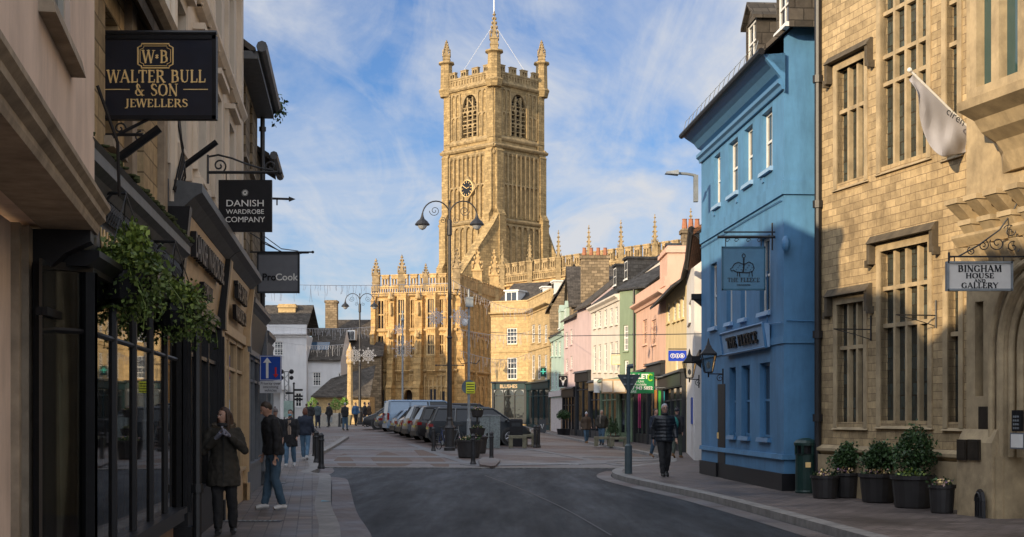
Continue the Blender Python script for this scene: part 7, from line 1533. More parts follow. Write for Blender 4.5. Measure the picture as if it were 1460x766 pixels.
# ================================================================== CARS
M_tyre = plain('tyre rubber', (.02, .02, .02), .85, var=.2); M_rim = plain('alloy rim', (.4, .4, .42), .3, metal=.7, var=.1, bmp=0)
M_carg = glass('car glass', (.01, .013, .016), .06, .45, .004); M_tail = plain('red lamp lens', (.2, .008, .008), .25, bmp=0, var=.1); M_lens = plain('clear lamp lens', (.5, .5, .5), .15, bmp=0, var=.1); M_plate = plain('number plate', (.4, .36, .08), .4, bmp=0, var=.05); M_plas = plain('bumper plastic', (.03, .03, .03), .6)
def paint(name, c, metal=.4): return plain(name, c, .35, metal=metal if sum(c) > .2 else 0, var=.04, bmp=0, coat=.5)
SP = {'suv': dict(L=4.75, w=1.9, h=1.76, r=.38, belt=1.08, gl=[(-2.2, -1.95), (.62, 1.5)], hood=1.08, nose=.85, wb=2.8, xs=-.0),
      'hatch': dict(L=4.2, w=1.78, h=1.48, r=.32, belt=.92, gl=[(-1.95, -1.45), (.5, 1.35)], hood=.95, nose=.7, wb=2.55, xs=0),
      'van': dict(L=4.95, w=1.92, h=1.97, r=.34, belt=1.15, gl=[(-2.4, -2.33), (1.0, 1.75)], hood=1.15, nose=.85, wb=3.0, xs=0)}
def car(label, kind, px, D, heading, pm, name='parked_car', cat='car'):
    s = SP[kind]; L, w, h, r = s['L'], s['w'], s['h'], s['r']; d = Vector((math.cos(heading), math.sin(heading)))
    rear = Vector(P2(px, D)); c = rear + d * L / 2 + Vector((-d.y, d.x)) * -.0
    z = gz(c.x, c.y); t = thing(name, label, cat, (c.x, c.y, z), rotz=heading, group='cars parked in the square', local=True)
    a = L / 2; bl_ = s['belt']; wb = s['wb'] / 2; zb = .24
    prof = [(-a + .05, zb + .08), (-wb - r - .05, zb), (wb + r + .05, zb), (a - .05, zb + .08), (a, .45), (a - .02, s['nose'] - .1), (a - .22, s['nose']), (s['gl'][1][1], s['hood']), (0, bl_ + .02), (-a + .12, bl_ + .03), (-a + .02, bl_ - .15), (-a, .5)]
    m = MB(); cx = 0; rings = []
    for yy, k in ((-w / 2, .955), (-w / 2 + .03, .985), (-w / 2 + .12, 1.0), (w / 2 - .12, 1.0), (w / 2 - .03, .985), (w / 2, .955)):
        rings.append([(x_ * k, yy + (.03 if z_ < .4 and yy < 0 else -.03 if z_ < .4 else 0), .62 + (z_ - .62) * (k if k < .99 else 1)) for x_, z_ in prof])
    m.ring(rings)
    (rb, rt), (ft, fb_) = s['gl']; ti = .2 if kind != 'van' else .1; zt = h - .08
    y0, y1 = w / 2 - .06, w / 2 - .06 - ti
    m.hexa([(rt + .04, -y1, zt - .02), (ft - .02, -y1, zt - .02), (ft - .02, y1, zt - .02), (rt + .04, y1, zt - .02), (rt + .16, -y1 + .12, h), (ft - .2, -y1 + .12, h), (ft - .2, y1 - .12, h), (rt + .16, y1 - .12, h)])
    for sy in (-1, 1):
        for (xa, xb, rr_) in ((fb_, ft, .045), (rb, rt, .06), (.1, .0, .04), (-1.15, -1.1, .05)) : m.tube([(xa, sy * y0, bl_), (xb, sy * y1, zt)], rr_, 6)
        m.tube([(rt, sy * y1, zt), (ft, sy * y1, zt)], .04, 6)
        if kind == 'van': m.hexa([(rb + .02, sy * y0, bl_ - .02), (-.1, sy * y0, bl_ - .02), (-.1, sy * (y0 - .06), bl_), (rb, sy * (y0 - .06), bl_), (rt, sy * y1, zt), (-.1, sy * y1, zt), (-.1, sy * (y1 - .06), zt), (rt, sy * (y1 - .06), zt)])
    body = m.build('body', pm, t, smooth=True)
    m = MB(); e = .015; m.hexa([(rb, -y0 + e, bl_ - .02), (fb_, -y0 + e, bl_ - .02), (fb_, y0 - e, bl_ - .02), (rb, y0 - e, bl_ - .02), (rt, -y1 + e, zt), (ft, -y1 + e, zt), (ft, y1 - e, zt), (rt, y1 - e, zt)]); m.build('windows', M_carg, t)
    for sx in (-1, 1):
        for sy in (-1, 1):
            cx_, cy_ = sx * wb, sy * (w / 2 - .1)
            def disc(rad, th, prof_): 
                q = MB(); q.lathe(prof_, 20, (0, 0, 0)); q.v = [Vector((cx_ + v.x, cy_ + sy * v.z, r + v.y)) for v in q.v]; return q
            ar = disc(0, 0, [(r + .07, -.1), (r + .07, .112), (r + .03, .115), (0, .105)]); ar.build('wheel_arch', M_plas, t)
            wh = disc(0, 0, [(r - .03, -.1), (r, -.07), (r, .1), (r - .03, .13), (r * .66, .135), (r * .6, .12)]).build('wheel', M_tyre, t)
            q = disc(0, 0, [(r * .66, .12), (r * .66, .138), (r * .6, .14), (r * .56, .12)]); 
            for k in range(7): an = k * 2 * math.pi / 7; q.tube([(cx_, cy_ + sy * .13, r), (cx_ + r * .6 * math.cos(an), cy_ + sy * .138, r + r * .6 * math.sin(an))], [.035, .022], 4)
            q.build('rim', M_rim, wh)
    for sy in (-1, 1):
        m = MB(); ya, yb = sorted((sy * (w / 2 - .02), sy * (w / 2 - .3)))
        if kind == 'van': m.box(-a - .012, -a + .1, *sorted((sy * (w / 2 + .004), sy * (w / 2 - .16))), .8, 1.2)
        else: m.box(-a + .0, -a + .22, *sorted((sy * (w / 2 + .002), sy * (w / 2 - .22))), bl_ - .24, bl_ - .1)
        m.build('tail_light', M_tail, t); m = MB(); m.box(a - .24, a - .01, *sorted((sy * (w / 2 - .02), sy * (w / 2 - .36))), s['nose'] - .24, s['nose'] - .1); m.build('headlight', M_lens, t)
        m = MB(); m.ell((fb_ - .3, sy * (w / 2 + .1), bl_ + .06), (.07, .11, .07), 8, 6); m.build('mirror', pm, t)
    m = MB(); m.box(-a - .03, -a + .12, -w / 2 + .08, w / 2 - .08, .32, .55); m.box(a - .12, a + .02, -w / 2 + .08, w / 2 - .08, .28, .5); m.build('bumper', M_plas if kind != 'van' else pm, t)
    m = MB(); m.box(-a - .045, -a - .02, -.26, .26, .6, .71) if kind != 'suv' else m.box(-a - .04, -a + .02, -.26, .26, .72, .83); m.build('number_plate', M_plate, t)
    m = MB(); m.prism([(rb - .02, -y0 + .2, bl_ + .02), (rb - .02, y0 - .2, bl_ + .02), (rt - .02, y1 - .1, zt - .08), (rt - .02, -y1 + .1, zt - .08)], (-.02, 0, 0)); m.build('rear_window', M_carg, t)
    m = MB()
    for xx in (.9, .0, -1.05):
        for sy in (-1, 1): m.box(xx - .006, xx + .006, *sorted((sy * (w / 2 - .0), sy * (w / 2 + .003))), .4, bl_ - .03)
    for sy in (-1, 1):
        for xx in (.15, -.9): m.box(xx - .1, xx + .08, *sorted((sy * (w / 2 - .0), sy * (w / 2 + .03))), bl_ - .17, bl_ - .13)
    m.build('door_handles', pm if kind == 'van' else M_plas, t); return t
P_navy = paint('dark navy car paint', (.012, .018, .024)); P_blk = paint('black car paint', (.008, .008, .009)); P_sil = paint('silver car paint', (.11, .125, .14), .5); P_dg = paint('dark grey car paint', (.03, .033, .036)); P_blue = paint('pale blue car paint', (.16, .22, .3), .4); P_red = paint('red car paint', (.3, .01, .01), .2); P_sb = paint('silver blue van paint', (.2, .29, .4), .2)
hd = R(14)
car('nearest dark navy off roader parked side on behind the planters', 'suv', 609, 66, R(7), P_navy)
car('black off roader, second nearest in the parked row', 'suv', 590, 69.5, hd, P_blk); car('silver estate between two black off roaders in the parked row', 'suv', 577, 73, hd, P_sil)
car('dark grey hatchback with red tail lights, fourth in the parked row', 'hatch', 568, 76.5, hd, P_dg); car('pale silver blue hatchback in front of the van', 'hatch', 559.5, 79.5, hd, P_blue)
car('tall silver blue van in the parked row', 'van', 549, 84, hd, P_sb, 'parked_van', 'van'); car('silver hatchback half hidden behind the van', 'hatch', 537, 88, hd, P_sil)
car('dark car facing left at the far end of the parked row', 'suv', 622, 93, R(184), P_dg); car('small red hatchback farthest away behind the row', 'hatch', 626, 99, R(184), P_red)
car('light blue car roof seen behind the nearest off roader', 'hatch', 606, 79, hd, P_blue); car('dark off roader behind the light blue car, right end of the row', 'suv', 612, 86, hd, P_blk)
# ================================================================== PEOPLE
tx = bpy.data.textures.new('folds', 'CLOUDS'); tx.noise_scale = .085
SK = plain('skin', (.42, .24, .17), .55, var=.08, bmp=0)
def cloth(name, c, rough=.85): return plain(name, c, rough, var=.2, ns=9, bmp=.25)
def organic(mb, name, mat, par, vox=.016, folds=0.0, sm=4):
    o = mb.build(name, mat, par)
    r_ = o.modifiers.new('r', 'REMESH'); r_.mode = 'VOXEL'; r_.voxel_size = vox; r_.use_smooth_shade = True
    s = o.modifiers.new('s', 'SMOOTH'); s.iterations = sm; s.factor = .5
    if folds: d = o.modifiers.new('d', 'DISPLACE'); d.texture = tx; d.strength = folds; d.mid_level = .5; d.texture_coords = 'LOCAL'
    return o
TOR = [(.84, .16, .115), (.92, .172, .125), (1.02, .155, .112), (1.14, .15, .11), (1.26, .178, .122), (1.36, .19, .115), (1.42, .175, .095), (1.46, .11, .075), (1.5, .06, .06)]
def person(label, x, y, z, h, rz, pose=None, top=('jacket', None, .84), topc=None, legc=None, shoec=None, hair=('short', (.05, .03, .02)), extras=(), vox=.02, fem=False, lean=0.0, headturn=(0, 0), inner=None, bulk=1.0):
    t = thing('person', label, 'person', (x, y, z), rotz=rz, local=True); s = h / 1.75; pose = pose or {}
    V = lambda p: Vector((p[0] * s, (p[1] - lean * max(0, p[2] - .9)) * s, p[2] * s))
    J = dict(hipL=(-.09, 0, .9), kneeL=(-.1, -.02, .5), ankL=(-.1, 0, .09), hipR=(.09, 0, .9), kneeR=(.1, -.02, .5), ankR=(.1, 0, .09),
             shL=(-.18, 0, 1.4), elL=(-.25, .03, 1.13), wrL=(-.24, -.04, .89), shR=(.18, 0, 1.4), elR=(.25, .03, 1.13), wrR=(.24, -.04, .89)); J.update(pose)
    sw = .92 if fem else 1.0
    def torso(mb, k, z0, z1, add=0.0, flare=0, puff=0):
        rings = []; N_ = 16; zz = z0; lst = []
        while zz < z1 + .001: lst.append(zz); zz += .04 if not puff else .018
        for zz in lst:
            for i in range(len(TOR) - 1):
                if TOR[i][0] <= zz <= TOR[i + 1][0] or (zz < TOR[0][0] and i == 0) or (i == len(TOR) - 2 and zz > TOR[-1][0]): break
            f = max(0, min(1, (zz - TOR[i][0]) / (TOR[i + 1][0] - TOR[i][0]))); a = (TOR[i][1] * (1 - f) + TOR[i + 1][1] * f) * (sw if zz > 1.1 else 1); b_ = TOR[i][2] * (1 - f) + TOR[i + 1][2] * f
            a = a * k + add + max(0, .95 - zz) * flare; b_ = b_ * k + add + max(0, .95 - zz) * flare
            if puff: q = .018 * abs(math.sin((zz - z0) * math.pi / .085)); a += q; b_ += q
            rings.append([V((a * math.cos(2 * math.pi * j / N_), b_ * math.sin(2 * math.pi * j / N_), zz)) for j in range(N_)])
        mb.ring(rings)
    def limb(mb, a, b_, c, ra, rb, rc, k=1.0):
        A, B, C = V(J[a]), V(J[b_]), V(J[c]); mb.tube([A, A.lerp(B, .5), B, B.lerp(C, .35), C], [ra * k * s, (ra * .55 + rb * .45) * k * s, rb * k * s, rb * .98 * k * s, rc * k * s], 10); mb.ell(B, (rb * k * s,) * 3, 8, 6); mb.ell(A, (ra * k * s,) * 3, 8, 6)
    # body: one continuous surface
    m = MB(); torso(m, 1, .84, 1.5)
    for q in 'LR':
        limb(m, 'hip' + q, 'knee' + q, 'ank' + q, .085, .056, .04); limb(m, 'sh' + q, 'el' + q, 'wr' + q, .052, .042, .03)
    hc = V((0, -.015 - headturn[1] * .06, 1.625 - headturn[1] * .02)); nk = V((0, .0, 1.45)); m.tube([nk, nk.lerp(hc, .6)], [.062 * s, .052 * s], 10)
    rot = Matrix.Rotation(headturn[0], 3, 'Z') @ Matrix.Rotation(headturn[1], 3, 'X')
    H = lambda a, b_, c: hc + rot @ (Vector((a, b_, c)) * s)
    m.ell(hc, (.072 * s, .092 * s, .112 * s), 14, 10, rot); m.ell(H(0, -.03, -.055), (.052 * s, .062 * s, .06 * s), 10, 8, rot); m.tube([H(0, -.088, .02), H(0, -.11, -.018), H(0, -.088, -.028)], [.011 * s, .017 * s, .012 * s], 6)
    for q in (-1, 1): m.ell(H(q * .073, .0, -.005), (.012 * s, .02 * s, .03 * s), 6, 5, rot)
    for q in 'LR':      # hands: palm, four fingers and a thumb
        sg = -1 if q == 'L' else 1; W_ = V(J['wr' + q]); d = (W_ - V(J['el' + q])).normalized(); sd_ = d.cross(Vector((sg, 0, 0))); sd_ = sd_.normalized() if sd_.length > .1 else Vector((0, 1, 0)); nn = d.cross(sd_).normalized()
        m.tube([W_, W_ + d * .05 * s, W_ + d * .1 * s], [.026 * s, .036 * s, .034 * s], 8, .55)
        for k in range(4):
            b0_ = W_ + d * .095 * s + sd_ * (-.027 + .018 * k) * s; l = (.062, .072, .068, .052)[k] * s; c1_ = b0_ + d * l * .6 + nn * .008 * s * -sg; m.tube([b0_, c1_, c1_ + d * l * .4 - nn * sg * .02 * s], [.0095 * s, .009 * s, .0075 * s], 6)
        b0_ = W_ + d * .03 * s - sd_ * .03 * s; m.tube([b0_, b0_ + (d * .7 - sd_ * .7) * .04 * s, b0_ + (d * .95 - sd_ * .5) * .07 * s], [.012 * s, .011 * s, .009 * s], 6)
    body = organic(m, 'body', SK, t, min(vox, .012 if vox < .018 else vox), 0, 2)
    m = MB()
    for q in (-1, 1): m.ell(H(q * .03, -.083, .012), (.010 * s, .006 * s, .0045 * s), 6, 4, rot)
    m.build('eyes', M_white, t); m = MB()
    for q in (-1, 1): m.ell(H(q * .03, -.09, .012), (.005 * s, .004 * s, .005 * s), 6, 4, rot); m.tube([H(q * .015, -.09, .03), H(q * .045, -.084, .032)], .004 * s, 4)
    m.build('brows', cloth('brow hair', hair[1]), t); m = MB(); m.tube([H(-.022, -.087, -.055), H(0, -.093, -.052), H(.022, -.087, -.055)], .005 * s, 5); m.build('mouth', plain('lips', (.35, .12, .1), .5), t)
    # trousers
    m = MB(); torso(m, 1.04, .84, .98, .004)
    for q in 'LR': limb(m, 'hip' + q, 'knee' + q, 'ank' + q, .102, .078, .06)
    organic(m, 'trousers', legc, t, vox, .03 * s)
    for q in 'LR':
        A = V(J['ank' + q]); kx = J['ank' + q]; tip = .0 if kx[2] < .13 else -.06
        m = MB(); m.tube([A + Vector((0, .06, -.045)) * s, A + Vector((0, 0, -.03)) * s, A + Vector((0, -.09, -.045 + tip)) * s, A + Vector((0, -.15, -.055 + tip)) * s], [.04 * s, .05 * s, .048 * s, .036 * s], 10, .85); m.tube([A + Vector((0, .0, -.04)) * s, A + Vector((0, .0, .03)) * s], [.05 * s, .045 * s], 10)
        for v in m.v: v.z = max(v.z, A.z - .088 * s + (tip if v.y < A.y - .1 else 0) * s)
        m.build('shoe', shoec, t, smooth=True)
    # coat or jacket
    kind, _, hem = top; puff = kind == 'puffer'; m = MB(); torso(m, 1.1 * bulk, hem, 1.485, .012, .12 if hem < .8 else 0, puff)
    for q in 'LR':
        limb(m, 'sh' + q, 'el' + q, 'wr' + q, .066 * bulk, .056 * bulk, .044)
        if puff:
            A, B, C = V(J['sh' + q]), V(J['el' + q]), V(J['wr' + q])
            for f in range(5): m.ell(A.lerp(B, f / 5), (.076 * s,) * 2 + (.045 * s,), 8, 6)
            for f in range(1, 5): m.ell(B.lerp(C, f / 5), (.062 * s,) * 2 + (.04 * s,), 8, 6)
    n0 = V((0, .01, 1.47)); m.tube([n0 - Vector((0, 0, .03)), n0 + Vector((0, .0, .055 * s))], [.085 * s, .07 * s], 12)
    ct = organic(m, kind, topc, t, vox, .012 * s if puff else .038 * s, 1 if puff else 4)
    m = MB(); front = lambda zz, k=1.0: V((0, -(.135 * bulk + .012) * k, zz)); m.tube([front(hem + .02, 1.06), front(1.1), front(1.3, 1.04), front(1.42, .9)], .008 * s, 5); m.build('zip', M_black, ct)
    if inner: m = MB(); m.ring([[V((.055 * math.cos(a * .785) * k, -.118 + .035 * math.sin(a * .785), zz)) for a in range(8)] for zz, k in ((.98, 1), (1.2, 1.2), (1.42, .9))]); m.build('jumper', inner, t, smooth=True)
    # hair
    hm = cloth('hair %.2f %.2f %.2f' % hair[1], hair[1], .6)
    if hair[0] != 'hat':
        m = MB(); m.ell(H(0, .014, .022), (.08 * s, .096 * s, .104 * s), 14, 10, rot)
        m2 = [v for v in m.v]
        keep = MB(); keep.ell(H(0, .018, .024), (.081 * s, .095 * s, .103 * s), 16, 12, rot)
        for i, v in enumerate(keep.v):   # pull the hairline back from the face
            l = rot.transposed() @ (v - hc) / s
            if l.y < -.02 and l.z < .055: l.y = -.02 + (l.y + .02) * .1; l.x *= .93
            if l.z < -.05 and hair[0] == 'short': l.z = -.05
            keep.v[i] = hc + rot @ (l * s)
        if hair[0] == 'long':
            keep.tube([H(0, .07, .03), H(0, .09, -.08), H(.02, .085, -.2), H(.03, .06, -.34)], [.07 * s, .075 * s, .065 * s, .02 * s], 10)
            for q in (-1, 1): keep.tube([H(q * .06, 0, .05), H(q * .082, -.01, -.05), H(q * .085, -.015, -.18), H(q * .07, -.02, -.33)], [.03 * s, .032 * s, .03 * s, .012 * s], 8)
        if hair[0] == 'bob':
            keep.ell(H(0, .03, -.02), (.092 * s, .09 * s, .12 * s), 14, 10, rot)
        organic(keep, 'hair', hm, t, min(vox, .012), .008, 2)
    else:
        m = MB(); m.ell(H(0, .012, .045), (.082 * s, .1 * s, .085 * s), 14, 10, rot); m.tube([H(-.08, 0, .02), H(0, -.1, .03), H(.08, 0, .02), H(0, .105, .02), H(-.08, 0, .02)], .016 * s, 6); m.ell(H(0, .02, .14), (.03 * s,) * 3, 8, 6); m.build('woolly_hat', hm, t, smooth=True)
    for e in extras:
        if e == 'mask': m = MB(); m.ell(H(0, -.062, -.045), (.056 * s, .045 * s, .045 * s), 12, 8, rot); m.build('face_mask', plain('blue mask paper', (.2, .45, .6), .8, bmp=0), t, smooth=True)
        if e == 'furhood':
            m = MB(); rf = random.Random(8); c = V((0, .035, 1.475)); 
            for k in range(2600):
                a = rf.uniform(0, 6.28); q = c + Vector((math.cos(a) * .135, math.sin(a) * .1, .02 + .03 * math.sin(a))) * s; dd = (Vector((math.cos(a), math.sin(a), rf.uniform(-.6, 1))) + Vector((rf.uniform(-.5, .5),) * 3)).normalized(); q2 = q + dd * rf.uniform(.015, .045) * s; p_ = Vector((rf.uniform(-1, 1), rf.uniform(-1, 1), rf.uniform(-1, 1))).normalized() * .006; m.add([q - p_, q + p_, q2], [(0, 1, 2)])
            m.tube([c + Vector((math.cos(a * .52) * .125, math.sin(a * .52) * .09, .015 * math.sin(a * .52))) * s for a in range(13)], .04 * s, 8); m.build('fur_collar', cloth('fur', (.12, .09, .06)), t)
        if e == 'hood': m = MB(); m.tube([V((0, .0, 1.45)), H(0, .03, -.09)], [.1 * s, .085 * s], 10); m.ell(H(0, .03, .01), (.095 * s, .1 * s, .13 * s), 12, 8, rot); mm = m
        if e == 'scarf': m = MB(); c = V((0, -.01, 1.47)); m.tube([c + Vector((math.cos(a * .6) * .085, math.sin(a * .6) * .08, .01)) * s for a in range(12)], .028 * s, 8); m.tube([c + Vector((-.04, -.09, 0)) * s, c + Vector((-.05, -.165, -.15)) * s, c + Vector((-.05, -.155, -.4)) * s], [.03 * s, .035 * s, .03 * s], 8, .5); m.build('scarf', cloth('checked scarf', (.2, .17, .14)), t)
        if e == 'darkscarf': m = MB(); c = V((0, -.03, 1.5)); m.tube([c + Vector((math.cos(a * .6) * .066, math.sin(a * .6) * .066, .0)) * s for a in range(12)], .03 * s, 8); m.build('scarf', cloth('black scarf', (.02, .02, .022)), t)
        if e == 'glasses': m = MB(); 
        if e == 'glasses':
            for q in (-1, 1): m.tube([H(q * .032 + .02 * math.cos(a * .785), -.098, .012 + .015 * math.sin(a * .785)) for a in range(9)], .003 * s, 4); m.tube([H(q * .052, -.095, .014), H(q * .075, .0, .014)], .003 * s, 4)
            m.build('glasses', M_black, t)
        if e == 'backpack': m = MB(); m.ell(V((0, .2, 1.2)), (.16 * s, .1 * s, .25 * s), 12, 8); m.box(-.1 * s, .1 * s, .25 * s, .32 * s, 1.0 * s, 1.2 * s); organic(m, 'backpack', cloth('teal backpack cloth', (.02, .16, .14)), t, vox, 0)
        if e == 'bag': A = V(J['wrR']) ; m = MB(); m.hexa([(A.x - .05, A.y - .18, A.z - .5), (A.x + .06, A.y - .18, A.z - .5), (A.x + .06, A.y + .16, A.z - .5), (A.x - .05, A.y + .16, A.z - .5), (A.x - .04, A.y - .17, A.z - .14), (A.x + .05, A.y - .17, A.z - .14), (A.x + .05, A.y + .15, A.z - .14), (A.x - .04, A.y + .15, A.z - .14)]); m.tube([(A.x, A.y - .1, A.z - .14), (A.x, A.y - .02, A.z - .02), (A.x, A.y + .08, A.z - .14)], .012, 5); bg_ = m.build('shopping_bag', M_terr); tag(bg_, 'small dark bag carried by the man before the white cottage', 'bag'); bg_.location = t.location; bg_.rotation_euler = t.rotation_euler
    if 'gloves' in [e for e in extras]:
        m = MB()
        for q in 'LR':
            sg = -1 if q == 'L' else 1; W_ = V(J['wr' + q]); d = (W_ - V(J['el' + q])).normalized(); sd_ = d.cross(Vector((sg, 0, 0))).normalized(); nn = d.cross(sd_).normalized()
            m.tube([W_ - d * .03 * s, W_ + d * .05 * s, W_ + d * .1 * s], [.036 * s, .044 * s, .042 * s], 8, .7)
            for k in range(4):
                b0_ = W_ + d * .09 * s + sd_ * (-.032 + .0215 * k) * s; l = (.068, .078, .074, .058)[k] * s; c1_ = b0_ + d * l * .6 - nn * .008 * s * sg; m.tube([b0_, c1_, c1_ + d * l * .45 - nn * sg * .02 * s], [.0125 * s, .0125 * s, .0105 * s], 6)
            b0_ = W_ + d * .03 * s - sd_ * .035 * s; m.tube([b0_, b0_ + (d * .7 - sd_ * .7) * .045 * s, b0_ + (d * .95 - sd_ * .5) * .08 * s], [.016 * s, .015 * s, .012 * s], 6)
        organic(m, 'gloves', cloth('grey wool', (.17, .17, .21)), t, .0065, 0, 1)
    return t
def walk(a=.2, flip=1):
    p = dict(kneeL=(-.09, -.16 * a / .2, .5), ankL=(-.08, -.24 * a / .2, .1), kneeR=(.09, .02, .49), ankR=(.08, .24 * a / .2, .15), elL=(-.25, .1, 1.14), wrL=(-.25, .1, .9), elR=(.25, -.02, 1.13), wrR=(.24, -.16, .92))
    if flip < 0: p = {k[:-1] + ('R' if k[-1] == 'L' else 'L'): (-v[0], v[1], v[2]) for k, v in p.items()}
    return p
J_blue = cloth('blue denim', (.045, .09, .14)); J_light = cloth('light denim', (.09, .17, .26)); C_blk = cloth('black cloth', (.014, .014, .016)); C_olive = cloth('dark olive cloth', (.028, .024, .018)); C_navy = cloth('navy cloth', (.015, .022, .04)); C_brn = cloth('brown cloth', (.06, .04, .025)); C_beige = cloth('beige wool', (.35, .26, .2)); C_wsh = plain('white shoe leather', (.5, .5, .5), .5); C_bsh = plain('black shoe leather', (.015, .015, .015), .5); C_tan = plain('tan boots', (.2, .11, .05), .7); C_grn = cloth('green grey cloth', (.06, .075, .06)); C_puf = plain('black quilted nylon', (.012, .015, .02), .45, var=.2, bmp=.1)
x, y = GV(319, 762); w_ = person('woman in a dark fur collared parka and grey gloves with hands raised to her face', x, y, PV, 1.62, R(10), dict(elL=(-.27, -.1, 1.14), wrL=(-.09, -.22, 1.33), elR=(.28, -.09, 1.16), wrR=(.07, -.22, 1.36), kneeR=(.11, -.02, .5), ankR=(.13, .05, .09), ankL=(-.07, -.1, .09), kneeL=(-.08, -.06, .5)), top=('parka', None, .66), topc=C_olive, legc=C_blk, shoec=C_bsh, hair=('long', (.045, .022, .012)), extras=('furhood', 'gloves', 'darkscarf'), vox=.014, fem=True, headturn=(R(-42), R(4)), bulk=1.1)
x, y = GV(391, 727); person('man in a black jacket, blue jeans and white trainers looking down', x, y, PV, 1.74, R(-62), dict(elL=(-.25, .02, 1.12), wrL=(-.22, -.1, .9), elR=(.25, .0, 1.12), wrR=(.24, -.06, .88), kneeL=(-.1, -.05, .5), ankL=(-.12, -.12, .09), ankR=(.12, .1, .09)), top=('jacket', None, .88), topc=C_blk, legc=J_blue, shoec=C_wsh, hair=('short', (.04, .025, .015)), vox=.014, lean=.12, headturn=(0, R(32)), bulk=1.12)
x, y = GV(414, 666); person('woman in a dark open coat, beige jumper and blue face mask walking to the viewer', x, y, PV, 1.66, R(-4), walk(.16), top=('coat', None, .62), topc=C_blk, legc=J_light, shoec=C_wsh, hair=('short', (.03, .02, .015)), extras=('mask',), vox=.022, fem=True, inner=C_beige, bulk=1.05)
x, y = GV(435, 656.5); person('woman with auburn hair, navy jacket and light jeans walking away', x, y, PV, 1.72, R(180), walk(.15, -1), top=('jacket', None, .84), topc=C_navy, legc=J_light, shoec=C_wsh, hair=('bob', (.12, .04, .02)), vox=.022, fem=True, bulk=1.12)
x, y = GV(392, 676); person('person in a grey knitted hat mostly hidden behind the man in jeans', x, y, PV, 1.68, R(0), walk(.1), topc=C_blk, legc=C_blk, shoec=C_bsh, hair=('hat', (.18, .15, .14)), vox=.03, fem=True)
x, y = GV(947.5, 680.5); person('grey haired man in a black quilted puffer jacket and glasses walking along the right pavement', x, y, PV, 1.78, R(8), walk(.13), top=('puffer', None, .84), topc=C_puf, legc=C_blk, shoec=C_bsh, hair=('short', (.35, .35, .36)), extras=('glasses', 'darkscarf'), vox=.014, bulk=1.08)
x, y = GV(935, 653); person('man in blue jeans and a dark coat half hidden behind the puffer jacket man', x, y, PV, 1.72, R(30), walk(.14, -1), topc=C_navy, legc=J_blue, shoec=C_tan, vox=.025)
x, y = GV(965, 653.5); person('man with a teal backpack and green trousers behind the puffer jacket man', x, y, PV, 1.74, R(150), walk(.12), topc=C_blk, legc=C_grn, shoec=C_tan, hair=('hat', (.03, .03, .035)), extras=('backpack',), vox=.025, bulk=1.1)
x, y = GV(836, 632.5); person('woman in a brown coat, pale hat and blue jeans, left of the walking couple', x, y, PV, 1.62, R(15), walk(.12), top=('coat', None, .76), topc=C_brn, legc=J_blue, shoec=C_tan, hair=('hat', (.4, .4, .42)), vox=.03, fem=True, bulk=1.2)
x, y = GV(858, 635); person('bald man in a dark jacket with a scarf and jeans, right of the walking couple', x, y, PV, 1.72, R(-15), walk(.1, -1), topc=C_olive, legc=J_blue, shoec=C_bsh, hair=('short', (.3, .26, .22)), extras=('scarf',), vox=.03, bulk=1.18)
def far(px, D, h, label, topc, legc, rz, **k):
    x = PX(px, D); k.setdefault('vox', .035); return person(label, x, D, gz(x, D), h, R(rz), k.pop('pose', walk(.1)), topc=topc, legc=legc, shoec=C_bsh, bulk=1.08, **k)
far(492, 90, 1.78, 'man in a black jacket and blue jeans standing before the white cottage', C_blk, J_blue, 160, extras=('bag',), hair=('short', (.3, .3, .3)))
far(507, 103, 1.7, 'person in a blue jacket left of the smaller lamp post', cloth('mid blue cloth', (.04, .1, .2)), C_blk, 40); far(520, 99, 1.75, 'person in dark clothes at the left end of the parked cars, front of the pair', C_blk, C_blk, 100)
far(526, 101, 1.72, 'person in a brown coat, farther of two at the left end of the parked cars', C_brn, C_blk, 80); far(443, 95, 1.72, 'person in black beside the leftmost topiary ball', C_blk, C_blk, 180)
far(453, 96, 1.75, 'person in a grey green coat between two topiary balls', cloth('slate cloth', (.05, .07, .08)), C_navy, 170); far(469, 98, 1.7, 'person in black standing by the stone trough', C_blk, C_blk, -120); far(437, 98, 1.65, 'person in a dark brown coat at the far left of the square', C_brn, C_blk, 170)
far(683, 88, 1.78, 'person whose head shows over the car roofs behind the planters', C_navy, C_blk, 0, hair=('short', (.04, .03, .02)))
# dog
x, y = GV(984, 645); t = thing('dog', 'small shaggy brown dog standing on the right pavement by the white house', 'dog', (x, y, PV), rotz=R(20), local=True); m = MB()
m.tube([(0, .2, .2), (0, .08, .215), (0, -.06, .215), (0, -.16, .23)], [.06, .075, .085, .065], 10); m.tube([(0, -.14, .24), (0, -.2, .31)], [.05, .045], 8); m.ell((0, -.23, .34), (.05, .06, .05), 10, 8); m.tube([(0, -.26, .33), (0, -.32, .32)], [.032, .022], 8)
for sx in (-1, 1):
    m.tube([(sx * .045, -.12, .2), (sx * .048, -.125, .1), (sx * .048, -.12, .02)], [.03, .02, .018], 7); m.tube([(sx * .045, -.12, .016), (sx * .045, -.15, .014)], .018, 6)
    m.tube([(sx * .045, .17, .2), (sx * .05, .13, .13), (sx * .05, .2, .08), (sx * .05, .19, .02)], [.045, .032, .02, .017], 7); m.tube([(sx * .05, .19, .016), (sx * .05, .155, .014)], .017, 6); m.tube([(sx * .045, -.22, .37), (sx * .06, -.23, .3)], [.022, .014], 6)
m.tube([(0, .22, .22), (0, .3, .28), (0, .32, .36)], [.025, .02, .012], 6); organic(m, 'body', cloth('brown fur', (.09, .045, .02)), t, .008, .02, 1)
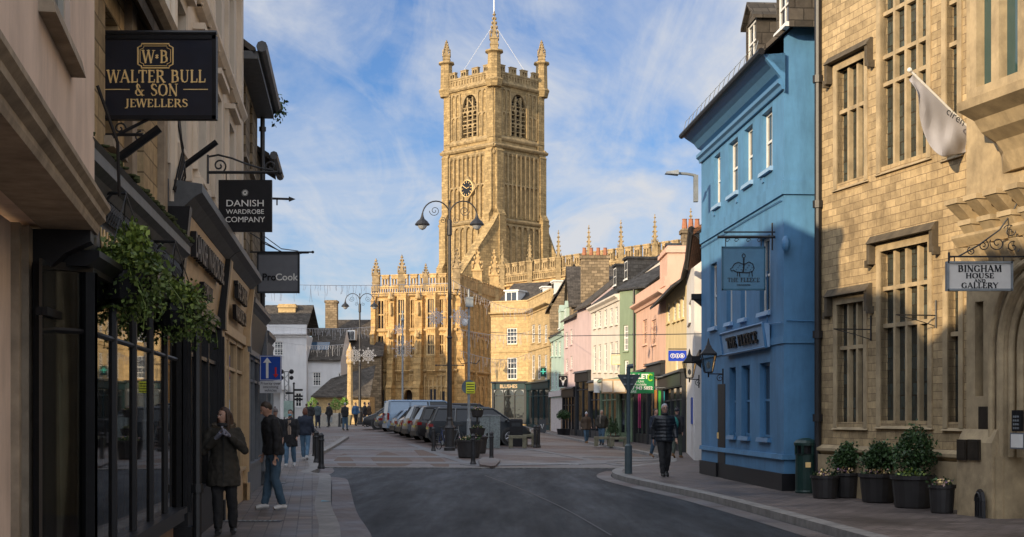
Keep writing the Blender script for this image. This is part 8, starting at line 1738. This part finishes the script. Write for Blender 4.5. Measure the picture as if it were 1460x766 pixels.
m = MB(); m.ell((0, -.335, .325), (.012,) * 3, 6, 4); m.ell((-.02, -.275, .355), (.006,) * 3, 5, 4); m.ell((.02, -.275, .355), (.006,) * 3, 5, 4); m.build('nose_and_eyes', M_black, t)
# ================================================================== camera, light, sky
cam = bpy.data.objects.new('camera', bpy.data.cameras.new('camera')); COL.objects.link(cam); sc.camera = cam
cam.location = (0, 0, EYE); cam.rotation_euler = (R(90), 0, 0)
cam.data.lens = 50; cam.data.sensor_width = 36 * 1460 / 1460; cam.data.lens = 36 * FPX / 1460
cam.data.shift_y = (HY - 383) / 1460; cam.data.clip_end = 5000; cam.data.clip_start = .1
EL, AZ = R(16.3), R(220)      # low winter sun from behind, left
sd = Vector((math.sin(AZ) * math.cos(EL), math.cos(AZ) * math.cos(EL), math.sin(EL)))
sl = bpy.data.lights.new('sun', 'SUN'); sl.energy = 4.9; sl.angle = R(.5); sl.color = (1, .79, .52)
so = bpy.data.objects.new('sun', sl); COL.objects.link(so); so.rotation_euler = (-sd).to_track_quat('-Z', 'Y').to_euler(); so.location = (0, 0, 60)
w = bpy.data.worlds.new('World'); sc.world = w; w.use_nodes = True; nt = w.node_tree; bg = nt.nodes['Background']
sky = nt.nodes.new('ShaderNodeTexSky'); sky.sky_type = 'NISHITA'; sky.sun_disc = False; sky.sun_elevation = EL; sky.sun_rotation = AZ
sky.altitude = 200; sky.air_density = 1.0; sky.dust_density = .6; sky.ozone_density = 1.6
tc = N(nt, 'ShaderNodeTexCoord'); sp = N(nt, 'ShaderNodeSeparateXYZ'); nt.links.new(tc.outputs['Generated'], sp.inputs[0])
za = N(nt, 'ShaderNodeMath', operation='ADD'); nt.links.new(sp.outputs[2], za.inputs[0]); za.inputs[1].default_value = .16
mx = N(nt, 'ShaderNodeMath', operation='MAXIMUM'); nt.links.new(za.outputs[0], mx.inputs[0]); mx.inputs[1].default_value = .03
cmb = N(nt, 'ShaderNodeCombineXYZ')
for i in (0, 1):
    d = N(nt, 'ShaderNodeMath', operation='DIVIDE'); nt.links.new(sp.outputs[i], d.inputs[0]); nt.links.new(mx.outputs[0], d.inputs[1]); nt.links.new(d.outputs[0], cmb.inputs[i])
def cl(scl, rot, nscale, det, dist, lo, hi):
    mp = N(nt, 'ShaderNodeMapping'); mp.inputs['Scale'].default_value = scl; mp.inputs['Rotation'].default_value = (0, 0, rot); nt.links.new(cmb.outputs[0], mp.inputs[0])
    n = N(nt, 'ShaderNodeTexNoise'); n.inputs['Scale'].default_value = nscale; n.inputs['Detail'].default_value = det; n.inputs['Distortion'].default_value = dist; n.inputs['Roughness'].default_value = .6
    nt.links.new(mp.outputs[0], n.inputs['Vector'])
    r = N(nt, 'ShaderNodeMapRange'); r.inputs[1].default_value = lo; r.inputs[2].default_value = hi; nt.links.new(n.outputs[0], r.inputs[0]); return r.outputs[0]
c1 = cl((1.0, .6, 1), R(28), 1.3, 8, .5, .37, .60); c2 = cl((2.3, .8, 1), R(-55), 1.9, 13, 1.3, .42, .70)
ad = N(nt, 'ShaderNodeMath', operation='MULTIPLY_ADD'); nt.links.new(c2, ad.inputs[0]); ad.inputs[1].default_value = .5; 
m7 = N(nt, 'ShaderNodeMath', operation='MULTIPLY'); nt.links.new(c1, m7.inputs[0]); m7.inputs[1].default_value = .82; nt.links.new(m7.outputs[0], ad.inputs[2])
ad.use_clamp = True
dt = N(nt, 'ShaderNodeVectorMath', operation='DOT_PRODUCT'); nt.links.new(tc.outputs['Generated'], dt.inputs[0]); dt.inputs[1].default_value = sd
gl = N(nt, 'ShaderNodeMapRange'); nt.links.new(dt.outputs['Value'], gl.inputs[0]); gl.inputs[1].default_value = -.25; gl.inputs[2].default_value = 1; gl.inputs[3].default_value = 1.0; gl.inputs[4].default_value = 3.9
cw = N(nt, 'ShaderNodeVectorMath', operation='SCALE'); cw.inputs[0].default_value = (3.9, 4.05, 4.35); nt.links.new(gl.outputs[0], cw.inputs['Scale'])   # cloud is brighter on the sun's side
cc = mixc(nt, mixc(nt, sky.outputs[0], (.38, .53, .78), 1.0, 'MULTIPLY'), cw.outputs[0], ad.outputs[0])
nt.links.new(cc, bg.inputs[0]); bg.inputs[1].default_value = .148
sc.view_settings.view_transform = 'Standard'; sc.view_settings.look = 'None'; sc.view_settings.exposure = .22; sc.view_settings.gamma = 1
